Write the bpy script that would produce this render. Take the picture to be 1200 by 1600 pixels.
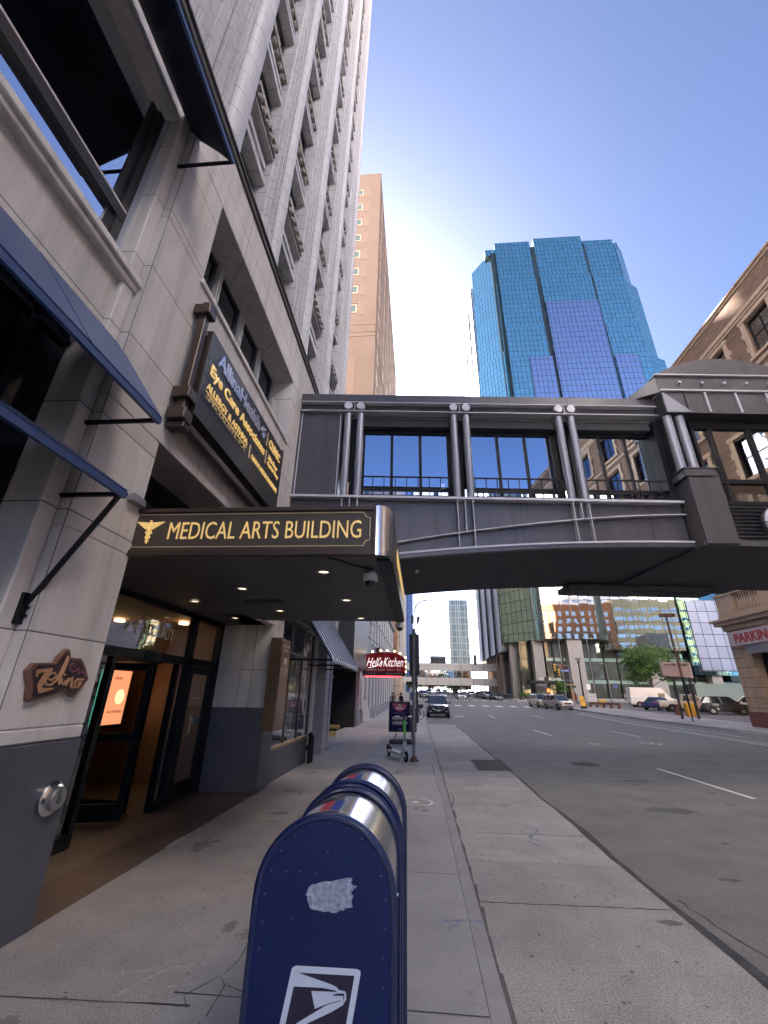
import bpy, math, random
from mathutils import Matrix, Vector, Euler
for o in list(bpy.data.objects): bpy.data.objects.remove(o)
SC = bpy.context.scene
COL = SC.collection
R_ = math.radians
PI = math.pi
# ------------------------------------------------------------ camera
def _n(v): return Vector(v).normalized()
FPX = 660.0
dY = _n((655-600, -(1085-800), -FPX))
dZ = _n((632-600, -(-728-800), -FPX)); dZ = (dZ - dY*dZ.dot(dY)).normalized()
dX = dY.cross(dZ)
cam = bpy.data.cameras.new('Camera'); cam.sensor_fit = 'VERTICAL'; cam.sensor_height = 24; cam.sensor_width = 18
cam.lens = FPX/1600*24; cam.clip_start = 0.05; cam.clip_end = 6000
camo = bpy.data.objects.new('camera', cam); COL.objects.link(camo)
camo.matrix_world = Matrix.Translation((0, 0, 1.65)) @ Matrix((dX, dY, dZ)).to_4x4()
SC.camera = camo
# ------------------------------------------------------------ light
SUN_AZ, SUN_EL = -20.0, 33.0        # azimuth from +Y towards +X
w = bpy.data.worlds.new('World'); SC.world = w; w.use_nodes = True
nt = w.node_tree; nt.nodes.clear()
sky = nt.nodes.new('ShaderNodeTexSky'); sky.sky_type = 'NISHITA'; sky.sun_disc = False
sky.sun_elevation = R_(SUN_EL); sky.sun_rotation = R_(SUN_AZ)
sky.air_density = 0.28; sky.dust_density = 1.0; sky.ozone_density = 3.5; sky.altitude = 200
bg = nt.nodes.new('ShaderNodeBackground'); bg.inputs[1].default_value = 0.05
wo = nt.nodes.new('ShaderNodeOutputWorld')
nt.links.new(sky.outputs[0], bg.inputs[0]); nt.links.new(bg.outputs[0], wo.inputs[0])
sl = bpy.data.lights.new('sun', 'SUN'); sl.energy = 5.0; sl.angle = R_(0.53); sl.color = (1, .90, .80)
so = bpy.data.objects.new('sun', sl); COL.objects.link(so)
_d = Vector((math.sin(R_(SUN_AZ))*math.cos(R_(SUN_EL)), math.cos(R_(SUN_AZ))*math.cos(R_(SUN_EL)), math.sin(R_(SUN_EL))))
so.rotation_euler = _d.to_track_quat('Z', 'Y').to_euler(); so.location = (-20, 60, 120)
SC.view_settings.view_transform = 'Standard'; SC.view_settings.look = 'None'
SC.view_settings.exposure = 3.85; SC.view_settings.gamma = 1.0
try:
    SC.view_settings.use_white_balance = True; SC.view_settings.white_balance_temperature = 6500; SC.view_settings.white_balance_tint = 12
except Exception: pass
SC.render.engine = 'CYCLES'
try:
    SC.cycles.max_bounces = 10; SC.cycles.diffuse_bounces = 8; SC.cycles.glossy_bounces = 6; SC.cycles.transparent_max_bounces = 16; SC.cycles.sample_clamp_indirect = 6
    SC.cycles.caustics_reflective = False; SC.cycles.caustics_refractive = False
except Exception: pass
# ------------------------------------------------------------ helpers
def gz(x, y):
    t = max(0.0, y-38); t = min(t, 190)
    return .0175*t*t/(t+8) + .02*min(max(0.0, x-15), 40)*min(1, max(0, (y-20)/20))
def inst(name, data, parent=None):
    o = bpy.data.objects.new(name, data); COL.objects.link(o)
    if parent is not None: o.parent = parent
    return o
def tag(o, label=None, cat=None, group=None, kind=None):
    if label: o['label'] = label
    if cat: o['category'] = cat
    if group: o['group'] = group
    if kind: o['kind'] = kind
    return o
def root(name, loc, label, cat, group=None, rz=0):
    o = inst(name, None); o.location = loc; o.rotation_euler = (0, 0, rz); o.empty_display_size = .3
    return tag(o, label, cat, group)
def copy_tree(o, parent=None):
    c = o.copy(); COL.objects.link(c); c.parent = parent
    for ch in [x for x in COL.objects if x.parent == o]: copy_tree(ch, c)
    return c
class MB:
    def __init__(s): s.v = []; s.f = []; s.m = []
    def face(s, pts, m=0):
        i = len(s.v); s.v += [tuple(p) for p in pts]; s.f.append(tuple(range(i, i+len(pts)))); s.m.append(m); return s
    def box(s, x0, x1, y0, y1, z0, z1, m=0):
        if x0 > x1: x0, x1 = x1, x0
        if y0 > y1: y0, y1 = y1, y0
        if z0 > z1: z0, z1 = z1, z0
        i = len(s.v)
        s.v += [(x0,y0,z0),(x1,y0,z0),(x1,y1,z0),(x0,y1,z0),(x0,y0,z1),(x1,y0,z1),(x1,y1,z1),(x0,y1,z1)]
        for q in ((3,2,1,0),(4,5,6,7),(0,1,5,4),(1,2,6,5),(2,3,7,6),(3,0,4,7)): s.f.append(tuple(i+k for k in q)); s.m.append(m)
        return s
    def hexa(s, p, m=0):                       # eight corners, bottom four then top four
        i = len(s.v); s.v += [tuple(q) for q in p]
        for q in ((3,2,1,0),(4,5,6,7),(0,1,5,4),(1,2,6,5),(2,3,7,6),(3,0,4,7)): s.f.append(tuple(i+k for k in q)); s.m.append(m)
        return s
    def prism(s, pts, axis, a, b, m=0, cap=True):     # pts 2D; axis 'x': (y,z), 'y': (x,z), 'z': (x,y)
        if a > b: a, b = b, a
        def P(p, t): return (t, p[0], p[1]) if axis == 'x' else ((p[0], t, p[1]) if axis == 'y' else (p[0], p[1], t))
        ar = sum(pts[i][0]*pts[(i+1) % len(pts)][1]-pts[(i+1) % len(pts)][0]*pts[i][1] for i in range(len(pts)))
        if (ar < 0) != (axis == 'y'): pts = list(reversed(pts))
        n = len(pts); i = len(s.v)
        s.v += [P(p, a) for p in pts]+[P(p, b) for p in pts]
        for k in range(n):
            k2 = (k+1) % n; s.f.append((i+k, i+k2, i+n+k2, i+n+k)); s.m.append(m)
        if cap:
            s.f.append(tuple(i+k for k in reversed(range(n)))); s.m.append(m); s.f.append(tuple(i+n+k for k in range(n))); s.m.append(m)
        return s
    def rings(s, rs, m=0, close=False, caps=True):     # list of rings of equal length
        n = len(rs[0]); i = len(s.v)
        for r in rs: s.v += [tuple(p) for p in r]
        for a in range(len(rs)-1):
            for k in range(n):
                k2 = (k+1) % n
                s.f.append((i+a*n+k, i+a*n+k2, i+(a+1)*n+k2, i+(a+1)*n+k)); s.m.append(m)
        if caps:
            s.f.append(tuple(i+k for k in reversed(range(n)))); s.m.append(m)
            s.f.append(tuple(i+(len(rs)-1)*n+k for k in range(n))); s.m.append(m)
        return s
    def tube(s, path, r, n=8, m=0):
        path = [Vector(p) for p in path]; rs = []
        rr = r if isinstance(r, (list, tuple)) else [r]*len(path)
        up = None
        for k, p in enumerate(path):
            d = (path[min(k+1, len(path)-1)]-path[max(k-1, 0)])
            d = d.normalized() if d.length > 1e-9 else Vector((0, 0, 1))
            if up is None: up = d.orthogonal().normalized()
            else:
                up = (up-d*up.dot(d)); up = up.normalized() if up.length > 1e-6 else d.orthogonal().normalized()
            b = d.cross(up)
            rs.append([p+up*(math.cos(2*PI*q/n)*rr[k])+b*(math.sin(2*PI*q/n)*rr[k]) for q in range(n)])
        return s.rings(rs, m)
    def cyl(s, p0, p1, r, r1=None, n=16, m=0): return s.tube([p0, p1], [r, r if r1 is None else r1], n, m)
    def lathe(s, c, prof, n=24, m=0, axis='z', caps=True):   # prof: (r,h)
        rs = []
        for r, h in prof:
            ring = []
            for q in range(n):
                a = 2*PI*q/n; u, v = r*math.cos(a), r*math.sin(a)
                if axis == 'z': ring.append((c[0]+u, c[1]+v, c[2]+h))
                elif axis == 'y': ring.append((c[0]+v, c[1]+h, c[2]+u))
                else: ring.append((c[0]+h, c[1]+u, c[2]+v))
            rs.append(ring)
        return s.rings(rs, m, caps=caps)
    def ball(s, c, r, n=10, m=0, sz=1):
        return s.lathe(c, [(max(1e-4, r*math.sin(PI*k/n)), -r*sz*math.cos(PI*k/n)) for k in range(n+1)], n*2, m)
    def build(s, name, mats, parent=None, local=False, smooth=False, bevel=0, seg=2):
        off = Vector((0, 0, 0))
        if parent is not None and not local:
            off = Vector(parent.location); 
            if parent.parent is not None: off = off+parent.parent.location
        me = bpy.data.meshes.new(name)
        me.from_pydata([(a-off[0], b-off[1], c-off[2]) for a, b, c in s.v], [], s.f)
        if not isinstance(mats, (list, tuple)): mats = [mats]
        for mt in mats: me.materials.append(mt)
        if len(mats) > 1:
            for p, mi in zip(me.polygons, s.m): p.material_index = mi
        if smooth:
            for p in me.polygons: p.use_smooth = True
        me.update()
        o = inst(name, me, parent)
        if smooth:
            try:
                me.set_sharp_from_angle(angle=R_(38))
            except Exception: pass
        if bevel:
            b = o.modifiers.new('bevel', 'BEVEL'); b.width = bevel; b.segments = seg; b.limit_method = 'ANGLE'; b.angle_limit = R_(40)
        return o
def grid_sheet(name, mat, x0, x1, y0, y1, dz, nx, ny, mb=None, parent=None, edge=None):
    mb = mb or MB(); i = len(mb.v)
    for b in range(ny+1):
        y = y0+(y1-y0)*b/ny
        for a in range(nx+1):
            x = x0+(x1-x0)*a/nx
            if edge: x = edge(x, y, a, nx)
            mb.v.append((x, y, gz(x, y)+dz))
    for b in range(ny):
        for a in range(nx):
            k = i+b*(nx+1)+a; mb.f.append((k, k+1, k+nx+2, k+nx+1)); mb.m.append(0)
    if mat is None: return mb
    return tag(mb.build(name, mat, parent), kind='structure' if parent is None else None)
def wall(mb, axis, a0, a1, u0, u1, z0, z1, ops, m=0):    # wall slab with rectangular openings
    zs = sorted(set([z0, z1]+[min(max(q, z0), z1) for o in ops for q in o[2:4]]))
    for za, zb in zip(zs, zs[1:]):
        if zb-za < 1e-6: continue
        zm = (za+zb)/2
        cuts = sorted([(max(o[0], u0), min(o[1], u1)) for o in ops if o[2] < zm < o[3] and o[1] > u0 and o[0] < u1])
        u = u0
        for ca, cb in cuts+[(u1, u1)]:
            if ca-u > 1e-6:
                if axis == 'x': mb.box(a0, a1, u, ca, za, zb, m)
                else: mb.box(u, ca, a0, a1, za, zb, m)
            u = max(u, cb)
    return mb
def text(s, w_, h_, origin, right, up, mat, parent, name='lettering', ext=.004, bold=0.0, shear=0.0, local=False, align='C', jitter=0):
    cu = bpy.data.curves.new(name, 'FONT'); cu.body = s; cu.size = 1; cu.offset = bold; cu.shear = shear; cu.extrude = .0; cu.resolution_u = 3
    to = bpy.data.objects.new('t', cu); COL.objects.link(to)
    bpy.context.view_layer.update()
    me = bpy.data.meshes.new_from_object(to.evaluated_get(bpy.context.evaluated_depsgraph_get()))
    bpy.data.objects.remove(to); bpy.data.curves.remove(cu)
    xs = [v.co.x for v in me.vertices]; ys = [v.co.y for v in me.vertices]
    if not xs: return None
    x0, x1, y0, y1 = min(xs), max(xs), min(ys), max(ys)
    sy = h_/(y1-y0); sx = w_/(x1-x0) if w_ else sy
    r, u = Vector(right).normalized(), Vector(up).normalized(); n = r.cross(u)
    off = Vector((0, 0, 0))
    if parent is not None and not local:
        off = Vector(parent.location)
        if parent.parent is not None: off = off+parent.parent.location
    o0 = Vector(origin)-off
    mb = MB(); polys = [tuple(p.vertices) for p in me.polygons]
    X0 = {'C': (x0+x1)/2, 'L': x0, 'R': x1}[align]
    front = []
    for v in me.vertices:
        px, py = (v.co.x-X0)*sx, (v.co.y-y0)*sy
        if jitter: py += jitter*h_*math.sin(px*9/h_*.3)
        front.append(o0+r*px+u*py+n*ext)
    back = [p-n*ext*2 for p in front]
    nn = len(front); mb.v = [tuple(p) for p in front+back]
    cnt = {}
    for p in polys:
        mb.f.append(p); mb.m.append(0)
        for a, b in zip(p, p[1:]+p[:1]): cnt[(a, b)] = 1
    for (a, b) in list(cnt):
        if (b, a) not in cnt: mb.f.append((b, a, a+nn, b+nn)); mb.m.append(0)
    bpy.data.meshes.remove(me)
    return mb.build(name, mat, parent, local=True)
# ------------------------------------------------------------ materials
MATS = {}
def newmat(name):
    m = bpy.data.materials.new(name); m.use_nodes = True; t = m.node_tree
    b = t.nodes['Principled BSDF']; return m, t, b
class NT:
    def __init__(s, t): s.t = t
    def n(s, ty, ins=None, **kw):
        nd = s.t.nodes.new(ty)
        for k, v in kw.items(): setattr(nd, k, v)
        for k, v in (ins or {}).items():
            if isinstance(v, bpy.types.NodeSocket): s.t.links.new(v, nd.inputs[k])
            else: nd.inputs[k].default_value = v
        return nd
    def math(s, op, a, b=0, c=None):
        ins = {0: a, 1: b}
        if c is not None: ins[2] = c
        return s.n('ShaderNodeMath', ins, operation=op).outputs[0]
    def mix(s, f, a, b, blend='MIX'):
        nd = s.n('ShaderNodeMix', {}, data_type='RGBA', blend_type=blend)
        for sock, v in ((nd.inputs[0], f), (nd.inputs[6], a), (nd.inputs[7], b)):
            if isinstance(v, bpy.types.NodeSocket): s.t.links.new(v, sock)
            else: sock.default_value = v
        return nd.outputs[2]
    def ramp(s, f, a, b):
        return s.n('ShaderNodeMapRange', {0: f, 1: a, 2: b, 3: 0.0, 4: 1.0}, clamp=True).outputs[0]
def c4(c): return (c[0], c[1], c[2], 1)
def M(name, col, rough=.6, metal=0.0, var=0.0, vs=2.0, bump=0.0, bs=60.0, streak=0.0, fleck=0.0, spec=.5,
      grid=None, emis=None, coat=0.0, dirt=0.0, slab=None, fs=None):
    if name in MATS: return MATS[name]
    m, t, b = newmat(name); N = NT(t); MATS[name] = m
    b.inputs['Roughness'].default_value = rough; b.inputs['Metallic'].default_value = metal
    b.inputs['Specular IOR Level'].default_value = spec
    if coat: b.inputs['Coat Weight'].default_value = coat; b.inputs['Coat Roughness'].default_value = .06
    pos = N.n('ShaderNodeNewGeometry').outputs['Position']
    c = None; hgt = None
    base = c4(col); cur = base
    if grid:
        sep = N.n('ShaderNodeSeparateXYZ', {0: pos})
        if grid.get('floor'): vec = N.n('ShaderNodeCombineXYZ', {0: sep.outputs[0], 1: sep.outputs[1]})
        else: vec = N.n('ShaderNodeCombineXYZ', {0: N.math('ADD', sep.outputs[0], sep.outputs[1]), 1: sep.outputs[2]})
        off = N.n('ShaderNodeVectorMath', {0: vec.outputs[0], 1: (grid.get('ox', 0), grid.get('oy', 0), 0)}, operation='ADD')
        br = N.n('ShaderNodeTexBrick', {'Vector': off.outputs[0], 'Color1': base, 'Color2': c4(grid.get('col2', col)), 'Mortar': c4(grid['mortar']),
                                        'Scale': 1.0, 'Mortar Size': grid['ms'], 'Mortar Smooth': .1, 'Brick Width': grid['w'], 'Row Height': grid['h'], 'Bias': 0.0})
        br.offset = grid.get('offset', .5); br.squash = 1
        cur = br.outputs['Color']; hgt = br.outputs['Fac']
    if slab:
        sp_ = N.n('ShaderNodeSeparateXYZ', {0: pos})
        cx_ = N.math('FLOOR', N.math('DIVIDE', N.math('ADD', sp_.outputs[0], slab[2]), slab[0])); cy_ = N.math('FLOOR', N.math('DIVIDE', N.math('ADD', sp_.outputs[1], slab[3]), slab[1]))
        wn_ = N.n('ShaderNodeTexWhiteNoise', {'Vector': N.n('ShaderNodeCombineXYZ', {0: cx_, 1: cy_}).outputs[0]}, noise_dimensions='3D')
        k_ = N.math('ADD', .86, N.math('MULTIPLY', wn_.outputs[0], .26))
        cur = N.mix(1.0, cur, N.n('ShaderNodeCombineXYZ', {0: k_, 1: k_, 2: k_}).outputs[0], 'MULTIPLY')
    if var:
        nz = N.n('ShaderNodeTexNoise', {'Vector': pos, 'Scale': vs, 'Detail': 6.0, 'Roughness': .62})
        f = N.ramp(nz.outputs[0], .3, .7)
        cur = N.mix(f, N.mix(1.0, cur, (1-var, 1-var, 1-var, 1), 'MULTIPLY'), N.mix(1.0, cur, (1+var*.6, 1+var*.6, 1+var*.6, 1), 'MULTIPLY'))
    if streak:
        mp = N.n('ShaderNodeVectorMath', {0: pos, 1: (3.0, 3.0, .22)}, operation='MULTIPLY')
        nz = N.n('ShaderNodeTexNoise', {'Vector': mp.outputs[0], 'Scale': 1.6, 'Detail': 5.0, 'Roughness': .6})
        f = N.ramp(nz.outputs[0], .46, .72)
        cur = N.mix(N.math('MULTIPLY', f, streak), cur, N.mix(1.0, cur, (.35, .33, .31, 1), 'MULTIPLY'))
        mp2 = N.n('ShaderNodeVectorMath', {0: pos, 1: (9.0, 9.0, .5)}, operation='MULTIPLY')
        nz2 = N.n('ShaderNodeTexNoise', {'Vector': mp2.outputs[0], 'Scale': 1.3, 'Detail': 4.0})
        cur = N.mix(N.math('MULTIPLY', N.ramp(nz2.outputs[0], .5, .75), streak*.6), cur, N.mix(1.0, cur, (1.35, 1.35, 1.38, 1), 'MULTIPLY'))
    if dirt:
        nz = N.n('ShaderNodeTexNoise', {'Vector': pos, 'Scale': 9.0, 'Detail': 8.0, 'Roughness': .7})
        nz3 = N.n('ShaderNodeTexNoise', {'Vector': pos, 'Scale': .8, 'Detail': 3.0})
        f = N.math('MULTIPLY', N.ramp(nz.outputs[0], .55, .75), N.ramp(nz3.outputs[0], .4, .65))
        cur = N.mix(N.math('MULTIPLY', f, dirt), cur, N.mix(1.0, cur, (.4, .39, .38, 1), 'MULTIPLY'))
    if fleck:
        nz = N.n('ShaderNodeTexNoise', {'Vector': pos, 'Scale': fs or bs*1.6, 'Detail': 3.0, 'Roughness': .75})
        cur = N.mix(N.math('MULTIPLY', N.ramp(nz.outputs[0], .38, .68), fleck), N.mix(1.0, cur, (.70, .70, .70, 1), 'MULTIPLY'), N.mix(1.0, cur, (1.9, 1.9, 1.9, 1), 'MULTIPLY'))
    if isinstance(cur, bpy.types.NodeSocket): t.links.new(cur, b.inputs['Base Color'])
    else: b.inputs['Base Color'].default_value = cur
    if bump or grid:
        nz = N.n('ShaderNodeTexNoise', {'Vector': pos, 'Scale': bs, 'Detail': 4.0})
        h = N.math('MULTIPLY', nz.outputs[0], bump)
        if grid: h = N.math('SUBTRACT', h, N.math('MULTIPLY', hgt, grid.get('depth', .5)))
        bp = N.n('ShaderNodeBump', {'Height': h, 'Distance': grid.get('dist', .01) if grid else .01, 'Strength': .6})
        t.links.new(bp.outputs[0], b.inputs['Normal'])
    if emis:
        b.inputs['Emission Color'].default_value = c4(emis[0]); b.inputs['Emission Strength'].default_value = emis[1]
    return m
def glass_pane(name, refl=.35, tint=(.9, .95, 1), gcol=(.9, .95, 1), rough=.01, wob=0.0, ws=1.2):
    """architectural glass: part see-through, part mirror by the angle"""
    if name in MATS: return MATS[name]
    m, t, b = newmat(name); N = NT(t); MATS[name] = m; t.nodes.remove(b)
    tr = N.n('ShaderNodeBsdfTransparent', {0: c4(tint)}); gl = N.n('ShaderNodeBsdfGlossy', {0: c4(gcol), 'Roughness': rough})
    if wob:
        pos = N.n('ShaderNodeNewGeometry').outputs['Position']
        nz = N.n('ShaderNodeTexNoise', {'Vector': pos, 'Scale': ws, 'Detail': 1.0})
        bp = N.n('ShaderNodeBump', {'Height': nz.outputs[0], 'Distance': wob, 'Strength': 1.0})
        t.links.new(bp.outputs[0], gl.inputs['Normal'])
    lw = N.n('ShaderNodeLayerWeight', {0: .5})
    f = N.math('POWER', lw.outputs['Facing'], 3.0)
    f = N.math('ADD', N.math('MULTIPLY', f, 1-refl), refl)
    mx = N.n('ShaderNodeMixShader', {0: f, 1: tr.outputs[0], 2: gl.outputs[0]})
    t.links.new(mx.outputs[0], t.nodes['Material Output'].inputs[0]); return m
def curtain(name, tint, pw, ph, ox=0, oz=0, line=(.02, .025, .03), lw=.05, tilt=.012, rough=.02, axis='xy', metal=1.0, wob=.02, vary=.15):
    """mirror curtain wall: every pane leans a little its own way"""
    if name in MATS: return MATS[name]
    m, t, b = newmat(name); N = NT(t); MATS[name] = m
    pos = N.n('ShaderNodeNewGeometry').outputs['Position']; sep = N.n('ShaderNodeSeparateXYZ', {0: pos})
    u = {'xy': lambda: N.math('ADD', sep.outputs[0], sep.outputs[1]), 'x': lambda: sep.outputs[0], 'y': lambda: sep.outputs[1]}[axis]()
    u = N.math('DIVIDE', N.math('ADD', u, ox+1000*pw), pw); v = N.math('DIVIDE', N.math('ADD', sep.outputs[2], oz+100*ph), ph)
    fu, fv = N.math('FRACT', u), N.math('FRACT', v); iu, iv = N.math('FLOOR', u), N.math('FLOOR', v)
    lu = N.math('LESS_THAN', N.math('MINIMUM', fu, N.math('SUBTRACT', 1.0, fu)), lw/2/pw)
    lv = N.math('LESS_THAN', N.math('MINIMUM', fv, N.math('SUBTRACT', 1.0, fv)), lw/2/ph)
    L = N.math('MAXIMUM', lu, lv)
    wn = N.n('ShaderNodeTexWhiteNoise', {'Vector': N.n('ShaderNodeCombineXYZ', {0: iu, 1: iv}).outputs[0]}, noise_dimensions='3D')
    dv = N.n('ShaderNodeVectorMath', {0: N.n('ShaderNodeVectorMath', {0: wn.outputs[1], 1: (.5, .5, .5)}, operation='SUBTRACT').outputs[0], 3: tilt}, operation='SCALE')
    nz = N.n('ShaderNodeTexNoise', {'Vector': pos, 'Scale': .45, 'Detail': 1.5})
    nv = N.n('ShaderNodeVectorMath', {0: N.n('ShaderNodeVectorMath', {0: nz.outputs['Color'], 1: (.5, .5, .5)}, operation='SUBTRACT').outputs[0], 3: wob}, operation='SCALE')
    g = N.n('ShaderNodeNewGeometry').outputs['Normal']
    nn = N.n('ShaderNodeVectorMath', {0: N.n('ShaderNodeVectorMath', {0: g, 1: dv.outputs[0]}, operation='ADD').outputs[0], 1: nv.outputs[0]}, operation='ADD')
    nn = N.n('ShaderNodeVectorMath', {0: nn.outputs[0]}, operation='NORMALIZE')
    t.links.new(nn.outputs[0], b.inputs['Normal'])
    vv = N.math('ADD', 1-vary, N.math('MULTIPLY', wn.outputs[0], vary*2*.7))
    tc = N.n('ShaderNodeVectorMath', {0: tint, 3: vv}, operation='SCALE').outputs[0]
    col = N.mix(L, tc, c4(line)); t.links.new(col, b.inputs['Base Color'])
    b.inputs['Metallic'].default_value = metal
    t.links.new(N.math('MULTIPLY', N.math('SUBTRACT', 1.0, L), metal), b.inputs['Metallic'])
    t.links.new(N.math('ADD', rough, N.math('MULTIPLY', L, .4)), b.inputs['Roughness'])
    return m
def emit(name, col, st):
    if name in MATS: return MATS[name]
    m, t, b = newmat(name); MATS[name] = m
    b.inputs['Base Color'].default_value = (0, 0, 0, 1); b.inputs['Emission Color'].default_value = c4(col); b.inputs['Emission Strength'].default_value = st
    return m
# ------------------------------------------------------------ palette
m_asph = M('asphalt', (.172, .168, .162), .85, var=.20, vs=1.3, bump=1.6, bs=60, fleck=.9, dirt=.5, fs=75)
m_asph2 = M('asphalt_edge', (.075, .074, .075), .9, var=.4, vs=6, bump=2.5, bs=40, fleck=.3)
m_conc = M('gutter_concrete', (.37, .355, .33), .85, var=.20, vs=1.4, bump=1.2, bs=90, fleck=.75, dirt=.9, fs=70, slab=(9, 2.02, 3, 1.85))
m_walk = M('sidewalk_concrete', (.48, .465, .445), .85, var=.15, vs=1.3, bump=.7, bs=160, fleck=.30, dirt=.6, fs=110, slab=(1.84, 2.1, 1.47, .9))
m_walk2 = M('sidewalk_aggregate', (.42, .385, .35), .85, var=.18, vs=1.6, bump=1.3, bs=150, fleck=.6, dirt=.8, fs=90, slab=(1.42, 3.0, 2.9, -.15))
m_joint = M('joint', (.075, .072, .068), .9, var=.3)
m_paint = M('road_paint', (.8, .8, .78), .7, var=.25, vs=9, bump=.5)
m_brownfl = M('terrazzo_floor', (.17, .12, .09), .45, var=.15, vs=3, bs=200, fleck=.4)
m_lime = M('limestone', (.62, .60, .58), .8, var=.10, vs=1.2, streak=.34, bump=.4, bs=50, dirt=.35,
           grid=dict(col2=(.53, .51, .49), w=1.72, h=.98, mortar=(.12, .115, .11), ms=.006, ox=-.12, oy=-.07, offset=.0, depth=.4))
m_lime_pl = M('limestone_plain', (.62, .60, .57), .8, var=.10, vs=.9, streak=.4, bump=.3, bs=50)
m_gran = M('dark_granite', (.075, .078, .098), .42, var=.2, vs=2, fleck=.9, bs=190)
m_terra = M('terracotta_white', (.46, .46, .47), .55, var=.10, vs=1.3, streak=.25, bump=.35, bs=14,
            grid=dict(w=30, h=.62, mortar=(.2, .19, .18), ms=.012, offset=0, depth=.5))
m_orn = M('terracotta_ornament', (.36, .34, .31), .7, var=.45, vs=14, bump=6, bs=16)
m_dark = M('black_metal', (.008, .008, .010), .5, spec=.25)
m_dkgrey = M('dark_grey_metal', (.035, .035, .038), .5, var=.15)
m_alu = M('aluminium', (.45, .45, .46), .35, metal=1, var=.06)
m_steel = M('brushed_steel', (.62, .62, .63), .22, metal=1, var=.08, vs=30)
m_bronze = M('bronze_metal', (.085, .062, .048), .38, metal=.5, var=.12)
m_signbrown = M('sign_brown', (.062, .048, .038), .5, var=.06)
m_gold = M('gold_leaf_glow', (1.0, .72, .26), .4, metal=.15, emis=((1, .68, .22), .022))  # faint glow added to the colour so the gilt letters look bright
m_goldlit = M('gold_trim', (.78, .58, .34), .4, metal=.15)
m_letter = M('silver_letter', (.62, .63, .75), .3, metal=.6)
m_navy = M('awning_navy', (.028, .058, .155), .38, spec=.6, var=.06)
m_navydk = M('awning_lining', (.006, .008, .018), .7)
m_skw = M('skyway_grey', (.078, .075, .086), .36, metal=.25, var=.10, vs=.9, coat=.1, streak=.35)
m_skwlt = M('skyway_light', (.50, .50, .54), .4, metal=.1)
m_tube = M('skyway_tube', (.27, .28, .33), .4, metal=.4, var=.05)
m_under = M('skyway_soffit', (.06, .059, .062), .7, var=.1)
m_soff = M('canopy_soffit', (.075, .078, .076), .6, var=.08)
m_white = M('white_paint', (.7, .7, .7), .5)
m_blind = M('window_blind', (.62, .66, .66), .7)
g_sky = glass_pane('tower_glass', refl=.5, tint=(.75, .78, .8), gcol=(.85, .9, 1))
g_clear = glass_pane('shop_glass', refl=.10, tint=(.82, .85, .85), gcol=(1, 1, 1), wob=.01)
g_bay = glass_pane('bay_glass', refl=.75, tint=(.06, .06, .07), gcol=(.9, .92, 1))
g_dark = glass_pane('dark_glass', refl=.30, tint=(.10, .11, .12), gcol=(.8, .9, 1), wob=.02)
# ------------------------------------------------------------ the setting
def strip(name, mat, xs, ys, dz, kind='structure', parent=None):
    mb = MB(); nx = len(xs)
    for y in ys:
        for x in xs: mb.v.append((x, y, gz(x, y)+dz))
    for b in range(len(ys)-1):
        for a in range(nx-1):
            k = b*nx+a; mb.f.append((k, k+1, k+nx+1, k+nx)); mb.m.append(0)
    o = mb.build(name, mat, parent)
    if kind: o['kind'] = kind
    return o
def fr(a, b, s):
    n = max(1, round((b-a)/s)); return [a+(b-a)*k/n for k in range(n+1)]
strip('ground', M('city_ground', (.12, .12, .115), .9, var=.2), [-3000, -300]+fr(-60, 15, 15)+fr(20, 60, 10)+[300, 3000], [-600, -60, 0, 20, 30]+fr(38, 240, 4)+[400, 900, 4000], -.16)
_yy = [-60, 0, 20, 30]+fr(38, 240, 2)
_rx = [0.3, 15, 19.3]
strip('road', m_asph, _rx, _yy, -.12)
strip('cross_street', m_asph, [-60, -20, .29], fr(64, 84, 2), -.122)
strip('cross_street', m_asph, [19.31]+fr(22, 62, 4)+[70, 120], fr(76, 92, 2), -.122)
strip('parking_lot', m_asph, fr(24.4, 54.4, 3)+[62], fr(38.6, 74, 2), -.118)
# gutter apron of concrete along the kerb, with a ragged asphalt edge
random.seed(4)
mb = MB(); ys = fr(-4, 31, .35); prev = None
for k, y in enumerate(ys):
    e = 2.29+.012*math.sin(y*1.7)+random.uniform(-.02, .02)
    mb.v += [(.40, y, -.114), (e, y, -.114)]
    if k: mb.f.append((2*k-2, 2*k-1, 2*k+1, 2*k)); mb.m.append(0)
tag(mb.build('gutter_apron', m_conc), kind='structure')
mb = MB()
for k, y in enumerate(ys):
    e = 2.275+.012*math.sin(y*1.7)+random.uniform(-.012, .012); w_ = (.045+.05*math.sin(y*.9+1)**4)*(1 if y < 9 else .5)+random.uniform(0, .03)
    mb.v += [(e, y, -.1125), (e+w_, y, -.1125)]
    if k: mb.f.append((2*k-2, 2*k-1, 2*k+1, 2*k)); mb.m.append(0)
tag(mb.build('broken_asphalt_edge', m_asph2), kind='structure')
def flat(name, mat, polys, z):
    mb = MB()
    for p in polys:
        a = sum(p[i][0]*p[(i+1) % len(p)][1]-p[(i+1) % len(p)][0]*p[i][1] for i in range(len(p)))
        if a < 0: p = list(reversed(p))
        mb.face([(x, y, gz(x, y)+z) for x, y in p])
    return tag(mb.build(name, mat), kind='structure')
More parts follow.
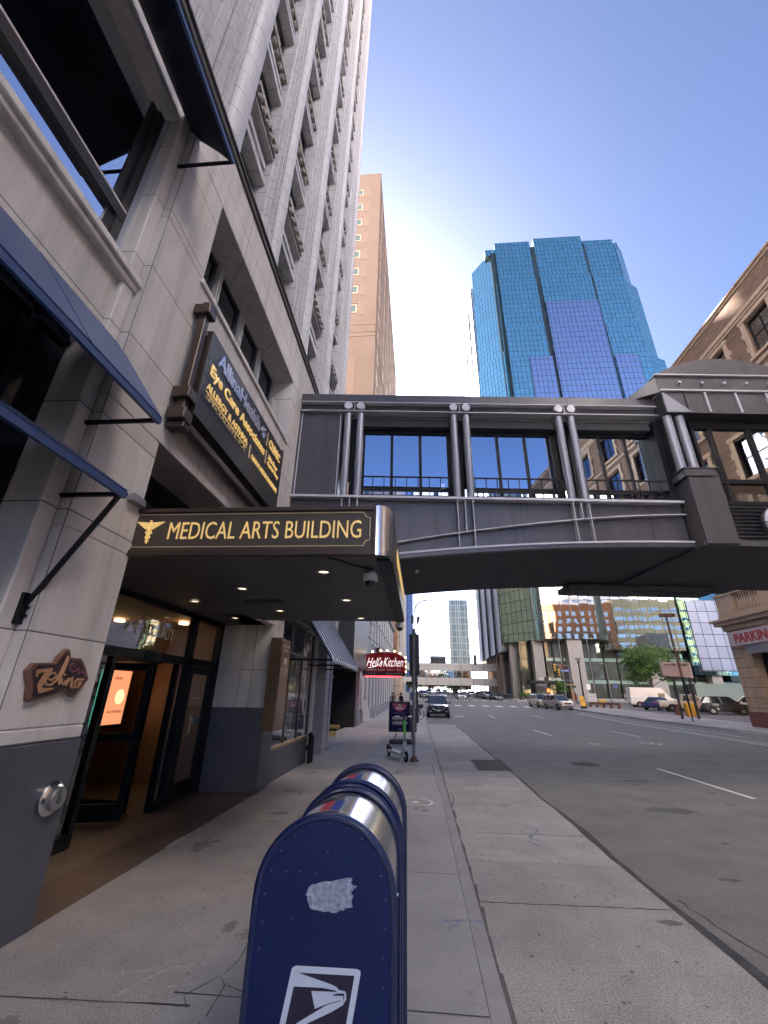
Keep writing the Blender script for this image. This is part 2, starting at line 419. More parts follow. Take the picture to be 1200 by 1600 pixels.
def crack(pts, w0, jit=.01, step=.08):
    """a thin wandering ribbon"""
    out = []; L, Rr = [], []
    P = [Vector((a, b, 0)) for a, b in pts]; q = []
    for a, b in zip(P, P[1:]):
        n = max(1, int((b-a).length/step)); q += [a.lerp(b, k/n) for k in range(n)]
    q.append(P[-1])
    for k, p in enumerate(q):
        d = (q[min(k+1, len(q)-1)]-q[max(0, k-1)]).normalized(); nn = Vector((-d.y, d.x, 0))
        p = p+nn*random.uniform(-jit, jit); ww = w0*random.uniform(.5, 1.4)/2
        L.append(p-nn*ww); Rr.append(p+nn*ww)
    for k in range(len(q)-1): out.append([(L[k].x, L[k].y), (Rr[k].x, Rr[k].y), (Rr[k+1].x, Rr[k+1].y), (L[k+1].x, L[k+1].y)])
    return out
cr = []
for y in (-.3, 1.6, 3.2+.12, 5.1, 7.28, 8.95, 11.9, 14.2, 17, 20, 23, 26, 29): cr += crack([(.49, y), (2.3, y+.06)], .018, .006)
cr += crack([(1.45, 12.6), (.8, 12.9), (.5, 12.6)], .03, .03)+crack([(1.45, 12.6), (1.5, 14.7)], .025, .02)+crack([(.5, 8.3), (.62, 9.6), (.5, 10.2)], .015, .02)
flat('gutter_joint', m_joint, cr, -.1115)
cr = crack([(2.6, 2.0), (2.75, 3.6), (2.55, 4.6), (2.45, 5.4)], .022, .02)+crack([(2.5, 13.0), (5.5, 13.1), (9, 12.4), (13, 13.2)], .02, .03)
cr += crack([(8.8, 18.5), (8.9, 14.7), (12, 11)], .03, .03)+crack([(7, 25), (13, 24)], .03, .03)+crack([(4, 36), (9, 35)], .04, .03)+crack([(3.1, 20), (3.2, 30)], .03, .04)+crack([(8.3, 26), (8.2, 52)], .03, .05)
flat('road_crack', m_joint, cr, -.1165)
flat('asphalt_patch', M('asphalt_patch', (.045, .045, .047), .9, var=.2, vs=4, bump=1.2, bs=120, fleck=.25), [[(1.5, 12.7), (2.38, 12.8), (2.42, 14.85), (1.52, 14.7)]], -.1105)
random.seed(9)
def blob(x, y, rx, ry, n=14, j=.35): return [(x+rx*math.cos(2*PI*k/n)*random.uniform(1-j, 1), y+ry*math.sin(2*PI*k/n)*random.uniform(1-j, 1)) for k in range(n)]
m_stain = M('chalky_stain', (.48, .47, .44), .9, var=.25, vs=14)
flat('paint_spill', m_stain, [[(.86, 10.1), (1.1, 10.2), (1.3, 10.15), (1.6, 10.35), (2.05, 10.4), (2.1, 10.6), (1.7, 10.65), (1.45, 10.85), (1.3, 10.6), (.9, 10.55)], blob(1.0, 8.75, .13, .18, 14, .7), blob(1.3, 8.75, .1, .12), blob(1.65, 8.95, .12, .08), blob(1.02, 6.5, .11, .12, 18, .8), blob(1.75, 12.1, .25, .2, 16, .7), blob(.9, 9.7, .05, .06)], -.1085)
m_bluec = M('utility_paint_blue', (.24, .28, .40), .9, var=.3, vs=20)
flat('utility_mark', m_bluec, crack([(1.42, 7.35), (1.55, 7.3), (1.45, 7.1), (1.62, 7.0)], .035, .02, .05)+crack([(1.5, 7.7), (1.7, 7.6), (1.6, 7.4), (1.78, 7.3)], .03, .02, .05)+crack([(1.4, 7.0), (1.52, 6.85)], .03), -.1085)
flat('oil_spot', M('oil_spot', (.17, .165, .155), .7, var=.4, vs=8), [blob(random.uniform(.7, 2.2), random.uniform(2.4, 9), random.uniform(.008, .022), random.uniform(.008, .026)) for _ in range(60)]+[blob(1.2, 3.4, .06, .04), blob(2.12, 4.9, .13, .06)], -.1095)
flat('oil_spot', M('road_stain', (.10, .10, .102), .8, var=.3, vs=5), [blob(4.3, 9.1, .5, .35, 18, .6), blob(5.2, 5.7, .5, .3, 18, .6), blob(3.3, 6.0, .15, .06), blob(2.75, 3.3, .08, .05), blob(6.8, 6.2, .8, .25, 18, .6), blob(5.0, 12.0, .6, .2, 18, .6)]+[blob(random.uniform(3, 14), random.uniform(4, 40), random.uniform(.03, .12), random.uniform(.03, .2)) for _ in range(50)], -.1165)
tag(MB().box(.505, .507, 0, .001, -.2, -.19).build('gutter_dirt', m_asph2), kind='structure') if False else None
random.seed(12); _q = []
for k in range(60):
    y = 1+k*.5; _q.append([(.488, y), (.53+random.uniform(0, .035), y), (.53+random.uniform(0, .035), y+.5), (.488, y+.5)])
flat('gutter_dirt', M('gutter_dirt', (.13, .125, .115), .9, var=.35, vs=7), _q, -.1120)
# road markings
mk = []
for x, ys_ in ((6.5, (10.4, 24.3, 41.6)), (11.1, (-4, 10, 25.2, 43.3))):
    for y in ys_: mk.append([(x, y), (x+.11, y), (x+.11, y+3.7), (x, y+3.7)])
mk.append([(3.1, 42.4), (4.0, 42.4), (4.0, 43), (3.1, 43)]); mk.append([(7.0, 20.6), (7.5, 20.6), (7.5, 20.75), (7.0, 20.75)])
for a, b in (((14.35, 10), (16.9, 53)), ((14.9, 10), (17.3, 53)), ((16.3, 10), (18.3, 60))):
    mk += [[(a[0]+(b[0]-a[0])*t/12, a[1]+(b[1]-a[1])*t/12), (a[0]+(b[0]-a[0])*t/12+.11, a[1]+(b[1]-a[1])*t/12), (a[0]+(b[0]-a[0])*(t+1)/12+.11, a[1]+(b[1]-a[1])*(t+1)/12), (a[0]+(b[0]-a[0])*(t+1)/12, a[1]+(b[1]-a[1])*(t+1)/12)] for t in range(12)]
for k in range(9): mk.append([(1.2+k*1.95, 66), (2.1+k*1.95, 66), (2.1+k*1.95, 69.2), (1.2+k*1.95, 69.2)])
for k in range(9): mk.append([(1.2+k*1.95, 94), (2.0+k*1.95, 94), (2.0+k*1.95, 97), (1.2+k*1.95, 97)])
flat('road_marking', m_paint, mk, -.112)
# sidewalks: raised slabs with a real kerb step
def slab(name, mat, x0, x1, y0, y1, top=0.0, bot=-.15, sy=2.0):
    mb = MB(); ys_ = fr(y0, y1, sy); xs_ = fr(x0, x1, 6)
    nx = len(xs_)
    for y in ys_:
        for x in xs_: mb.v.append((x, y, gz(x, y)+top))
    for b in range(len(ys_)-1):
        for a in range(nx-1):
            k = b*nx+a; mb.f.append((k, k+1, k+nx+1, k+nx)); mb.m.append(0)
    for y, fl in ((y0, 0), (y1, 1)):
        for a, b in zip(xs_, xs_[1:]):
            q = [(a, y, gz(a, y)+bot), (b, y, gz(b, y)+bot), (b, y, gz(b, y)+top), (a, y, gz(a, y)+top)]
            mb.face(q if not fl else q[::-1])
    for x, fl in ((x0, 1), (x1, 0)):
        for a, b in zip(ys_, ys_[1:]):
            q = [(x, a, gz(x, a)+bot), (x, b, gz(x, b)+bot), (x, b, gz(x, b)+top), (x, a, gz(x, a)+top)]
            mb.face(q if not fl else q[::-1])
    return tag(mb.build(name, mat), kind='structure')
slab('sidewalk', m_walk, -1.47, .372, -6, 64)
slab('sidewalk', m_walk2, -2.88, -1.472, -6, 30, 0.0)
slab('sidewalk', m_walk2, -3.9, -1.472, 30.0, 64, 0.0)
slab('sidewalk', m_walk, -3.9, -2.882, 9.12, 29.99, .0)
slab('kerb', M('kerb_concrete', (.44, .425, .415), .8, var=.15, vs=3, bump=.6, bs=120, fleck=.2), .376, .486, -6, 64, .0, -.16)
slab('sidewalk', m_walk2, -60, .45, 84, 200)
slab('sidewalk', m_walk, 19.3, 24.4, -40, 74, .02)
slab('sidewalk', m_walk, 19.2, 130, 92, 103.4, .03)
slab('kerb', m_walk, 19.12, 19.298, -40, 76, .02)
flat('sidewalk_joint', m_joint, sum([crack([(-1.47, y), (.37, y)], .010, .002, .3) for y in (1.2, 3.32, 5.36, 7.55, 9.7, 11.6, 14, 17, 20, 23, 26.5, 30, 35, 40, 46)], [])
     + sum([crack([(-2.87, y), (-1.48, y)], .010, .003, .3) for y in (6.9, 9.9, 12.9, 16, 19, 22, 26, 30)], [])
     + crack([(-2.87, 3.15), (-1.32, 3.22)], .012, .004, .2)
     + crack([(-1.39, 3.31), (-1.266, 3.506), (-1.2, 3.415), (-1.19, 3.141)], .006, .001, .05)+crack([(-1.266, 3.506), (-1.40, 3.30), (-1.33, 3.2)], .006, .001, .05)
     + crack([(-1.25, 3.52), (-1.22, 3.68), (-1.24, 4.0), (-1.47, 5.3)], .006, .001, .08)+crack([(-1.19, 3.42), (-1.05, 3.36), (-.9, 3.33)], .007, .001, .05)+crack([(-1.2, 3.1), (-1.23, 2.9)], .006, .001)
     + crack([(-.15, 14.2), (.1, 14.1), (.3, 12.4), (.33, 10.6), (.372, 9.0)], .012, .004, .1), .0025)
flat('chalk_mark', M('chalk_mark', (.46, .44, .43), .9, var=.3, vs=25), crack([(-2.0, 3.42), (-1.42, 3.62)], .02, .005, .04)+crack([(-1.62, 3.55), (-1.82, 3.2)], .02, .005, .04)+crack([(-2.3, 3.02), (-1.7, 3.2)], .018, .01, .04)+crack([(-1.55, 3.35), (-1.38, 3.4)], .012, .01, .03)+crack([(-1.9, 3.1), (-2.15, 2.85)], .02, .01, .03), .0035)
random.seed(77)
flat('gum_spot', M('gum_spot', (.16, .155, .15), .8, var=.4, vs=9), [blob(random.uniform(-2.8, .35), random.uniform(1.2, 16), random.uniform(.006, .02), random.uniform(.006, .02), 9, .3) for _ in range(150)], .0032)
flat('sidewalk_stain', M('sidewalk_stain', (.27, .255, .24), .85, var=.35, vs=5), [blob(random.uniform(-2.7, .2), random.uniform(2.5, 15), random.uniform(.05, .22), random.uniform(.08, .4), 20, .75) for _ in range(26)], .0016)
flat('tar_seam', M('tar_seam', (.035, .035, .036), .5), sum([crack([(a, y), (b, y+random.uniform(-.4, .4))], .03, .03, .2) for a, b, y in ((2.6, 5.6, 17.4), (6.8, 12.5, 19.5), (3, 10, 28.5), (9, 14, 15.5))], []), -.1158)
flat('utility_mark', m_bluec, crack([(.16, 4.38), (.36, 4.42)], .03, .01, .03)+crack([(.38, 4.42), (.47, 4.4)], .03, .01, .03)+crack([(.18, 4.25), (.3, 4.36)], .02, .01, .03), .0045)
# entrance recess floor
mb = MB(); mb.box(-7.5, -2.884, 3.9, 9.0, -.1, 0.0); tag(mb.build('entrance_floor', m_brownfl), kind='structure')
flat('entrance_floor_mat', M('entrance_tile', (.25, .185, .13), .5, var=.1, fleck=.4, bs=180), [[(-3.93, 4.2), (-3.42, 4.2), (-3.42, 7.0), (-3.93, 7.0)]], .004)
flat('mortar_patch', m_stain, [blob(-2.86, 5.9, .05, .35, 16, .5), blob(-2.84, 5.3, .03, .2)], .004)
# manhole covers
def cover(loc, r, ring, label, grp=None):
    t = root('manhole_cover', loc, label, 'manhole cover', grp)
    mb = MB(); mb.lathe(loc, [(.001, .004), (r, .004), (r, 0), (.001, 0)][::-1], 28); mb.build('lid', m_asph2 if not ring else M('cast_iron', (.09, .085, .08), .6, var=.3, vs=20, bump=3, bs=50), t)
    if ring:
        mb = MB(); n = 40
        for ra, rb in ((r*.86, r), (r*.02, r*.22)):
            mb = MB()
            for k in range(n):
                a, b = 2*PI*k/n, 2*PI*(k+1)/n
                mb.face([(loc[0]+ra*math.cos(a), loc[1]+ra*math.sin(a), loc[2]+.007), (loc[0]+rb*math.cos(a), loc[1]+rb*math.sin(a), loc[2]+.007), (loc[0]+rb*math.cos(b), loc[1]+rb*math.sin(b), loc[2]+.007), (loc[0]+ra*math.cos(b), loc[1]+ra*math.sin(b), loc[2]+.007)])
            mb.build('painted_ring', m_paint, t)
cover((-.08, 8.35, .002), .29, True, 'round access cover ringed in white paint in the sidewalk')
cover((4.75, 14.5, -.1165), .38, False, 'dark round manhole cover in the near lane of the road')
cover((10.0, 21.6, -.1165), .4, True, 'pale worn manhole cover farther out in the road')
# ------------------------------------------------------------ window factory (shared meshes)
PROTO = {}
ANG = {'-y': 0, '+x': PI/2, '-x': -PI/2, '+y': PI}
def window(parent, loc, w_, h_, face, fm, gm, cols=1, rows=1, fw=.05, blind=None, dep=.06, name='window', bm=None, rowpos=None, sill=None):
    """frame with its pane (and blind) as children; loc = centre of the sill, world"""
    key = (round(w_, 3), round(h_, 3), fm.name, gm.name, cols, rows, fw, blind, name, str(rowpos), dep)
    off = Vector(loc)-Vector(parent.location)
    if key in PROTO:
        fr_, kids = PROTO[key]; c = fr_.copy(); COL.objects.link(c); c.parent = parent; c.location = off; c.rotation_euler = (0, 0, ANG[face])
        for k in kids: d = k.copy(); COL.objects.link(d); d.parent = c
        return c
    mb = MB(); a = w_/2
    mb.box(-a, a, -dep, 0, 0, fw); mb.box(-a, a, -dep, 0, h_-fw, h_)
    mb.box(-a, -a+fw, -dep, 0, fw, h_-fw); mb.box(a-fw, a, -dep, 0, fw, h_-fw)
    for k in range(1, cols): x = -a+w_*k/cols; mb.box(x-fw*.4, x+fw*.4, -dep*.9, 0, fw, h_-fw)
    for k in range(1, rows):
        z = h_*k/rows if not rowpos else h_*rowpos[k-1]
        mb.box(-a+fw, a-fw, -dep*.8, -.002, z-fw*.4, z+fw*.4)
    f = mb.build(name, fm, parent, local=True); f.location = off; f.rotation_euler = (0, 0, ANG[face])
    kids = []
    g = MB().face([(-a+fw, -.015, fw), (a-fw, -.015, fw), (a-fw, -.015, h_-fw), (-a+fw, -.015, h_-fw)]).build('pane', gm, f, local=True); kids.append(g)
    if blind:
        g = MB().face([(-a+fw, -.022, h_*(1-blind)), (a-fw, -.022, h_*(1-blind)), (a-fw, -.022, h_-fw), (-a+fw, -.022, h_-fw)]).build('blind', bm or m_blind, f, local=True); kids.append(g)
    PROTO[key] = (f, kids)
    return f
# ------------------------------------------------------------ the office building on the left
B = root('office_building', (-4.5, 6, 0), 'tall pale stone office building with dark granite base and entrance canopy, left of the pavement', 'building')
XF = -2.88
mb = MB()
wall(mb, 'x', -3.46, XF, 3.0, 9.1, 0, 9.55, [(3.86, 8.5, -1, 2.87), (3.86, 7.8, 2.87, 4.2), (3.86, 7.8, 6.79, 8.4), (3.0, 3.86, -1, 1.26), (8.5, 9.1, -1, 1.36)])
wall(mb, 'x', -3.46, -2.88, 9.1, 15.0, 0, 9.55, [(9.15, 12.25, -1, 3.2), (12.55, 13.95, -1, 3.1), (14.45, 14.75, -1, 3.1)])
mb.box(-3.46, -2.97, 2.83, 2.997, 0, 9.55)                                # stepped edge of the near pillar
wall(mb, 'x', -3.46, -3.03, -9, 2.83, 0, 9.55, [(-2.2, 2.83, -1, 4.86), (-2.2, 2.83, 5.6, 8.45), (-9, -3.2, -1, 4.86)])
mb.build('limestone_facade', m_lime, B, bevel=.012, seg=1)
mb = MB()
for a, b in ((3.88, 4.2), (6.79, 6.79)): pass
mb.box(-7.6, -3.462, 3.3, 3.855, 0, 6.5); mb.box(-4.6, -3.462, 3.86, 7.8, 4.203, 6.7); mb.box(-7.6, -3.97, 3.86, 9.1, 2.95, 4.2)
mb.box(-4.6, -3.462, -9, 3.2, 4.9, 5.55); mb.box(-5.0, -3.90, -9, 15, 8.5, 9.5); mb.box(-3.92, -3.462, 3.86, 7.8, 8.42, 9.5)
mb.build('inner_wall', M('inner_wall', (.10, .098, .092), .9, var=.1), B)
for q in ((-3.47, -2.868, 2.995, 3.862, 0, 1.255), (-3.47, -2.962, 2.822, 2.99, 0, 1.25), (-3.47, -2.868, 8.5, 9.11, 0, 1.355), (-3.95, -3.47, 8.505, 8.6, 0, 1.36), (-3.46, -2.93, 9.112, 12.3, 0, .58), (-3.5, -2.95, -8.8, -3.0, 0, 1.25)): MB().box(*q).build('granite_base', m_gran, B, bevel=.008, seg=1)
mb = MB(); mb.box(-4.0, -3.465, 8.5, 8.6, 1.362, 2.868); mb.build('reveal_panel', m_lime_pl, B)
# sills, copings and belts
mb = MB()
mb.box(-3.45, -2.90, -9, 3.02, 5.57, 5.66); mb.box(-3.4, -2.94, -9, 3.0, 5.50, 5.568)
mb.box(-3.45, -2.84, 3.80, 7.86, 6.70, 6.79); mb.build('window_sill', m_lime_pl, B, bevel=.01, seg=1)
mb = MB(); mb.box(-3.75, -2.84, -9, 15.05, 9.552, 9.66); mb.box(-3.75, -2.80, -9, 15.1, 9.662, 9.70)
mb.build('coping', M('coping_dark', (.10, .09, .085), .6, var=.2), B)
# the four second-floor windows with paired pale mullions
for k in range(4):
    y = 3.9+.975*k+.46
    window(B, (-3.42, y, 6.80), .80, 1.58, '+x', m_dkgrey, g_dark, 1, 1, .05, blind=.0 or None)
for k in range(5):
    mb = MB(); y = 3.88+.975*k
    mb.box(-3.44, -3.30, y-.055, y-.015, 6.80, 8.39); mb.box(-3.44, -3.30, y+.015, y+.055, 6.80, 8.39); mb.box(-3.44, -3.36, y-.015, y+.015, 6.8, 8.39)
    mb.build('mullion', M('pale_mullion', (.42, .43, .43), .5), B)
MB().box(-4.4, -3.8, 3.86, 7.8, 6.79, 8.42).build('room_void', m_dark, B)
# the big window of the corner bay
mb = MB()
mb.box(-3.42, -3.22, -2.2, 2.82, 5.66, 5.72); mb.box(-3.42, -3.20, 2.70, 2.80, 5.66, 8.44); mb.box(-3.42, -3.235, 2.60, 2.699, 5.72, 8.44); mb.box(-3.3, -3.19, -2.2, 2.78, 6.36, 6.50)
mb.box(-3.42, -3.30, -2.2, 2.82, 8.0, 8.12); mb.box(-3.42, -3.28, -2.2, 2.82, 8.36, 8.44)
bw = mb.build('bay_window', m_dkgrey, B)
MB().face([(-3.25, -2.2, 5.7), (-3.25, 2.62, 5.7), (-3.25, 2.62, 8.4), (-3.25, -2.2, 8.4)]).build('pane', g_bay, bw)
mb = MB(); mb.box(-3.2, -3.185, -2.2, 2.78, 6.505, 6.53); mb.build('transom_edge', m_white, bw)
MB().box(-3.45, -3.14, 2.802, 2.828, 5.66, 8.44).build('jamb_trim', M('jamb_trim', (.42, .45, .5), .5), bw)
MB().box(-4.6, -4.2, -9, 2.9, 5.6, 8.5).build('room_void', m_dark, B)
# black polished shopfront under the awnings
mb = MB(); mb.box(-3.44, -3.30, -9, 2.82, 0, 4.85); mb.build('shopfront_panel', M('black_glass_panel', (.008, .009, .016), .08, spec=.6), B)
mb = MB()
for z in (2.25, 4.6): mb.box(-3.31, -3.25, -9, 2.8, z, z+.06)
for y in (-1.5, .6, 2.4): mb.box(-3.31, -3.25, y, y+.06, 0, 4.8)
mb.build('shopfront_frame', m_dark, B)
# ------------- upper tower of white terracotta
XT = -3.12; ZT = 58.0
piers = [(-9.0, -4.6, .3), (-3.2, -1.4, .25), (2.15, 4.30, .27), (5.55, 6.55, .2), (7.95, 9.28, .24), (10.75, 12.1, .24), (13.5, 15.0, .24)]
for i, (a, b, r) in enumerate(piers):
    mb = MB()
    mb.box(-4.1, XT-.10, a, b, 9.70, ZT)
    n = 3 if b-a < 1.5 else 5
    L = (b-2*r-.05)-(a+.03)
    for k in range(n):
        y0 = a+.05+L*(k+.35)/n; mb.box(XT-.10, XT-.045, y0, y0+L/n*.42, 9.70, ZT)
        mb.box(XT-.046, XT-.015, y0+L/n*.10, y0+L/n*.30, 9.70, ZT)
    # round shaft on the far edge with a softly curved foot
    prof = []
    for k in range(13):
        t = PI*k/12; prof.append((XT-.10+math.sin(t)*r*.62, b-r-math.cos(t)*r))
    prof = [(p[0], p[1]) for p in prof]
    zf = 10.05
    mb.rings([[(XT-.10+(p[0]-XT+.10)*.25, b-r+(p[1]-b+r)*.55, zf-.22) for p in prof], [(XT-.10+(p[0]-XT+.10)*.8, b-r+(p[1]-b+r)*.92, zf-.08) for p in prof],
              [(p[0], p[1], zf) for p in prof], [(p[0], p[1], ZT) for p in prof]])
    mb.build('pier', m_terra, B)
heads = [12.0, 15.3]+[18.5+3.0*k for k in range(13)]
bays = [(4.30, 5.55), (6.55, 7.95), (9.28, 10.75), (12.1, 13.5), (-1.4, 2.15), (-4.6, -3.2)]
random.seed(2)
for bi, (a, b) in enumerate(bays):
    w_ = b-a; prev = 9.70
    for hi, z in enumerate(heads):
        s = z-1.95; mb = MB(); mo = MB(); ml = MB()
        # spandrel from previous head up to this sill
        if hi: 
            mb.box(-4.1, -3.46, a, b, prev+.20, s-.16)
            mb.box(-3.459, -3.33, a+.04, b-.04, prev+.46, prev+.60); mb.box(-3.459, -3.36, a+.04, b-.04, prev+.66, prev+.74)
        # deep lintel whose underside shows from the street, split in blocks
        nb = 4
        for q in range(nb):
            mb.box(-4.05, -3.30, a+w_*q/nb+.006, a+w_*(q+1)/nb-.006, z, z+.195)
        if hi:
            big = hi == 1
            mo.box(-3.9, -3.12 if big else -3.27, a+.01, b-.01, s-.155, s-.003)
            nn = 5
            for q in range(nn):
                yy = a+.06+(w_-.12)*(q+.5)/nn
                mo.ball((-3.33+(.16 if big else .0), yy, s-.26), .085 if big else .055, 4); mo.box(-3.45, -3.30+(.1 if big else 0), yy-.05, yy+.05, s-.33, s-.16)
            if big: ml.box(-3.40, -3.17, a+.01, b-.01, s-.34, s-.30); ml.box(-3.40, -3.2, a+.01, b-.01, s-.46, s-.42)
        prev = z
        mb.build('spandrel', m_terra, B)
        if mo.v: mo.build('ornament_band', m_orn, B)
        if ml.v: ml.build('string_course', m_terra, B)
        if bi < 5:
            window(B, (-3.68, (a+b)/2, s), w_-.02, 1.95, '+x', m_dkgrey, g_sky, 1 if w_ < 2 else 3, 2, .075, blind=random.choice([.5, .42, .58, .5, .3]), dep=.12)
    MB().box(-4.1, -3.46, a, b, prev+.20, ZT-1).build('spandrel', m_terra, B); MB().box(-4.1, -3.75, a, b, 9.7, 10.04).build('spandrel', m_terra, B)
mb = MB(); mb.box(-16, -4.1, -9, 15.0, 9.5, ZT); mb.box(-16, -2.95, -9, 15.2, ZT+.003, ZT+1.2); mb.build('tower_body', m_terra, B)
mb = MB(); mb.box(-16, -3.47, 9.12, 14.98, 3.3, 9.4); mb.box(-16, -7.7, -9, 14.98, 0, 9.4); mb.box(-7.7, -3.9, 9.11, 9.15, 0, 3.3); mb.box(-7.6, -4.6, -9, 3.2, 0, 9.4); mb.build('core', M('core', (.06, .06, .06), .9), B)
# ------------- glazed entrance
E_ = MB(); xg = -3.95
E_.box(xg-.06, xg+.05, 3.87, 5.5, 0, .14); E_.box(xg-.06, xg+.05, 3.87, 8.5, 2.03, 2.15); E_.box(xg-.06, xg+.05, 3.87, 8.5, 2.79, 2.868)
E_.box(xg-.06, xg+.05, 7.33, 7.45, 0, 2.868); E_.box(xg-.06, xg+.05, 8.36, 8.5, 0, 2.868); E_.box(xg-.06, xg+.05, 3.87, 3.95, 0, 2.868)
E_.box(xg-.05, xg+.04, 5.44, 5.52, 0, 2.03); E_.box(xg-.05, xg+.04, 7.04, 7.10, 0, 2.03); E_.box(xg-.05, xg+.06, 7.1, 7.33, 0, .12)
E_.box(-3.93, -2.92, 3.865, 3.90, 0, .10); E_.box(-3.93, -2.92, 3.865, 3.90, 2.03, 2.1)
ef = E_.build('entrance_frame', m_dark, B)
mb = MB()
for ya, yb, za, zb in ((3.95, 5.44, .14, 2.03), (7.1, 7.33, .12, 2.03), (3.95, 7.33, 2.15, 2.79), (7.45, 8.36, 2.15, 2.79)):
    mb.face([(xg, ya, za), (xg, yb, za), (xg, yb, zb), (xg, ya, zb)])
mb.build('pane', g_clear, ef)
d = MB(); d.box(xg-.03, xg+.03, 7.46, 8.35, .02, .26); d.box(xg-.03, xg+.03, 7.46, 8.35, 1.9, 2.02); d.box(xg-.03, xg+.03, 7.46, 7.60, .26, 1.9); d.box(xg-.03, xg+.03, 8.24, 8.35, .26, 1.9)
d = d.build('side_door', m_dark, B)
MB().face([(xg, 7.6, .26), (xg, 8.24, .26), (xg, 8.24, 1.9), (xg, 7.6, 1.9)]).build('pane', g_clear, d)
MB().tube([(xg+.03, 7.68, .95), (xg+.09, 7.68, .97), (xg+.09, 7.68, 1.25), (xg+.03, 7.68, 1.27)], .014).build('handle', m_alu, d)
MB().box(xg+.012, xg+.03, 7.9, 8.1, 1.12, 1.19).build('lock_plate', m_alu, d)
MB().box(xg+.004, xg+.008, 7.82, 8.05, 1.5, 1.515).build('door_notice', m_white, d)
# revolving door: drum, wings, centre post
rc = (-4.78, 6.28); rr = .86
rv = MB(); rv.lathe((rc[0], rc[1], 2.02), [(.001, 0), (rr+.05, 0), (rr+.05, .14), (.001, .14)], 32); rv.cyl((rc[0], rc[1], 0), (rc[0], rc[1], 2.03), .035)
for k in range(5):
    for s in (1, -1):
        a = s*(PI/2)+(k-2)*.32; rv.box(rc[0]+rr*math.cos(a)-.03, rc[0]+rr*math.cos(a)+.03, rc[1]+rr*math.sin(a)-.03, rc[1]+rr*math.sin(a)+.03, 0, 2.02) if (k in (0, 4) and s > 0) else None
for s in (1, -1):
    for k in range(8):
        a0, a1 = s*PI/2-.64+k*.16, s*PI/2-.64+(k+1)*.16
        p, q = (rc[0]+rr*math.cos(a0), rc[1]+rr*math.sin(a0)), (rc[0]+rr*math.cos(a1), rc[1]+rr*math.sin(a1))
        rv.hexa([(p[0]-.02, p[1], .0), (p[0]+.02, p[1], .0), (q[0]+.02, q[1], .0), (q[0]-.02, q[1], .0), (p[0]-.02, p[1], .12), (p[0]+.02, p[1], .12), (q[0]+.02, q[1], .12), (q[0]-.02, q[1], .12)])
rvo = rv.build('revolving_door', m_dark, B)
for s in (1, -1):
    mb = MB()
    for k in range(8):
        a0, a1 = s*PI/2-.64+k*.16, s*PI/2-.64+(k+1)*.16
        p, q = (rc[0]+rr*math.cos(a0), rc[1]+rr*math.sin(a0)), (rc[0]+rr*math.cos(a1), rc[1]+rr*math.sin(a1))
        mb.face([(p[0], p[1], .12), (q[0], q[1], .12), (q[0], q[1], 2.02), (p[0], p[1], 2.02)])
    mb.build('curved_pane', g_clear, rvo)
for k in range(4):
    a = .30+k*PI/2; ca, sa = math.cos(a), math.sin(a); mb = MB(); r1 = rr-.05
    def bar(ra, rb, za, zb, t=.022):
        P = lambda r, q: (rc[0]+ca*r-sa*q, rc[1]+sa*r+ca*q)
        c = [P(ra, -t), P(rb, -t), P(rb, t), P(ra, t)]; mb.hexa([(x, y, za) for x, y in c]+[(x, y, zb) for x, y in c])
    bar(.04, r1, .02, .22); bar(.04, r1, 1.9, 2.0); bar(.04, .12, .22, 1.9); bar(r1-.08, r1, .22, 1.9); bar(.12, r1-.08, .96, 1.06, .012)
    wg = mb.build('wing', m_dark, rvo)
    MB().face([(rc[0]+ca*.12, rc[1]+sa*.12, .22), (rc[0]+ca*(r1-.08), rc[1]+sa*(r1-.08), .22), (rc[0]+ca*(r1-.08), rc[1]+sa*(r1-.08), 1.9), (rc[0]+ca*.12, rc[1]+sa*.12, 1.9)]).build('pane', g_clear, wg) if False else None
m_lob = M('lobby_panel', (.20, .095, .035), .5, var=.1)
mb = MB(); mb.box(-7.6, -7.45, 3.9, 9.1, 0, 2.9).build('lobby_wall', m_lob, B); MB().box(-7.45, -4.0, 9.0, 9.1, 0, 2.9).build('lobby_wall', m_lob, B); MB().box(-7.45, -4.05, 3.87, 3.95, 0, 2.95).build('lobby_wall', m_lob, B)
MB().box(-7.45, -4.02, 3.95, 9.0, 2.86, 2.94).build('lobby_ceiling', M('lobby_ceiling', (.3, .2, .12), .7), B)
mb = MB(); mb.box(-7.4, -6.2, 5.4, 5.7, 0, 2.8); mb.box(-6.9, -6.6, 8.0, 8.6, 0, 2.8); mb.build('lobby_pier', M('lobby_pier', (.10, .05, .035), .4, var=.2), B)
for loc in ((-5.6, 7.7, 2.80), (-5.3, 5.3, 2.80), (-4.5, 8.0, 2.80)):
    MB().lathe(loc, [(.001, 0), (.09, 0), (.09, .04), (.001, .04)], 16).build('lobby_light', emit('lobby_light', (1, .62, .3), .7), B)
    l = bpy.data.lights.new('lobby_light_glow', 'POINT'); l.energy = .16; l.color = (1, .55, .25); l.shadow_soft_size = .12
    lo = inst('lobby_light_glow', l); lo.location = (loc[0], loc[1], 2.6)
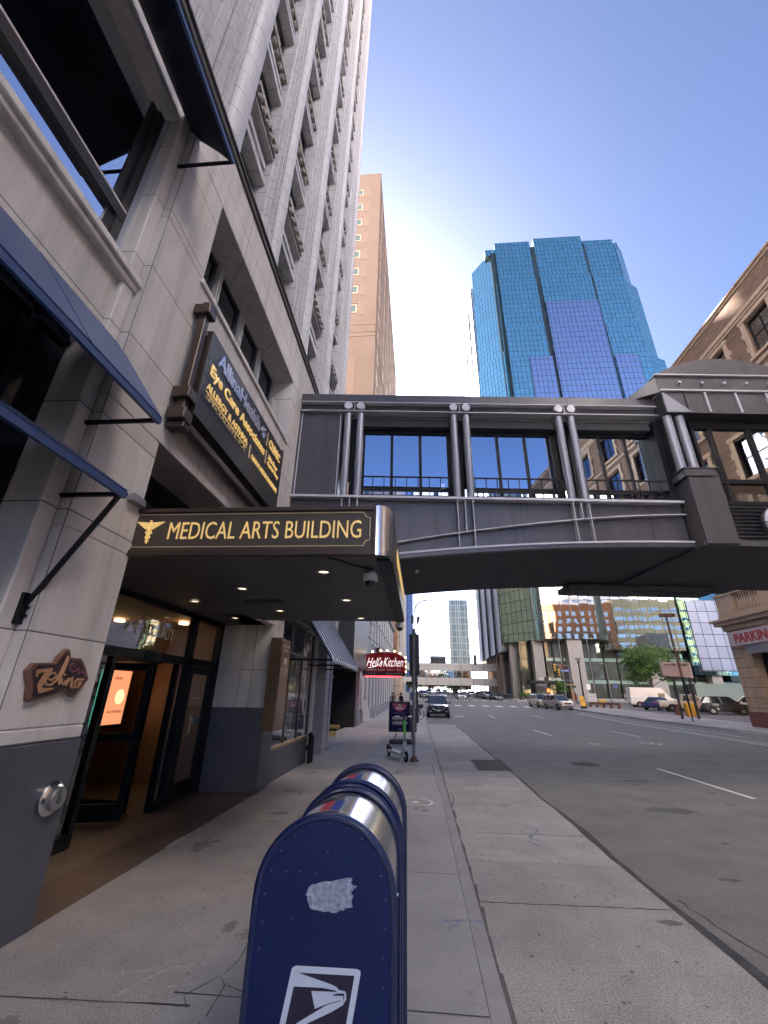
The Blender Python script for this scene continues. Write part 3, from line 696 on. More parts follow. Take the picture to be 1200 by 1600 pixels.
# two lit advertising screens inside the lobby, seen through the glass
def screen(y0, y1, col, lines, label, dark):
    t = root('advertising_screen', (-5.70, (y0+y1)/2, 1.0), label, 'screen')
    MB().box(-5.77, -5.71, y0-.03, y1+.03, .98, 2.0).build('casing', m_dark, t)
    MB().box(-5.708, -5.70, y0, y1, 1.03, 1.96).build('display', emit('screen_%s' % dark, col, .12), t)
    k = 0
    for s in lines:
        text(s, None, .045, (-5.695, y0+.06, 1.80-k*.085), (0, 1, 0), (0, 0, 1), emit('screen_text_'+dark, (.9, .95, .5) if dark == 'green' else (.5, .08, .03), .16 if dark == 'green' else .06), t, ext=.001, align='L', bold=.02); k += 1
    return t
screen(7.0, 7.98, (.05, .42, .26), ['      KE', '      RE', '    CRE', '      RE', '      NT', '   SEAT'], 'green lit advertising screen inside the lobby, left of the orange one', 'green')
t = screen(8.06, 8.60, (.95, .30, .14), ['ONLINE'], 'orange and red lit advertising screen inside the lobby', 'orange')
text('NO SMOKING', .42, .05, (-5.695, 8.33, 1.22), (0, 1, 0), (0, 0, 1), emit('screen_text_dk', (.1, .02, .01), .01), t, ext=.001)
mb = MB(); mb.lathe((-5.695, 8.38, 1.5), [(.001, 0), (.13, 0), (.13, .004), (.001, .004)], 24, axis='x'); mb.build('picture_shape', emit('screen_shape', (1, .62, .3), .16), t)
# gilt numerals on the transom glass
text('74 So. 9th', 1.15, .27, (xg+.012, 6.15, 2.36), (0, 1, 0), (0, 0, 1), m_goldlit, ef, 'street_number', ext=.002, shear=.15, bold=-.012)
# ------------- canopy
CN = root('entrance_canopy', (-1.7, 5.8, 2.87), 'brown box canopy lettered MEDICAL ARTS BUILDING over the entrance', 'canopy')
y0, y1, xl, xr, z0, z1 = 3.85, 7.82, -3.02, -.40, 2.87, 3.37
mb = MB(); mb.box(xl, xr, y0+.004, y1-.15, z0+.05, z1-.02); mb.box(xr, -.26, y0+.16, y1-.15, z0+.05, z1-.02); mb.build('canopy_body', m_signbrown, CN)
mb = MB()   # face rims
mb.box(xl, xr, y0-.035, y0+.003, z1-.045, z1); mb.box(xl, xr, y0-.035, y0+.003, z0-.01, z0+.05); mb.box(xl, xl+.03, y0-.035, y0+.003, z0+.05, z1-.045); mb.box(xr-.03, xr, y0-.035, y0+.003, z0+.05, z1-.045)
mb.box(xl+.5, -.26, y1-.15, y1, z0, z1)
mb.build('rim', m_bronze, CN, bevel=.004, seg=1)
mb = MB(); n = 10
rs = [[(xr+.155*math.sin(PI/2*k/n)*1.0, y0-.035+.19*(1-math.cos(PI/2*k/n)), z) for k in range(n+1)]+[(xr+.12*math.sin(PI/2*k/n), y0+.01+.17*(1-math.cos(PI/2*k/n)), z) for k in range(n, -1, -1)] for z in (z0-.01, z1)]
mb.rings(rs); mb.build('rounded_corner', m_steel, CN, smooth=True)
mb = MB(); mb.box(-.255, -.245, y0+.16, y1, z0-.01, z1); mb.build('side_panel', m_bronze, CN)
mb = MB(); mb.box(xl+.02, -.262, y0+.02, y1-.16, z0-.012, z0+.046); mb.box(-3.93, -3.025, 3.87, 8.49, z0+.0, z0+.05); mb.box(-3.44, -3.025, 7.3, 8.49, z0+.0, z0+.05); mb.box(-2.88, -.262, 7.67, 7.82, z0-.012, z0-.002); mb.build('soffit', m_soff, CN)
mb = MB(); mb.box(-.40, -.265, y0+.10, y1-.02, z0-.035, z0-.013); mb.build('drip_edge', m_dark, CN)
random.seed(5)
dl = [(-1.02, 4.42), (-2.25, 5.22), (-3.3, 6.05), (-1.01, 5.93), (-2.24, 6.8), (-3.3, 7.55), (-1.0, 7.48)]
dt = None
for (x, y) in dl:
    if dt is None:
        mb = MB(); mb.lathe((0, 0, 0), [(.055, .0), (.085, .0), (.085, -.008), (.055, -.008)], 24, caps=False); dt = mb.build('downlight', m_alu, CN, local=True)
        gl_ = MB().lathe((0, 0, .004), [(.001, -.004), (.055, -.004)], 20, caps=False).build('bulb', emit('downlight_bulb', (1, .75, .5), .22), dt, local=True); c = dt
    else:
        c = dt.copy(); COL.objects.link(c); g2 = gl_.copy(); COL.objects.link(g2); g2.parent = c
    c.location = (x+1.7, y-5.8, -.0125)
mb = MB(); mb.box(-2.55, -1.95, 5.9, 6.15, z0-.02, z0-.0125)
for k in range(5): mb.box(-2.52, -1.98, 5.92+k*.045, 5.94+k*.045, z0-.026, z0-.02)
mb.build('vent_grille', m_dkgrey, CN)
ys_ = y0-.0  # sign face
MB().box(xl+.035, xr-.035, y0-.012, y0+.002, z0+.055, z1-.05).build('sign_face', M('sign_face', (.072, .058, .045), .45, var=.05), CN)
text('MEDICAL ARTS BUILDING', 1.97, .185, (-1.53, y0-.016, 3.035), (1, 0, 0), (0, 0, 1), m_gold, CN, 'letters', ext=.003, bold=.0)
mb = MB(); X0, X1, Z0, Z1, r = -2.93, -.46, 2.955, 3.305, .06
path = []
for (cx, cz, a0) in ((X0, Z0, PI/2), (X1, Z0, PI), (X1, Z1, -PI/2), (X0, Z1, 0)):
    for k in range(5):
        a = a0-PI/2*k/4; path.append((cx+r*math.cos(a), y0-.015, cz+r*math.sin(a)))
path.append(path[0]); P_ = path
mb.tube([(p[0], p[1], p[2]) for p in P_], .0055, 6); mb.build('border_line', m_goldlit, CN)
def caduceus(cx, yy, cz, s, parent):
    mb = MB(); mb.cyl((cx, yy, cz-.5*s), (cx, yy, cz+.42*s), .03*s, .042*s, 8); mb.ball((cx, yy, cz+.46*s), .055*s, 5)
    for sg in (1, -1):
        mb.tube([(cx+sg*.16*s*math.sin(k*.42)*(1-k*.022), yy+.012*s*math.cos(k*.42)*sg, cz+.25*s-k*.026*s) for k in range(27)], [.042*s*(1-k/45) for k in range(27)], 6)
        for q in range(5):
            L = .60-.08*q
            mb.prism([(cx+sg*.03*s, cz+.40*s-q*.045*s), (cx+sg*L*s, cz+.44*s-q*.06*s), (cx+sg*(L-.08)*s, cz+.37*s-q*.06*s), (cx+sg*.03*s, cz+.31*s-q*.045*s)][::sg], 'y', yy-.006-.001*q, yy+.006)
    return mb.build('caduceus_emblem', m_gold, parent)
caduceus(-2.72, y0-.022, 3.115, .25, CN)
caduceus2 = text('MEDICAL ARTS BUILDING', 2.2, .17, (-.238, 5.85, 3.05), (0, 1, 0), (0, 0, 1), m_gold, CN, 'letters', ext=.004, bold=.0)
# bracket on the pillar at canopy top, little spot
t = root('small_floodlight', (-2.93, 3.75, 3.40), 'small grey floodlight on the pillar above the canopy corner', 'light')
mb = MB(); mb.box(-2.88, -2.80, 3.60, 3.80, 3.37, 3.43); mb.cyl((-2.84, 3.62, 3.43), (-2.84, 3.78, 3.43), .035, n=10); mb.build('housing', m_alu, t, bevel=.006)
# security cameras
def dome_cam(x, y, z, label, arm=True):
    t = root('security_camera', (x, y, z), label, 'camera', 'dome cameras under the canopy')
    mb = MB()
    if arm: mb.tube([(x+.04, y+.02, z), (x+.04, y, z-.02), (x, y, z-.03), (x, y, z-.05)], .014, 8)
    mb.lathe((x, y, z-.12), [(.045, .08), (.07, .07), (.078, .03), (.078, -.0), (.06, -.01)][::-1], 24); mb.build('housing', M('camera_white', (.62, .62, .6), .4), t, smooth=True)
    MB().lathe((x, y, z-.128), [(.001, -.055), (.025, -.05), (.045, -.033), (.056, -.01), (.058, .0)], 20, caps=False).build('dome', M('smoked_dome', (.01, .01, .012), .06, spec=.8), t, smooth=True)
dome_cam(-.50, 4.36, 2.86, 'white dome security camera under the near corner of the canopy')
dome_cam(-.33, 7.75, 2.86, 'small dark dome camera at the far end of the canopy edge')
mb = MB(); mb.tube([(-.50, 4.30, 2.855), (-.62, 4.1, 2.83), (-.75, 3.95, 2.84), (-.9, 3.9, 2.86)], .006, 6)
tag(mb.build('cable', m_dark), 'thin black cable looping from the camera under the canopy', 'cable')
# ------------- awnings
def awning(name, ztop, ztip, xtip, yend, label, strut=None, thick=.02, xw=-3.0, grp=None):
    t = root(name, (xw, -1, ztop), label, 'awning', 'navy awnings on the near pillar')
    mb = MB(); ya = -8.9
    n_ = Vector((ztop-ztip, 0, xtip-xw)).normalized()
    def P(x, y, z, k): return (x+n_.x*k, y, z+n_.z*k)
    mb.hexa([P(xw, ya, ztop, 0), P(xtip, ya, ztip, 0), P(xtip, yend, ztip, 0), P(xw, yend+.10, ztop, 0), P(xw, ya, ztop, thick), P(xtip, ya, ztip, thick), P(xtip, yend, ztip, thick), P(xw, yend+.10, ztop, thick)], 0)
    mb.box(xtip-.02, xtip+.012, ya, yend, ztip-.055, ztip+.0, 0)
    mb.build('fabric', [m_navy], t)
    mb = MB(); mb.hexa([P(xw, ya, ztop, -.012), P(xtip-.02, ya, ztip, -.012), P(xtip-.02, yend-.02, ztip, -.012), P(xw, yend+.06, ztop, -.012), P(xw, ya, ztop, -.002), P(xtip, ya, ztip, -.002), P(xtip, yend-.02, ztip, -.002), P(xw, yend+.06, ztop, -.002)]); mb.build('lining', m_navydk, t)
    q = .016; fm_ = MB()
    for y in (yend-.005, yend-2.2, yend-4.4):
        fm_.box(xw-.02, xtip+.01, y-q, y+q, ztip-.03, ztip+.0)
        fm_.tube([(xtip, y, ztip-.02), (xw, y, ztop-.03)], q, 4)
    mb = MB()
    for k in range(9): y = yend-.9-k*1.0; mb.hexa([P(xw, y, ztop, thick), P(xtip, y, ztip, thick), P(xtip, y+.012, ztip, thick), P(xw, y+.012, ztop, thick), P(xw, y, ztop, thick+.004), P(xtip, y, ztip, thick+.004), P(xtip, y+.012, ztip, thick+.004), P(xw, y+.012, ztop, thick+.004)])
    mb.build('seam', m_navy, t); mb = MB(); mb.box(xtip-.035, xtip-.022, -8.9, yend, ztip-.04, ztip-.01)
    fm_.build('frame', m_dark, t); mb.build('front_rail', m_dark, t)
    if strut:
        mb = MB(); mb.tube([(xtip-.03, yend-.03, ztip-.04), strut], .022, 6); mb.box(strut[0]-.05, strut[0]+.03, strut[1]-.06, strut[1]+.06, strut[2]-.13, strut[2]+.10)
        for k in range(3): mb.cyl((strut[0]+.03, strut[1]-.02, strut[2]+.05-k*.06), (strut[0]+.06, strut[1]-.02, strut[2]+.05-k*.06), .014, n=6)
        mb.build('strut', m_dark, t)
    return t
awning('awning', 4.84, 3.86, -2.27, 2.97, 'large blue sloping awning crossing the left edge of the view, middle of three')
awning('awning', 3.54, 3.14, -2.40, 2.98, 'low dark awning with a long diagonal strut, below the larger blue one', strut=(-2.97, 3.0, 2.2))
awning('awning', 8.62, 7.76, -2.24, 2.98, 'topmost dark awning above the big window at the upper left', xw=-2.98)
# ------------------------------------------------------------ projecting sign board of the clinics
t = root('clinic_sign', (-2.8, 5.5, 4.6), 'large dark clinic directory board reading Eye Care Associates, bracketed to the stone wall', 'sign')
xs = -2.65; Y0, Y1, Z0, Z1 = 4.0, 7.08, 4.70, 6.02
m_board = M('sign_board', (.045, .04, .042), .42, metal=.3, var=.08)
MB().box(xs-.16, xs-.012, Y0, Y1, Z0, Z1).build('cabinet', m_bronze, t, bevel=.006)
hs = [Z0, Z0+.33, Z0+.60, Z0+.72, Z0+.99, Z1]
mb = MB()
for a, b in ((Z0, 4.985), (4.99, 5.30), (5.305, 5.62), (5.625, Z1)): mb.box(xs-.012, xs, Y0, Y1, a, b)
mb.build('face_panel', m_board, t, bevel=.002, seg=1)
def ty(s, y, z, wd, h, mat, bold=.02, **k): text(s, wd, h, (xs+.006, y, z), (0, 1, 0), (0, 0, 1), mat, t, 'letters', ext=.008, bold=bold, align='L', **k)
ty('AllinaHealth', 4.25, 5.68, 1.58, .24, m_letter)
mb = MB()
for k in range(6):
    a = k*PI/3+.2; mb.tube([(xs+.01, 6.0+.03*math.cos(a), 5.78+.03*math.sin(a)), (xs+.01, 6.0+.10*math.cos(a-.25), 5.78+.10*math.sin(a-.25))], [.012, .026], 8)
mb.build('flower_emblem', m_letter, t)
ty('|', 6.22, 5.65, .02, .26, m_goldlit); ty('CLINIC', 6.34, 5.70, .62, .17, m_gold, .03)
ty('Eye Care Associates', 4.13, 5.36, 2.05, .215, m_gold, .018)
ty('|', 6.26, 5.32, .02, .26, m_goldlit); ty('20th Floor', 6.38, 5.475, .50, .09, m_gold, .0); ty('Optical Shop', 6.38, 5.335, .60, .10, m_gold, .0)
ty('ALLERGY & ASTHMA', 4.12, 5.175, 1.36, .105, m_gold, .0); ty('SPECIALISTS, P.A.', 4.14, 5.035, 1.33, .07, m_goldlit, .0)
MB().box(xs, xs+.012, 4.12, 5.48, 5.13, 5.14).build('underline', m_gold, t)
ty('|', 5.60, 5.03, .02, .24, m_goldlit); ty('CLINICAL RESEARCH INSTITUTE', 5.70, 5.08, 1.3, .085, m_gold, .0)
mb = MB()
mb.box(-2.80, -2.70, 3.84, 3.94, 4.52, 6.30)
for z in (4.50, 4.80, 6.14): mb.box(-2.86, -2.64, 3.79, 3.98, z, z+.15)
mb.box(-2.88, -2.66, 3.86, 4.0, 4.42, 4.5); mb.box(-2.80, -2.70, 3.9, 7.15, 4.50, 4.60); mb.box(-2.80, -2.72, 3.86, 3.90, 6.3, 6.4); mb.box(-2.76, -2.66, 7.09, 7.17, 4.5, 6.1)
mb.box(-2.88, -2.72, 3.96, 4.02, 5.9, 6.0); mb.box(-2.88, -2.72, 3.96, 4.02, 4.8, 4.9)
mb.build('bracket_frame', m_bronze, t, bevel=.008, seg=1)
# ------------------------------------------------------------ carved restaurant plaque on the near pillar
t = root('wall_plaque', (-2.85, 3.4, 1.75), 'carved brown plaque lettered Zelino on the near stone pillar', 'plaque')
OUT = [(3.071,1.755),(3.109,1.81),(3.303,1.825),(3.32,1.87),(3.382,1.938),(3.417,1.927),(3.439,1.874),(3.563,1.875),(3.629,1.816),(3.708,1.719),(3.671,1.663),(3.594,1.572),(3.556,1.583),(3.487,1.624),(3.329,1.583),(3.18,1.544),(3.154,1.556),(3.132,1.644)]
MB().prism(OUT, 'x', -2.878, -2.835).build('board', M('plaque_edge', (.17, .085, .055), .5, var=.15), t, bevel=.008)
cx = sum(p[0] for p in OUT)/len(OUT); cz = sum(p[1] for p in OUT)/len(OUT)
INN = [(cx+(p[0]-cx)*.90, cz+(p[1]-cz)*.86) for p in OUT]
MB().prism(INN, 'x', -2.834, -2.829).build('field', M('plaque_field', (.040, .018, .022), .5, var=.3, vs=12), t)
m_zel = M('plaque_letter', (.42, .23, .12), .45, var=.1); m_zel2 = M('plaque_letter_plum', (.16, .05, .08), .5)
mb = MB()
mb.prism([(3.143,1.718),(3.129,1.763),(3.272,1.784),(3.274,1.765),(3.225,1.641),(3.337,1.643),(3.33,1.63),(3.23,1.603),(3.213,1.605),(3.181,1.659),(3.213,1.752),(3.159,1.743),(3.154,1.718)], 'x', -2.828, -2.820)
for pth, r in (([(3.265,1.705),(3.302,1.696),(3.333,1.728),(3.307,1.749),(3.264,1.74),(3.234,1.694),(3.264,1.661),(3.303,1.662),(3.344,1.693)], .0085), ([(3.344,1.693),(3.361,1.754),(3.378,1.817),(3.392,1.879),(3.404,1.85),(3.389,1.771),(3.370,1.709),(3.385,1.668)], .009),
               ([(3.395,1.714),(3.402,1.679),(3.425,1.669),(3.443,1.700)], .009), ([(3.409,1.738),(3.416,1.744)], .008), ([(3.455,1.66),(3.466,1.715),(3.480,1.70),(3.498,1.718),(3.505,1.692),(3.511,1.655),(3.535,1.645)], .010), ([(3.565,1.712),(3.540,1.687),(3.556,1.651),(3.594,1.651),(3.612,1.684),(3.59,1.712),(3.562,1.712),(3.629,1.712)], .010), ([(3.575,1.68),(3.585,1.672),(3.59,1.685),(3.575,1.69)], .005)):
    mb.tube([(-2.824, a, b) for a, b in pth], r, 6)
mb.build('lettering', m_zel, t)
mb = MB()
for pth in ([(3.481,1.799),(3.489,1.819),(3.461,1.83),(3.438,1.805),(3.448,1.779),(3.495,1.765),(3.532,1.789)], [(3.534,1.795),(3.56,1.752),(3.585,1.785),(3.60,1.76),(3.625,1.765)], [(3.63,1.735),(3.64,1.745)]): mb.tube([(-2.824, a, b) for a, b in pth], .0075, 6)
mb.build('small_lettering', m_zel2, t)
# round steel door push-button
t = root('push_plate', (-2.868, 3.66, .86), 'round stainless push button plate on the granite of the near pillar', 'door button')
mb = MB(); mb.lathe((-2.868, 3.66, .86), [(.001, .0), (.118, 0), (.118, .035), (.095, .06), (.08, .064)], 36, axis='x', caps=False); mb.build('housing', m_steel, t, smooth=True)
mb = MB(); mb.lathe((-2.868, 3.66, .86), [(.08, .05), (.078, .085), (.07, .092), (.001, .094)], 36, axis='x', caps=False); mb.build('button', m_alu, t, smooth=True)
mb = MB(); xx = -2.772; mb.tube([(xx, 3.655, .90), (xx, 3.655, .87), (xx, 3.675, .865), (xx, 3.682, .845)], .003, 5); mb.ball((xx, 3.655, .912), .006, 4); mb.lathe((xx, 3.66, .852), [(.018, -.002), (.022, -.002), (.022, .002), (.018, .002)], 16, axis='x', caps=False)
mb.build('wheelchair_symbol', m_dkgrey, t)
# ------------------------------------------------------------ directory cabinet and display window past the entrance
t = root('tenant_directory', (-2.85, 8.9, 1.0), 'tall bronze tenant directory cabinet beside the display window', 'directory')
m_dir = M('directory_bronze', (.15, .095, .055), .45, metal=.2, var=.08)
MB().box(-2.87, -2.66, 8.38, 9.02, .98, 2.62).build('cabinet', m_dir, t, bevel=.008)
MB().box(-2.655, -2.645, 8.42, 8.98, 1.03, 2.57).build('glass_front', M('directory_face', (.30, .18, .13), .12), t)
m_dl = M('directory_text', (.55, .48, .44), .5)
text('MEDICAL ARTS', .42, .05, (-2.640, 8.7, 2.46), (0, 1, 0), (0, 0, 1), m_dl, t, ext=.001); text('BUILDING', .3, .05, (-2.640, 8.7, 2.38), (0, 1, 0), (0, 0, 1), m_dl, t, ext=.001)
mb = MB()
for k in range(7): mb.box(-2.645, -2.640, 8.44, 8.96, 1.2+k*.15, 1.206+k*.15)
mb.build('divider', m_dir, t)
MB().box(-2.643, -2.638, 8.60, 8.80, 2.14, 2.26).build('pale_panel', m_dl, t)
D = MB()
MB().box(-2.98, -2.90, 9.15, 12.25, .58, .63).build('window_sill', M('brass_trim', (.45, .30, .12), .35, metal=.6), B); D.box(-2.98, -2.92, 9.15, 12.25, 3.12, 3.2)
for y in (9.15, 10.1, 11.15, 12.2): D.box(-2.98, -2.93, y, y+.05, .63, 3.12)
D.box(-2.98, -2.93, 9.2, 12.2, 2.45, 2.5)
dw = D.build('display_window', M('bronze_frame', (.12, .09, .06), .45), B)
MB().face([(-2.955, 9.15, .63), (-2.955, 12.25, .63), (-2.955, 12.25, 3.12), (-2.955, 9.15, 3.12)]).build('pane', glass_pane('display_glass', refl=.14, tint=(.8, .82, .82), gcol=(1, 1, 1), wob=.012), dw)
MB().box(-3.45, -3.40, 9.15, 12.25, .6, 3.2).build('backdrop', M('display_back', (.26, .24, .21), .5, var=.3, vs=1), B)
t = root('lease_poster', (-2.99, 10.4, .9), 'tall pale FOR LEASE poster standing inside the display window', 'poster')
MB().box(-3.0, -2.985, 10.05, 10.85, .72, 1.98).build('sheet', M('poster_pale', (.55, .62, .60), .6), t)
text('FOR', .4, .1, (-2.98, 10.45, 1.78), (0, 1, 0), (0, 0, 1), m_dkgrey, t, ext=.002); text('LEASE', .62, .17, (-2.98, 10.45, 1.5), (0, 1, 0), (0, 0, 1), m_dkgrey, t, ext=.002, bold=.02)
text('RICE', .4, .1, (-2.98, 10.45, .8), (0, 1, 0), (0, 0, 1), m_dkgrey, t, ext=.002)
mb = MB(); mb.lathe((-2.983, 10.45, 1.05), [(.07, 0), (.09, 0), (.09, .003), (.07, .003)], 20, axis='x', caps=False)
for z in (1.36, 1.3, 1.22): mb.box(-2.985, -2.981, 10.2, 10.7, z, z+.012)
mb.build('printed_mark', m_dkgrey, t)
t = root('standpipe', (-2.84, 12.2, 0), 'short twin black standpipe at the foot of the display window', 'standpipe')
mb = MB(); mb.cyl((-2.80, 12.1, 0), (-2.80, 12.1, .62), .05, n=12); mb.cyl((-2.80, 12.3, 0), (-2.80, 12.3, .55), .05, n=12); mb.ball((-2.80, 12.1, .64), .065, 5); mb.ball((-2.80, 12.3, .57), .06, 5); mb.box(-2.88, -2.8, 12.05, 12.35, .3, .4); mb.build('pipe', m_dark, t)
MB().box(-3.44, -3.3, 12.56, 13.94, 0, 3.1).build('dark_panel', m_dark, B); MB().box(-3.44, -3.3, 14.46, 14.74, 0, 3.1).build('side_panel', m_dark, B)
t = root('metal_awning', (-3.0, 11, 2.4), 'blue-grey standing seam metal awning over the display window', 'awning')
mb = MB(); xa, za, xb, zb, ya, yb = -2.86, 3.85, -1.86, 2.33, 9.5, 13.6
mb.hexa([(xa, ya, za-.03), (xb, ya, zb-.03), (xb, yb, zb-.03), (xa, yb, za-.03), (xa, ya, za), (xb, ya, zb), (xb, yb, zb), (xa, yb, za)]); mb.box(xb-.02, xb+.01, ya, yb, zb-.07, zb)
mb.build('roof_sheet', M('awning_blue_grey', (.16, .20, .30), .35, metal=.3, var=.06), t)
mb = MB()
for k in range(11):
    y = ya+.01+(yb-ya-.05)*k/10; mb.hexa([(xa, y, za-.0), (xb, y, zb), (xb, y+.025, zb), (xa, y+.025, za), (xa, y, za+.045), (xb, y, zb+.045), (xb, y+.025, zb+.045), (xa, y+.025, za+.045)])
mb.build('seam', M('awning_blue_grey', (1, 1, 1)), t)
mb = MB()
for y in (ya+.05, 11.5, yb-.05): mb.tube([(xb, y, zb-.03), (xa, y, zb-.03)], .02, 6); mb.tube([(xb, y, zb-.04), (xa, y, za-.1)], .02, 6)
mb.build('frame', m_dark, t)
# ------------------------------------------------------------ garage building, restaurant block and towers farther along on the left
def facade_block(name, loc, label, x0, x1, y0, y1, z0, z1, mat, cat='building', group=None):
    t = root(name, loc, label, cat, group); MB().box(x0, x1, y0, y1, z0, z1).build('wall', mat, t); return t
m_dgrey = M('dark_grey_cladding', (.075, .075, .085), .5, var=.1)
t = root('parking_garage', (-8, 19, 0), 'dark grey garage front with a black vehicle opening, past the metal awning', 'garage')
mb = MB(); wall(mb, 'x', -3.9, -3.42, 15.2, 25.0, 0, 9.5, [(15.6, 24.6, -1, 2.7)]); mb.box(-14, -3.905, 15.2, 25.0, 3.3, 9.5); mb.box(-14, -13.5, 15.2, 25, 0, 3.3); mb.build('wall', m_dgrey, t)
mb = MB(); mb.box(-3.418, -2.8, 19.0, 24.9, 2.75, 9.6); mb.box(-3.418, -3.0, 15.25, 16.1, 3.0, 9.0); mb.build('column_cladding', M('blue_grey_cladding', (.085, .088, .11), .4, metal=.2, var=.06), t)
mb = MB(); mb.box(-6.5, -3.5, 19.6, 19.8, 0, .16); mb.box(-5.6, -4.0, 23.2, 23.5, 0, .16); mb.build('yellow_kerb', M('yellow_kerb', (.42, .33, .12), .7, var=.2), t)
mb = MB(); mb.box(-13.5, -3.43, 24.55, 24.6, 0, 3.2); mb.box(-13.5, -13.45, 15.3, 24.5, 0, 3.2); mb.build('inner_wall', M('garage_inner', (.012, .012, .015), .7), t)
mb = MB(); mb.box(-5.4, -5.1, 24.45, 24.54, 1.1, 1.5); mb.cyl((-6.5, 24.4, 2.4), (-4.6, 24.4, 2.45), .06); mb.build('pipe_and_box', m_alu, t)
# restaurant block with pale pilasters
t = root('restaurant_block', (-8, 40, 0), 'long grey block of tall white-framed windows behind the Hell\'s Kitchen sign', 'building')
m_pil = M('pilaster_grey', (.30, .30, .31), .7, var=.1, streak=.2)
mb = MB(); mb.box(-16, -3.9, 25.02, 62, 0, 10.0); mb.box(-4.2, -3.45, 25.02, 62, 4.15, 5.0); mb.box(-4.2, -3.35, 25.02, 62, 9.7, 10.3); mb.build('wall', m_pil, t)
yk = [25.05, 27.4, 29.6, 31.9, 34.3, 36.8, 39.4, 42.1, 44.9, 47.8, 51, 54.3, 57.7, 61.2]
for k, y in enumerate(yk):
    MB().box(-3.9, -3.48, y, y+.8, 0, 4.15).box(-3.9, -3.52, y+.1, y+.7, 5.0, 9.7).build('pilaster', m_pil if k > 1 else m_dgrey, t)
    if k < 13:
        wdt = yk[k+1]-y-.8; yc = y+.8+wdt/2
        window(t, (-3.62, yc, .75+gz(-4, yc)), wdt, 3.1, '+x', m_white, g_dark, 3, 3, .07, rowpos=[.3, .75])
        window(t, (-3.62, yc, 5.2), wdt, 1.9, '+x', m_white, g_sky, 2, 2, .09); window(t, (-3.62, yc, 7.3), wdt, 2.3, '+x', m_white, g_sky, 2, 2, .09)
        mb = MB(); mb.hexa([(-3.6, yc-wdt/2, 0), (-3.42, yc-wdt/2, 0), (-3.42, yc+wdt/2, 0), (-3.6, yc+wdt/2, 0), (-3.6, yc-wdt/2, .75), (-3.5, yc-wdt/2+.1, .7), (-3.5, yc+wdt/2-.1, .7), (-3.6, yc+wdt/2, .75)]); mb.build('window_plinth', m_pil, t)
MB().box(-3.44, -2.95, 25.05, 27.0, 3.75, 5.6).build('entrance_hood', m_dgrey, t)
MB().box(-3.44, -2.9, 25.03, 27.1, 5.6, 6.6).build('maroon_fascia', M('maroon_fascia', (.07, .015, .02), .5), t)
mb = MB(); mb.box(-3.5, -3.3, 25.2, 25.7, .8, 3.0); mb.box(-3.5, -3.3, 26.3, 26.9, .8, 3.0); mb.build('menu_case', M('menu_case', (.55, .55, .53), .5, var=.3, vs=4), t)
mb = MB(); mb.prism([(-3.3, .15), (-2.85, .1), (-3.1, 1.25), (-3.35, 1.3)], 'y', 27.4, 27.45); mb.build('menu_stand', m_white, t)
# red restaurant sign with bulbs
t = root('restaurant_sign', (-1.85, 24, 2.5), 'red Hell\'s Kitchen sign edged with glowing bulbs, hung over the pavement', 'sign')
m_red = M('sign_red', (.27, .014, .018), .6, var=.12, spec=.2)
xl, xr, zb, zt = -3.0, -.72, 2.52, 3.62
pts = [(xl, zb), (xr, zb), (xr, zt-.35), (xr-.06, zt-.18), (xr-.3, zt-.02), (xl+1.7, zt+.08), (xl+1.0, zt+.08), (xl+.2, zt-.02), (xl, zt-.25)]
MB().prism(pts, 'y', 23.9, 24.15).build('panel', m_red, t)
yf = 23.895
mw = emit('sign_white', (.9, .86, .88), .12)
text("Hell's", .86, .46, (-2.36, yf-.01, 2.98), (1, 0, 0), (0, 0, 1), mw, t, 'script', ext=.006, shear=.5, bold=-.012); text('Kitchen', 1.06, .46, (-1.36, yf-.01, 2.98), (1, 0, 0), (0, 0, 1), mw, t, 'script', ext=.006, shear=.45, bold=-.012)
for s, x, wd in (('Breakfast', -2.56, .62), ('Lunch', -1.99, .36), ('Dinner', -1.48, .4), ('Bar', -1.05, .22)): text(s, wd, .10, (x, yf-.01, 2.78), (1, 0, 0), (0, 0, 1), M('sign_pale', (.55, .5, .5), .5), t, ext=.004, bold=.02)
text('Damn Good Food', .62, .06, (-2.62, yf-.012, 2.60), (1, 0, 0), (0, 0, 1), m_white, t, ext=.003); text('Happy Hour 3-6 Tue-Friday', .88, .06, (-1.3, yf-.012, 2.60), (1, 0, 0), (0, 0, 1), m_white, t, ext=.003)
MB().tube([(-2.7, yf-.01, 2.90), (-2.3, yf-.01, 2.98), (-2.1, yf-.01, 3.1), (-1.9, yf-.01, 3.2)], .012, 5).build('flourish', mw, t)
MB().box(xl, xr, 23.89, 23.899, 2.53, 2.69).build('dark_band', M('sign_dark_band', (.02, .008, .01), .5), t)
MB().box(xl+.15, xr-.25, 23.92, 24.12, 2.46, 2.519).build('red_tube', emit('red_glow', (1, .05, .06), .4), t)
bp = None
edge = [(xl-.02, 2.95), (xl-.02, 3.25), (xl+.1, 3.52), (xl+.5, 3.7), (xl+.95, 3.76), (xl+1.3, 3.76), (xl+1.7, 3.74), (xl+2.0, 3.62), (xr, 3.42), (xr+.02, 3.2), (xr+.02, 2.95), (xr+.02, 2.7)]
for i, (x, z) in enumerate(edge):
    if bp is None:
        bp = MB().cyl((0, 0, -.05), (0, 0, .0), .03, n=8).build('socket', m_dark, t, local=True); bg_ = MB().ball((0, 0, .035), .05, 5).build('bulb', emit('warm_bulb', (1, .62, .22), 1.5), bp, local=True); c = bp
    else:
        c = bp.copy(); COL.objects.link(c); g2 = bg_.copy(); COL.objects.link(g2); g2.parent = c
    c.location = (x+1.85, -.02, z-2.5)
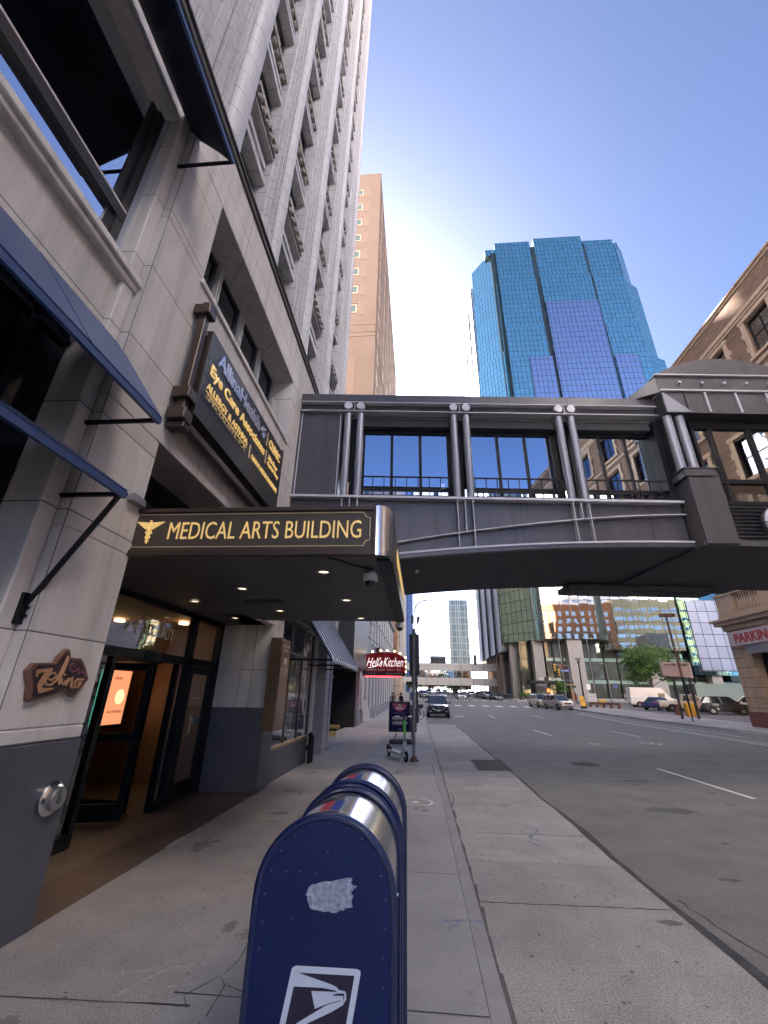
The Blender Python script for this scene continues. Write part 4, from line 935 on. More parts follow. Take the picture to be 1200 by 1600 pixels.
mb = MB(); mb.box(-3.48, -3.0, 23.98, 24.06, 3.2, 3.28); mb.tube([(-3.45, 24.02, 5.0), (-1.6, 24.02, 3.68)], .018, 6); mb.box(-2.35, -2.1, 23.95, 24.1, 3.7, 3.95); mb.build('hanger', m_dkgrey, t)
# ------- tan hotel tower
t = root('tan_tower', (-14, 66, 0), 'tall tan concrete tower with small square windows behind the white stone building', 'building')
m_tan = M('tan_concrete', (.155, .105, .078), .8, var=.07, vs=.3, grid=dict(w=4.2, h=2.9, mortar=(.2, .12, .085), ms=.035, offset=0, ox=.9, depth=.5, dist=.03))
m_tanp = M('tan_panel', (.175, .12, .088), .8, var=.06)
ZTOP = 1.65+1.885*45; xe = -5.6
MB().box(-30, xe, 45, 99, 0, ZTOP).build('wall', m_tan, t)
MB().box(-29.9, xe+.02, 44.96, 99.05, ZTOP, ZTOP+.3).build('parapet', m_tanp, t)
mb = MB()
for z in (48.4, 49.2, 50.6): mb.box(-29, xe+.05, 44.93, 99, z, z+.28)
for z0_, z1_ in ((33.3, 44.6), (18, 29.5)): mb.box(-12.2, -8.2, 44.9, 45, z0_, z1_)
mb.build('string_course', m_tanp, t)
mb = MB()
for z0_, z1_ in ((33.3, 44.6), (18, 29.5)):
    for q in range(1, 4): zz = z0_+(z1_-z0_)*q/4; mb.box(-12.2, -8.2, 44.885, 44.899, zz-.04, zz+.04)
    mb.box(-10.2, -10.12, 44.885, 44.899, z0_, z1_)
mb.build('panel_joint', M('tan_joint', (.18, .11, .08), .8), t)
m_tgl = M('tan_tower_window', (.09, .13, .12), .12, spec=.8); m_tfr = M('tan_frame', (.55, .42, .30), .7)
for k in range(8):
    z = 53.0+k*3.95
    for x in (-9.35, -13.5):
        fo = window(t, (x, 44.99, z), 1.7, 1.6, '-y', m_tfr, m_tgl, 1, 1, .13, dep=.14, name='window')
        MB().box(x+1.0, x+2.0, 44.955, 45, z-.4, z+2.3).build('side_panel', m_tanp, t) if x > -10 else None
        MB().box(x-1.0, x+.98, 44.93, 45.0, z+1.9, z+2.15).build('lintel', m_tanp, t)
for c_ in range(5):
    for k in range(17):
        y = 48+c_*8.6; z = 19+k*3.95
        window(t, (xe+.01, y, z), 2.6, 1.7, '+x', m_tfr, m_tgl, 2, 1, .16, dep=.06)
mb = MB()
for c_ in range(11): mb.box(xe, xe+.08, 46.2+c_*4.3, 46.9+c_*4.3, 8, ZTOP-.5)
mb.build('fin', m_tan, t)
# ------- towers and blocks still farther on the left
def far_block(label, x0, x1, y0, y1, h, mat, name='far_building', z0=0):
    t = root(name, ((x0+x1)/2, y0, gz(0, y0)), label, 'building'); MB().box(x0, x1, y0, y1, z0, h).build('wall', mat, t); return t
far_block('blue glass tower seen in a sliver past the canopy corner', -30, -2.4, 187, 215, 100, curtain('blue_curtain', (.10, .22, .62), 1.6, 3.6, lw=.12, tilt=.004, metal=.0, rough=.3), 'blue_tower')
t = far_block('low beige glass block below the blue tower at the end of the left pavement', -30, -3.6, 86, 101, 19.5, M('beige_panels', (.40, .34, .26), .6, var=.12, vs=.4, grid=dict(w=2.2, h=1.5, mortar=(.14, .13, .12), ms=.06, offset=0)))
mb = MB(); mb.box(-12, -4.2, 85.9, 86, 9.5, 16.5); mb.build('reflection_window', M('orange_reflection', (.55, .30, .16), .15, metal=.7, var=.3, vs=.3), t)  # orange reflection painted into the colour of this glass
mb = MB(); mb.box(-12, -4.2, 85.9, 86, 17, 18.2); mb.build('green_window', M('green_glass', (.14, .22, .19), .15, metal=.5), t)
mb = MB()
for k in range(3): mb.box(-3.9, -3.45, 88+k*4, 89+k*4, 0, 8)
mb.build('pilaster', M('cream_stone', (.5, .38, .3), .7), t)
# ------------------------------------------------------------ skyway footbridge (local axes: x along the bridge, y away, z up)
SK = root('skyway_bridge', (-2.88, 8.585, 0), 'dark grey enclosed footbridge with paired tubes and glazed windows crossing the street', 'skyway', rz=math.atan2(.076, .997))
def sk(mb, name, mat, **k): return mb.build(name, mat, SK, local=True, **k)
UL = 21.4; UC = UL/2
def zb(u):      # underside curve, symmetrical
    u = min(u, UL-u); return 4.05+.73*(1-((8.9-u)/8.9)**2) if u < 8.9 else 4.78
def za(u):
    u = min(u, UL-u); return 4.16+1.28*(1-((8.9-u)/8.9)**1.6) if u < 8.9 else 5.44
D_ = 3.7
def spans(): return ((0, 8.9), (UL-8.9, UL))
for s0, s1 in spans():
    n = 24; us = [s0+(s1-s0)*k/n for k in range(n+1)]
    for nm, mt, y0_, y1_, f0, f1 in (('girder_web', m_skw, .03, .10, lambda u: zb(u)+.04, lambda u: 5.72), ('lower_flange', m_skwlt, -.12, .03, lambda u: zb(u)-.0, lambda u: zb(u)+.04), ('arch_flange', m_skwlt, -.10, .03, lambda u: za(u)-.0, lambda u: za(u)+.022)):
        mb = MB(); mb.rings([[(u, y0_, f0(u)), (u, y1_, f0(u)), (u, y1_, f1(u)), (u, y0_, f1(u))] for u in us]); sk(mb, nm, mt)
        if nm != 'arch_flange':
            mb = MB(); mb.rings([[(u, D_-y1_, f0(u)), (u, D_-y0_, f0(u)), (u, D_-y0_, f1(u)), (u, D_-y1_, f1(u))] for u in us]); sk(mb, nm, mt)
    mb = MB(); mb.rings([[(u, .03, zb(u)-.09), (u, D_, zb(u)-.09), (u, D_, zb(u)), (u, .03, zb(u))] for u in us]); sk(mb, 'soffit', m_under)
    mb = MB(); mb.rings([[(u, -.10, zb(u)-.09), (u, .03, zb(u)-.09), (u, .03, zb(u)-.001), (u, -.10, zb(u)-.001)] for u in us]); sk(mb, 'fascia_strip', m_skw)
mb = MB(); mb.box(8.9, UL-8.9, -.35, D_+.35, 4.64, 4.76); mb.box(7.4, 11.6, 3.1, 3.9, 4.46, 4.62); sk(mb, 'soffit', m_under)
mb = MB(); mb.box(2.7, 3.0, 1.0, 1.25, 4.36, 4.44); sk(mb, 'underside_light', m_alu)
for s0, s1 in spans():
    sk(MB().box(s0, s1, -.14, .10, 5.72, 5.775), 'rail_flange', m_skwlt)
    # top channel with pale edges, parapet above
    sk(MB().box(s0, s1, .02, .10, 8.12, 8.365), 'beam_web', m_under)
    sk(MB().box(s0, s1, -.12, .12, 8.365, 8.385), 'beam_edge', m_skwlt); sk(MB().box(s0, s1, -.12, .12, 8.10, 8.12), 'beam_edge', m_skwlt)
    sk(MB().box(s0, s1, -.07, .10, 8.387, 8.64), 'parapet', m_skw); 
    for k in range(6): uu = s0+.9+k*1.45; sk(MB().box(uu-.004, uu+.004, -.073, -.068, 8.39, 8.64), 'panel_seam', m_dark); sk(MB().box(uu-.003, uu+.003, .026, .031, zb(uu)+.06, 5.71), 'panel_seam', m_dark) if k % 2 else None
    sk(MB().box(s0, s1, .102, D_-.1, 8.387, 8.60).box(s0, s1, D_-.1, D_+.05, 8.1, 8.64), 'roof', m_skw)
    sk(MB().box(s0, s1, .10, D_-.1, 8.02, 8.10), 'ceiling', M('bridge_ceiling', (.12, .12, .12), .8))
    sk(MB().box(s0, s1, .35, D_-.35, 5.60, 5.70), 'floor', M('bridge_floor', (.12, .11, .10), .7))
    m = 1 if s0 == 0 else -1
    P = (lambda u: u) if m == 1 else (lambda u: UL-u)
    sk(MB().box(P(0), P(1.06), -.02, .40, 5.775, 8.10), 'end_panel', m_skw)
    for u in (.06, 1.02): sk(MB().box(P(u)-.01, P(u)+.01, -.05, -.02, 5.775, 8.10), 'panel_edge', m_skwlt)
    for u0 in (1.20, 3.82, 6.43):
        for du in (0, .31):
            sk(MB().cyl((P(u0+du), -.03, 5.775), (P(u0+du), -.03, 8.05), .088, n=20), 'tube_column', m_tube, smooth=True)
            sk(MB().lathe((P(u0+du), -.13, 8.245), [(.001, -.02), (.10, -.02), (.105, 0), (.105, .1), (.001, .1)], 24, axis='y'), 'round_cap', m_skwlt)
            sk(MB().box(P(u0+du)-.008, P(u0+du)+.008, -.11, .02, 8.12, 8.16), 'cap_pin', m_skwlt)
        sk(MB().box(P(u0+.155)-.008, P(u0+.155)+.008, -.11, .02, 8.12, 8.365), 'beam_stiffener', m_skwlt)
        for du in (-.02, .155, .33):
            u = P(u0+du); zl = max(zb(u)+.05, 0); sk(MB().box(u-.009, u+.009, -.11, .03, zl if du != .155 else za(u), 5.72), 'web_stiffener', m_skwlt)
        sk(MB().box(P(u0+.155)-.06, P(u0+.155)+.06, .15, .32, 5.775, 8.02), 'post', m_dark)
    # window bays: three tall panes each, dark head, low band at the foot
    for ua, ub in ((1.60, 3.72), (4.26, 6.33), (6.87, 8.80)):
        a, b = sorted((P(ua), P(ub)))
        for yy, sg in ((.35, 1), (D_-.35, -1)):
            f = MB(); w3 = (b-a)/3
            for k in range(4): f.box(a+w3*k-.035, a+w3*k+.035, yy-.05, yy+.05, 5.70, 7.76)
            f.box(a-.2, b+.2, yy-.05, yy+.05, 7.72, 8.02); f.box(a+.035, b-.035, yy-.045, yy+.045, 5.70, 5.80); f.box(a+.036, b-.036, yy-.03, yy+.03, 6.12, 6.20)
            f.box(a-.12, a-.036, yy-.04, yy+.04, 5.70, 7.72); f.box(b+.036, b+.12, yy-.04, yy+.04, 5.70, 7.72)
            fo = sk(f, 'window', m_dark)
            for k in range(3):
                p0, p1 = a+w3*k+.035, a+w3*(k+1)-.035
                if yy < 1:
                    MB().face([(p0, yy-.02, 6.20), (p1, yy-.02, 6.20), (p1, yy-.02, 7.72), (p0, yy-.02, 7.72)]).build('upper_pane', glass_pane('skyway_glass', refl=.72, tint=(.3, .33, .36), gcol=(.62, .72, .86)), fo, local=True)
                    MB().face([(p0, yy-.02, 5.80), (p1, yy-.02, 5.80), (p1, yy-.02, 6.12), (p0, yy-.02, 6.12)]).build('lower_pane', glass_pane('skyway_glass_clear', refl=.15, tint=(.85, .9, .95)), fo, local=True)
                else:
                    MB().face([(p0, yy+.02, 5.80), (p1, yy+.02, 5.80), (p1, yy+.02, 7.72), (p0, yy+.02, 7.72)]).build('pane', glass_pane('skyway_glass_clear'), fo, local=True)
        sk(MB().box(a-.1, b+.1, .12, .30, 7.82, 8.02), 'window_head', m_under)
        # railing in front
        r = MB(); r.box(a-.06, b+.06, .02, .05, 6.33, 6.36); r.box(a-.06, b+.06, .025, .045, 6.07, 6.09); r.box(a-.06, b+.06, .02, .05, 5.85, 5.875)
        nn = 9
        for k in range(nn): u = a+(b-a)*k/(nn-1); r.box(u-.009, u+.009, .022, .048, 5.775, 6.36)
        sk(r, 'railing', m_dark)
# ---- central pavilion
pl, pr = 8.9, UL-8.9
for P in ((lambda u: u), (lambda u: UL-u)):
    a, b = sorted((P(8.93), P(9.62)))
    mb = MB(); mb.box(a, b, -.42, .1, 4.66, 6.24); mb.box(min(P(8.86), P(9.55)), max(P(8.86), P(9.55)), -.46, .12, 6.24, 6.42); mb.box(min(P(8.82), P(9.64)), max(P(8.82), P(9.64)), -.48, .14, 6.42, 6.45)
    sk(mb, 'pier_cladding', m_skw, bevel=.02)
    for u in (8.99, 9.28): sk(MB().cyl((P(u), -.22, 6.45), (P(u), -.22, 7.98), .10, n=20), 'tube_column', m_tube, smooth=True)
    sk(MB().box(min(P(8.75), P(8.9)), max(P(8.75), P(8.9)), .0, .5, 5.78, 8.0), 'corner_post', m_dark)
sk(MB().box(pl, pr, -.38, D_+.38, 8.0, 8.62), 'eave_box', m_skw)
mb = MB(); mb.prism([(pl+.02, 8.62), (pl+.62, 8.01), (pl+.02, 8.01)], 'y', -.40, -.385); sk(mb, 'corner_facet', m_tube)
for u in (9.45,): sk(MB().box(u-.008, u+.008, -.40, -.38, 8.0, 8.62), 'panel_joint', m_dark)
for u in (9.95, 10.7, 11.45): sk(MB().box(u-.022, u+.022, -.42, -.38, 8.02, 8.60), 'pale_rib', m_skwlt)
sk(MB().box(pl-.02, pr+.02, -.44, D_+.40, 8.62, 8.66), 'string_course', m_skwlt)
sk(MB().box(pl, pr, -.36, D_+.36, 8.66, 9.12), 'frieze', m_skw); sk(MB().box(pl-.04, pr+.04, -.42, D_+.4, 9.12, 9.155), 'string_course', m_skwlt)
for u in (9.43, 9.98, 10.53, 11.08, 11.63): sk(MB().cyl((u, -.42, 8.90), (u, -.36, 8.90), .035, n=12), 'stud', m_skwlt)
mb = MB(); n = 20; mb.prism([(pl+(pr-pl)*k/n, 9.156+.58*math.sin(PI*k/n)**.8) for k in range(n+1)], 'y', -.34, D_+.34); sk(mb, 'barrel_roof', m_skw)
mb = MB(); mb.hexa([(pl-.75, .12, 8.64), (pl, -.34, 8.64), (pl, D_+.3, 8.64), (pl-.75, D_-.1, 8.64), (pl-.70, .12, 8.66), (pl, -.34, 9.1), (pl, D_+.3, 9.1), (pl-.70, D_-.1, 8.66)]); sk(mb, 'roof_return', m_skw)
f = MB()
for u in (9.62, 10.05, 11.0, 11.78-.1, 11.78): f.box(u-.035, u+.035, -.10, .02, 5.77, 7.98)
f.box(9.6, 11.8, -.10, .02, 7.75, 7.98); f.box(9.6, 11.8, -.10, .02, 6.26, 6.36); f.box(9.6, 11.8, -.10, .02, 5.70, 5.80)
fo = sk(f, 'pavilion_window', m_dark)
for a, b in ((9.655, 10.015), (10.085, 10.965), (11.035, 11.645)):
    MB().face([(a, -.04, 6.36), (b, -.04, 6.36), (b, -.04, 7.75), (a, -.04, 7.75)]).build('upper_pane', glass_pane('skyway_glass_dark', refl=.5, tint=(.3, .3, .3), gcol=(.7, .75, .8)), fo, local=True)
    MB().face([(a, -.04, 5.80), (b, -.04, 5.80), (b, -.04, 6.26), (a, -.04, 6.26)]).build('lower_pane', glass_pane('skyway_glass_clear'), fo, local=True)
sk(MB().box(9.62, 11.78, D_-.02, D_+.06, 5.7, 6.3).box(9.62, 11.78, D_-.02, D_+.06, 7.6, 8.0).box(pl, pr, .0, D_, 5.58, 5.68), 'rear_wall', m_dkgrey)
lv = MB(); lv.box(9.62, 11.78, -.06, .05, 4.77, 5.70)
for k in range(9): z = 4.92+k*.088; lv.hexa([(9.62, -.15, z), (11.78, -.15, z), (11.78, -.06, z), (9.62, -.06, z), (9.62, -.065, z+.062), (11.78, -.065, z+.062), (11.78, -.06, z+.062), (9.62, -.06, z+.062)])
sk(lv, 'louvre_panel', m_skw)
mb = MB(); n = 40; c = (10.80, 5.24)
sk(MB().lathe((c[0], -.24, c[1]), [(.001, 0), (.36, 0), (.36, .1), (.001, .1)], 40, axis='y'), 'emblem_disc', m_skw)
for a0, a1 in ((2, 178), (184, 356)):
    mb = MB(); rs = []
    for k in range(25):
        a = R_(a0+(a1-a0)*k/24); co, si = math.cos(a), math.sin(a)
        rs.append([(c[0]+co*.31, -.29, c[1]+si*.31), (c[0]+co*.375, -.29, c[1]+si*.375), (c[0]+co*.375, -.24, c[1]+si*.375), (c[0]+co*.31, -.24, c[1]+si*.31)])
    mb.rings(rs); sk(mb, 'emblem_ring', m_letter)
sk(MB().tube([(10.70, -.26, 5.14), (10.74, -.26, 5.17), (10.82, -.26, 5.16), (10.92, -.26, 5.2)], .012, 6), 'emblem_script', m_letter)
# ------------------------------------------------------------ faceted glass tower at the far corner
TW = root('glass_tower', (50, 103, 1.2), 'tall faceted teal glass tower with stepped bays beyond the footbridge', 'building')
gt_teal = curtain('teal_curtain', (.56, 1.0, .92), 1.28, 2.05, lw=.15, tilt=.009, wob=.006, vary=.10)
gt_viol = curtain('violet_curtain', (.92, .88, 1.0), 1.28, 2.05, lw=.15, tilt=.006, wob=.004, vary=.04)  # violet tint paints in the sky reflected on these panes
gt_low = curtain('lower_curtain', (.80, .84, .74), 2.1, 2.5, lw=.13, tilt=.004, wob=.007, vary=.08)
gt_green = curtain('green_curtain', (.30, .42, .33), 1.6, 2.6, lw=.10, tilt=.01, wob=.02, vary=.06)
gt_side = curtain('side_curtain', (.03, .036, .04), 1.7, 2.3, lw=.16, tilt=.01, wob=.005, line=(.30, .31, .30), metal=0, rough=.35)  # dark tint stands in for a dark building mirrored low on this side
m_notch = M('notch_dark', (.03, .045, .05), .3, metal=.4)
YF = 103.0
def bay(x0, x1, tiers, chx=0):
    for z0, z1, yo, mt in tiers:
        TWb = MB(); TWb.box(x0, x1, YF-yo, YF+8, z0, z1); TWb.build('curtain_bay', mt, TW)
bay(28.6, 40.6, [(13.8, 66, 1.5, gt_low), (66, 95.5, 1.5, gt_teal), (95.5, 108.4, 1.2, gt_teal), (108.4, 130, .8, gt_teal), (130, 149.4, .3, gt_teal)])
MB().box(34.3, 41.1, YF-1.9, YF, 66, 95.5).build('curtain_bay', gt_viol, TW)
bay(41.9, 58.0, [(11.5, 66, 2.1, gt_low), (66, 117.8, 2.0, gt_viol), (117.8, 130.5, 1.3, gt_teal), (130.5, 149.9, .8, gt_teal)])
gt_low2 = curtain('lower_curtain_green', (.13, .22, .20), 2.1, 2.5, lw=.13, tilt=.004, wob=.007, vary=.10)
bay(58.9, 68.6, [(6.6, 66, 1.5, gt_low2), (66, 95.2, 1.4, gt_teal), (95.2, 108.4, 1.1, gt_teal), (108.4, 130.2, .7, gt_teal), (130.2, 149.4 if False else 148, .2, gt_teal)])
MB().box(58.95, 65.4, YF-1.9, YF, 66, 95.2).build('curtain_bay', gt_viol, TW)
MB().box(69, 84, YF-.4, YF+9, 6.6, 66).build('curtain_bay', gt_low2, TW); MB().box(60.6, 68.4, YF-1.75, YF-1.5, 7.4, 22.5).build('lilac_panes', curtain('lilac_curtain', (.26, .28, .36), 2.1, 2.5, lw=.13, tilt=.004, wob=.004, metal=.2, rough=.3), TW)
mb = MB(); mb.box(27, 69.5, YF+.5, YF+40, 13.5, 145.5); mb.box(40.6, 41.9, YF-.6, YF+1, 13.8, 146); mb.box(58.0, 58.9, YF-.6, YF+1, 13.8, 146); mb.build('core_wall', m_notch, TW); MB().box(25.5, 71, YF+1.5, YF+36, 145.6, 148.6).build('crown_band', gt_teal, TW)
for x0, x1 in ((29.5, 38.8), (42.5, 53.5), (55, 62.3)): MB().box(x0, x1, YF+1, YF+6, 148, 149.8).build('parapet_fin', gt_teal, TW)
# chamfered near-left corner and the long street side
def facet(p, q, tiers, mats, th=2):
    d = Vector((q[0]-p[0], q[1]-p[1], 0)).normalized(); nn = Vector((d.y, -d.x, 0))
    for (z0, z1, o), mt in zip(tiers, mats):
        a, b = (p[0]+nn.x*o, p[1]+nn.y*o), (q[0]+nn.x*o, q[1]+nn.y*o)
        c = [a, b, (b[0]-nn.x*(th+o), b[1]-nn.y*(th+o)), (a[0]-nn.x*(th+o), a[1]-nn.y*(th+o))]
        MB().hexa([(x, y, z0) for x, y in c]+[(x, y, z1) for x, y in c]).build('corner_bay', mt, TW)
gt_tealy = curtain('teal_corner_curtain', (.56, 1.0, .92), 1.05, 2.05, lw=.10, tilt=.006, wob=.006, vary=.10, axis='y'); gt_green = curtain('green_corner_curtain', (.42, .55, .42), 1.3, 2.6, lw=.10, tilt=.01, wob=.02, vary=.06, axis='y')
facet((21.6, 112.6), (28.1, 103.6), [(13.8, 66, .7), (66, 100, .7), (100, 130, .3), (130, 147.5, -.1)], [gt_green, gt_tealy, gt_tealy, gt_tealy])
gt_pale = curtain('pale_side_curtain', (.75, .80, .80), 1.7, 2.3, lw=.16, tilt=.006, wob=.004, line=(.3, .32, .33), rough=.12)  # pale tint paints the bright sky glare on the upper street side
for y0_, y1_, o, zt in ((113, 121, 0, 140), (121.5, 131, .22, 138), (131.5, 142, .44, 128), (142.5, 150, .66, 107)):
    MB().box(20.9-o, 30, y0_, y1_, 12, 60).build('side_bay', gt_side, TW); MB().box(20.9-o, 30, y0_, y1_, 60, zt).build('side_bay', gt_pale, TW)
    MB().box(20.75-o, 21.0-o, y0_-.12, y0_, 12, zt-2).build('notch', m_notch, TW)
facet((74.6, 107.5), (72.7, 103.2), [(60, 95, .0), (95, 128, 0)], [gt_teal, gt_teal]) if False else None
for z0, z1, x1 in ((66, 97, 76.2), (97, 128.5, 74.6), (128.5, 147.5, 73.2)): MB().hexa([(69.1, 103.2, z0), (x1, 106.6, z0), (x1+.6, 116, z0), (69.1, 116, z0), (69.1, 103.2, z1), (x1, 106.6, z1), (x1+.6, 116, z1), (69.1, 116, z1)]).build('corner_bay', gt_teal, TW)
# ground storeys: slanted-looking concrete columns with recessed glass
m_ccol = M('concrete_column', (.30, .28, .26), .75, var=.12, streak=.4)
for x0, x1, zt in ((22.4, 24.4, 14), (26.4, 28.6, 14), (33.4, 36.6, 13.8), (50.2, 53.2, 11.6), (62.5, 64.6, 6.8), (72, 74, 6.8)):
    y = 103 if x0 > 28 else (112 if x0 < 24 else 105.5)
    MB().box(x0, x1, y-.9, y+1.2, .6, zt+.05).build('column', m_ccol, TW)
rec = curtain('recessed_glass', (.20, .23, .19), 2.1, 3.3, lw=.22, tilt=.02, wob=.02, line=(.012, .013, .014), metal=.7, rough=.05)
MB().box(29, 84, 104.6, 108, .8, 13.8).box(24, 29.5, 108, 112, .8, 13.8).build('lobby_glazing', rec, TW)
m_gband = M('green_glass_band', (.30, .42, .37), .2, metal=.3)
mb = MB()
for z in (4.6, 9.2): mb.box(29, 72, 104.35, 104.6, z, z+.7)
mb.build('floor_band', m_gband, TW)
mb = MB()
for x in (30.6, 32.4, 38.6, 41.5, 44.4, 47.3, 55.5, 57.8, 60): mb.box(x, x+.22, 104.1, 104.55, .8, 13.8)
mb.build('black_mullion', m_dark, TW)
MB().box(58.2, 90, 101.4, 104, .7, 4.9).build('green_base_wall', M('green_base', (.16, .20, .17), .5, var=.08), TW)
MB().box(66, 80, 101.55, 103, 5.4, 6.6).build('corner_canopy', m_notch, TW)
mb = MB(); mb.box(24, 33, 100.6, 103, 4.3, 4.9); mb.build('door_canopy', m_dark, TW)
text('AT&T TOWER', 4.6, .5, (28.3, 100.58, 5.0), (1, 0, 0), (0, 0, 1), m_white, TW, 'letters', ext=.03)
# concrete office block beyond it
t = root('concrete_block', (36, 152, 2), 'pale concrete office block with ribbon windows, left of the glass tower foot', 'building')
m_pc = M('pale_concrete', (.46, .42, .38), .8, var=.06, grid=dict(w=2.6, h=3.9, mortar=(.25, .22, .2), ms=.05, offset=0))
MB().box(23.6, 60, 152, 190, 12, 58).build('wall', m_pc, t); MB().box(22.6, 60, 148, 152, 2.2, 15).build('podium', m_pc, t)
for k in range(11):
    z = 14.5+k*3.9
    for q in range(3): window(t, (25.1+q*2.7, 151.99, z), 2.5, 1.7, '-y', M('pale_frame', (.4, .37, .34), .7), g_dark, 2, 1, .1)
    for q in range(6): window(t, (23.59, 154.4+q*5, z), 4.4, 1.7, '-x', M('pale_frame', (.4, .37, .34), .7), g_dark, 4, 1, .1)
MB().box(22.58, 22.62, 148.5, 151.5, 8, 10).build('window_band', m_dgrey, t)
for k in range(5): MB().box(21.6, 22.3, 120+k*6, 121+k*6, 2, 12).build('column', M('cream_stone', (.5, .38, .3)), t)
# slender glass block far down the street
t = root('pale_glass_slab', (16, 290, 4), 'slender pale green glass office slab standing alone at the end of the street', 'building')
gs = curtain('slab_curtain', (.16, .22, .21), 3.0, 4.1, lw=.5, tilt=.02, wob=.01, metal=.0, rough=.4, line=(.42, .46, .45), vary=.3)
MB().box(20.4, 33.0, 290, 330, 5, 61).build('wall', gs, t); MB().box(20.9, 21.3, 289.7, 290, 5, 60).box(26.5, 26.9, 289.7, 290, 5, 60).build('fin', M('slab_fin', (.55, .6, .58), .6), t)
# ------------------------------------------------------------ second footbridge far up the street
t = root('far_skyway', (8, 126, 7), 'pale enclosed footbridge crossing the street far beyond the traffic signals', 'skyway')
m_fs = M('far_skyway_white', (.55, .54, .52), .7, var=.04, grid=dict(w=3.2, h=9, mortar=(.3, .3, .3), ms=.06, offset=0))
MB().box(-5, 21.5, 126, 129, 4.1, 6.0).box(-5, 21.5, 126, 129, 7.9, 9.8).build('band', m_fs, t)
mb = MB()
for k in range(12): mb.box(-5+k*2.4, -4.85+k*2.4, 126.05, 126.2, 6, 7.9)
mb.build('mullion', m_fs, t)
MB().face([(-5, 126.15, 6), (21.5, 126.15, 6), (21.5, 126.15, 7.9), (-5, 126.15, 7.9)]).build('pane', g_clear, t)
# ------------------------------------------------------------ brown brick building on the right
BK = root('brick_building', (30, 10, 0), 'brown brick building with tan stone ground floor and an arch, right edge of the view', 'building')
m_brick = M('brown_brick', (.20, .11, .06), .85, var=.22, vs=.8, bump=.5, bs=40, grid=dict(w=.42, h=.095, col2=(.10, .06, .038), mortar=(.26, .19, .14), ms=.009, depth=.8))
m_tanst = M('tan_stone', (.42, .29, .19), .75, var=.1, vs=.8, streak=.3, grid=dict(w=1.35, h=.62, mortar=(.14, .09, .06), ms=.02, depth=.9, dist=.03))
m_tansp = M('tan_stone_plain', (.42, .30, .20), .75, var=.12, streak=.25)
XB = 22.0; zr = 27.5; YE = 33.0
ops = []; WY = [YE-3.1-4.05*k for k in range(15)]
for y in WY:
    for z in (9.6, 14.0, 18.2, 22.3): ops.append((y-.95, y+.95, z, z+2.5))
mb = MB(); wall(mb, 'x', XB, XB+.5, -32, YE, 8.7, zr, ops); mb.box(XB+.5, 52, YE-.5, YE, 8.7, zr); mb.build('brick_wall', m_brick, BK)
mb = MB(); mb.box(XB-.06, 52, -32, YE+.02, zr, zr+.22); mb.box(XB-.18, 52, -32, YE+.1, zr+.22, zr+.34); mb.box(XB-.16, XB, -32, YE, 25.55, 25.85); mb.box(XB-.08, XB, -32, YE, 25.35, 25.55); mb.box(XB-.1, XB, -32, YE, 21.5, 21.75); mb.build('cornice', m_tansp, BK)
for i, y in enumerate(WY):
    for z in (9.6, 14.0, 18.2, 22.3):
        window(BK, (XB+.22, y, z), 1.88, 2.5, '-x', m_dark, g_dark, 2, 2, .07)
        mb = MB(); mb.box(XB-.09, XB+.02, y-1.28, y-.97, z-.1, z+2.62); mb.box(XB-.09, XB+.02, y+.97, y+1.28, z-.1, z+2.62); mb.box(XB-.12, XB+.02, y-1.36, y+1.36, z+2.62, z+2.9); mb.box(XB-.14, XB+.02, y-1.4, y+1.4, z-.32, z-.1)
        for q in (.4, 1.5): mb.box(XB-.085, XB+.02, y-1.42, y-1.28, z+q, z+q+.4); mb.box(XB-.085, XB+.02, y+1.28, y+1.42, z+q, z+q+.4)
        mb.build('stone_surround', m_tansp, BK)
MB().box(XB+.9, 51.5, -31.5, YE-.6, 0, zr-.1).build('core', M('brick_core', (.05, .045, .04), .9), BK)
# ground storey with arches
mb = MB(); aw = []
for k in range(8): aw.append((YE-1.75-5.4*k-1.9*2+.0, YE-1.75-5.4*k))
wall(mb, 'x', XB, XB+.85, -32, YE, .0, 6.2, [(a, b, -1, 3.9+1.9) for a, b in aw]); mb.box(XB+.85, 52, YE-.85, YE, 0, 6.2)
mb.build('stone_wall', m_tanst, BK)
for a, b in aw:
    mb = MB(); c, r = (a+b)/2, (b-a)/2; n = 16; rs = []
    for k in range(n):
        t0, t1 = PI*k/n, PI*(k+1)/n; p0 = (c+r*math.cos(t0), 3.9+r*math.sin(t0)); p1 = (c+r*math.cos(t1), 3.9+r*math.sin(t1))
        if p0[1] < 5.8 or p1[1] < 5.8: mb.prism([p0, (p0[0], 5.8), (p1[0], 5.8), p1][::-1], 'x', XB+.001, XB+.849)
    mb.build('arch_spandrel', m_tanst, BK)
    mb = MB()
    for k in range(9):
        t0, t1 = PI*k/9+.02, PI*(k+1)/9-.02
        mb.prism([(c+q*math.cos(t), 3.9+q*math.sin(t)) for q, t in ((r, t0), (r+.75, t0), (r+.75, t1), (r, t1))], 'x', XB-.05, XB+.1)
    mb.build('voussoir', m_tansp, BK)
    MB().box(XB+.6, XB+.65, a, b, 0, 5.8).build('arch_glazing', M('dark_opening', (.02, .025, .03), .2), BK)
mb = MB(); mb.box(XB-.05, XB+.2, -32, YE+.05, .0, 1.02); mb.build('plinth', M('red_granite', (.16, .05, .04), .4, var=.2), BK)
mb = MB(); mb.box(XB-.12, XB+.85, -32, YE+.12, 6.2, 6.55); mb.box(XB-.45, XB+.85, -32, YE+.45, 6.55, 6.80); mb.box(XB-.62, XB+.85, -32, YE+.62, 6.80, 6.98); mb.box(XB-.16, XB+.85, -32, YE+.1, 6.98, 7.3); mb.box(XB-.10, 52, YE-.1, YE+.1, 6.98, 8.7)
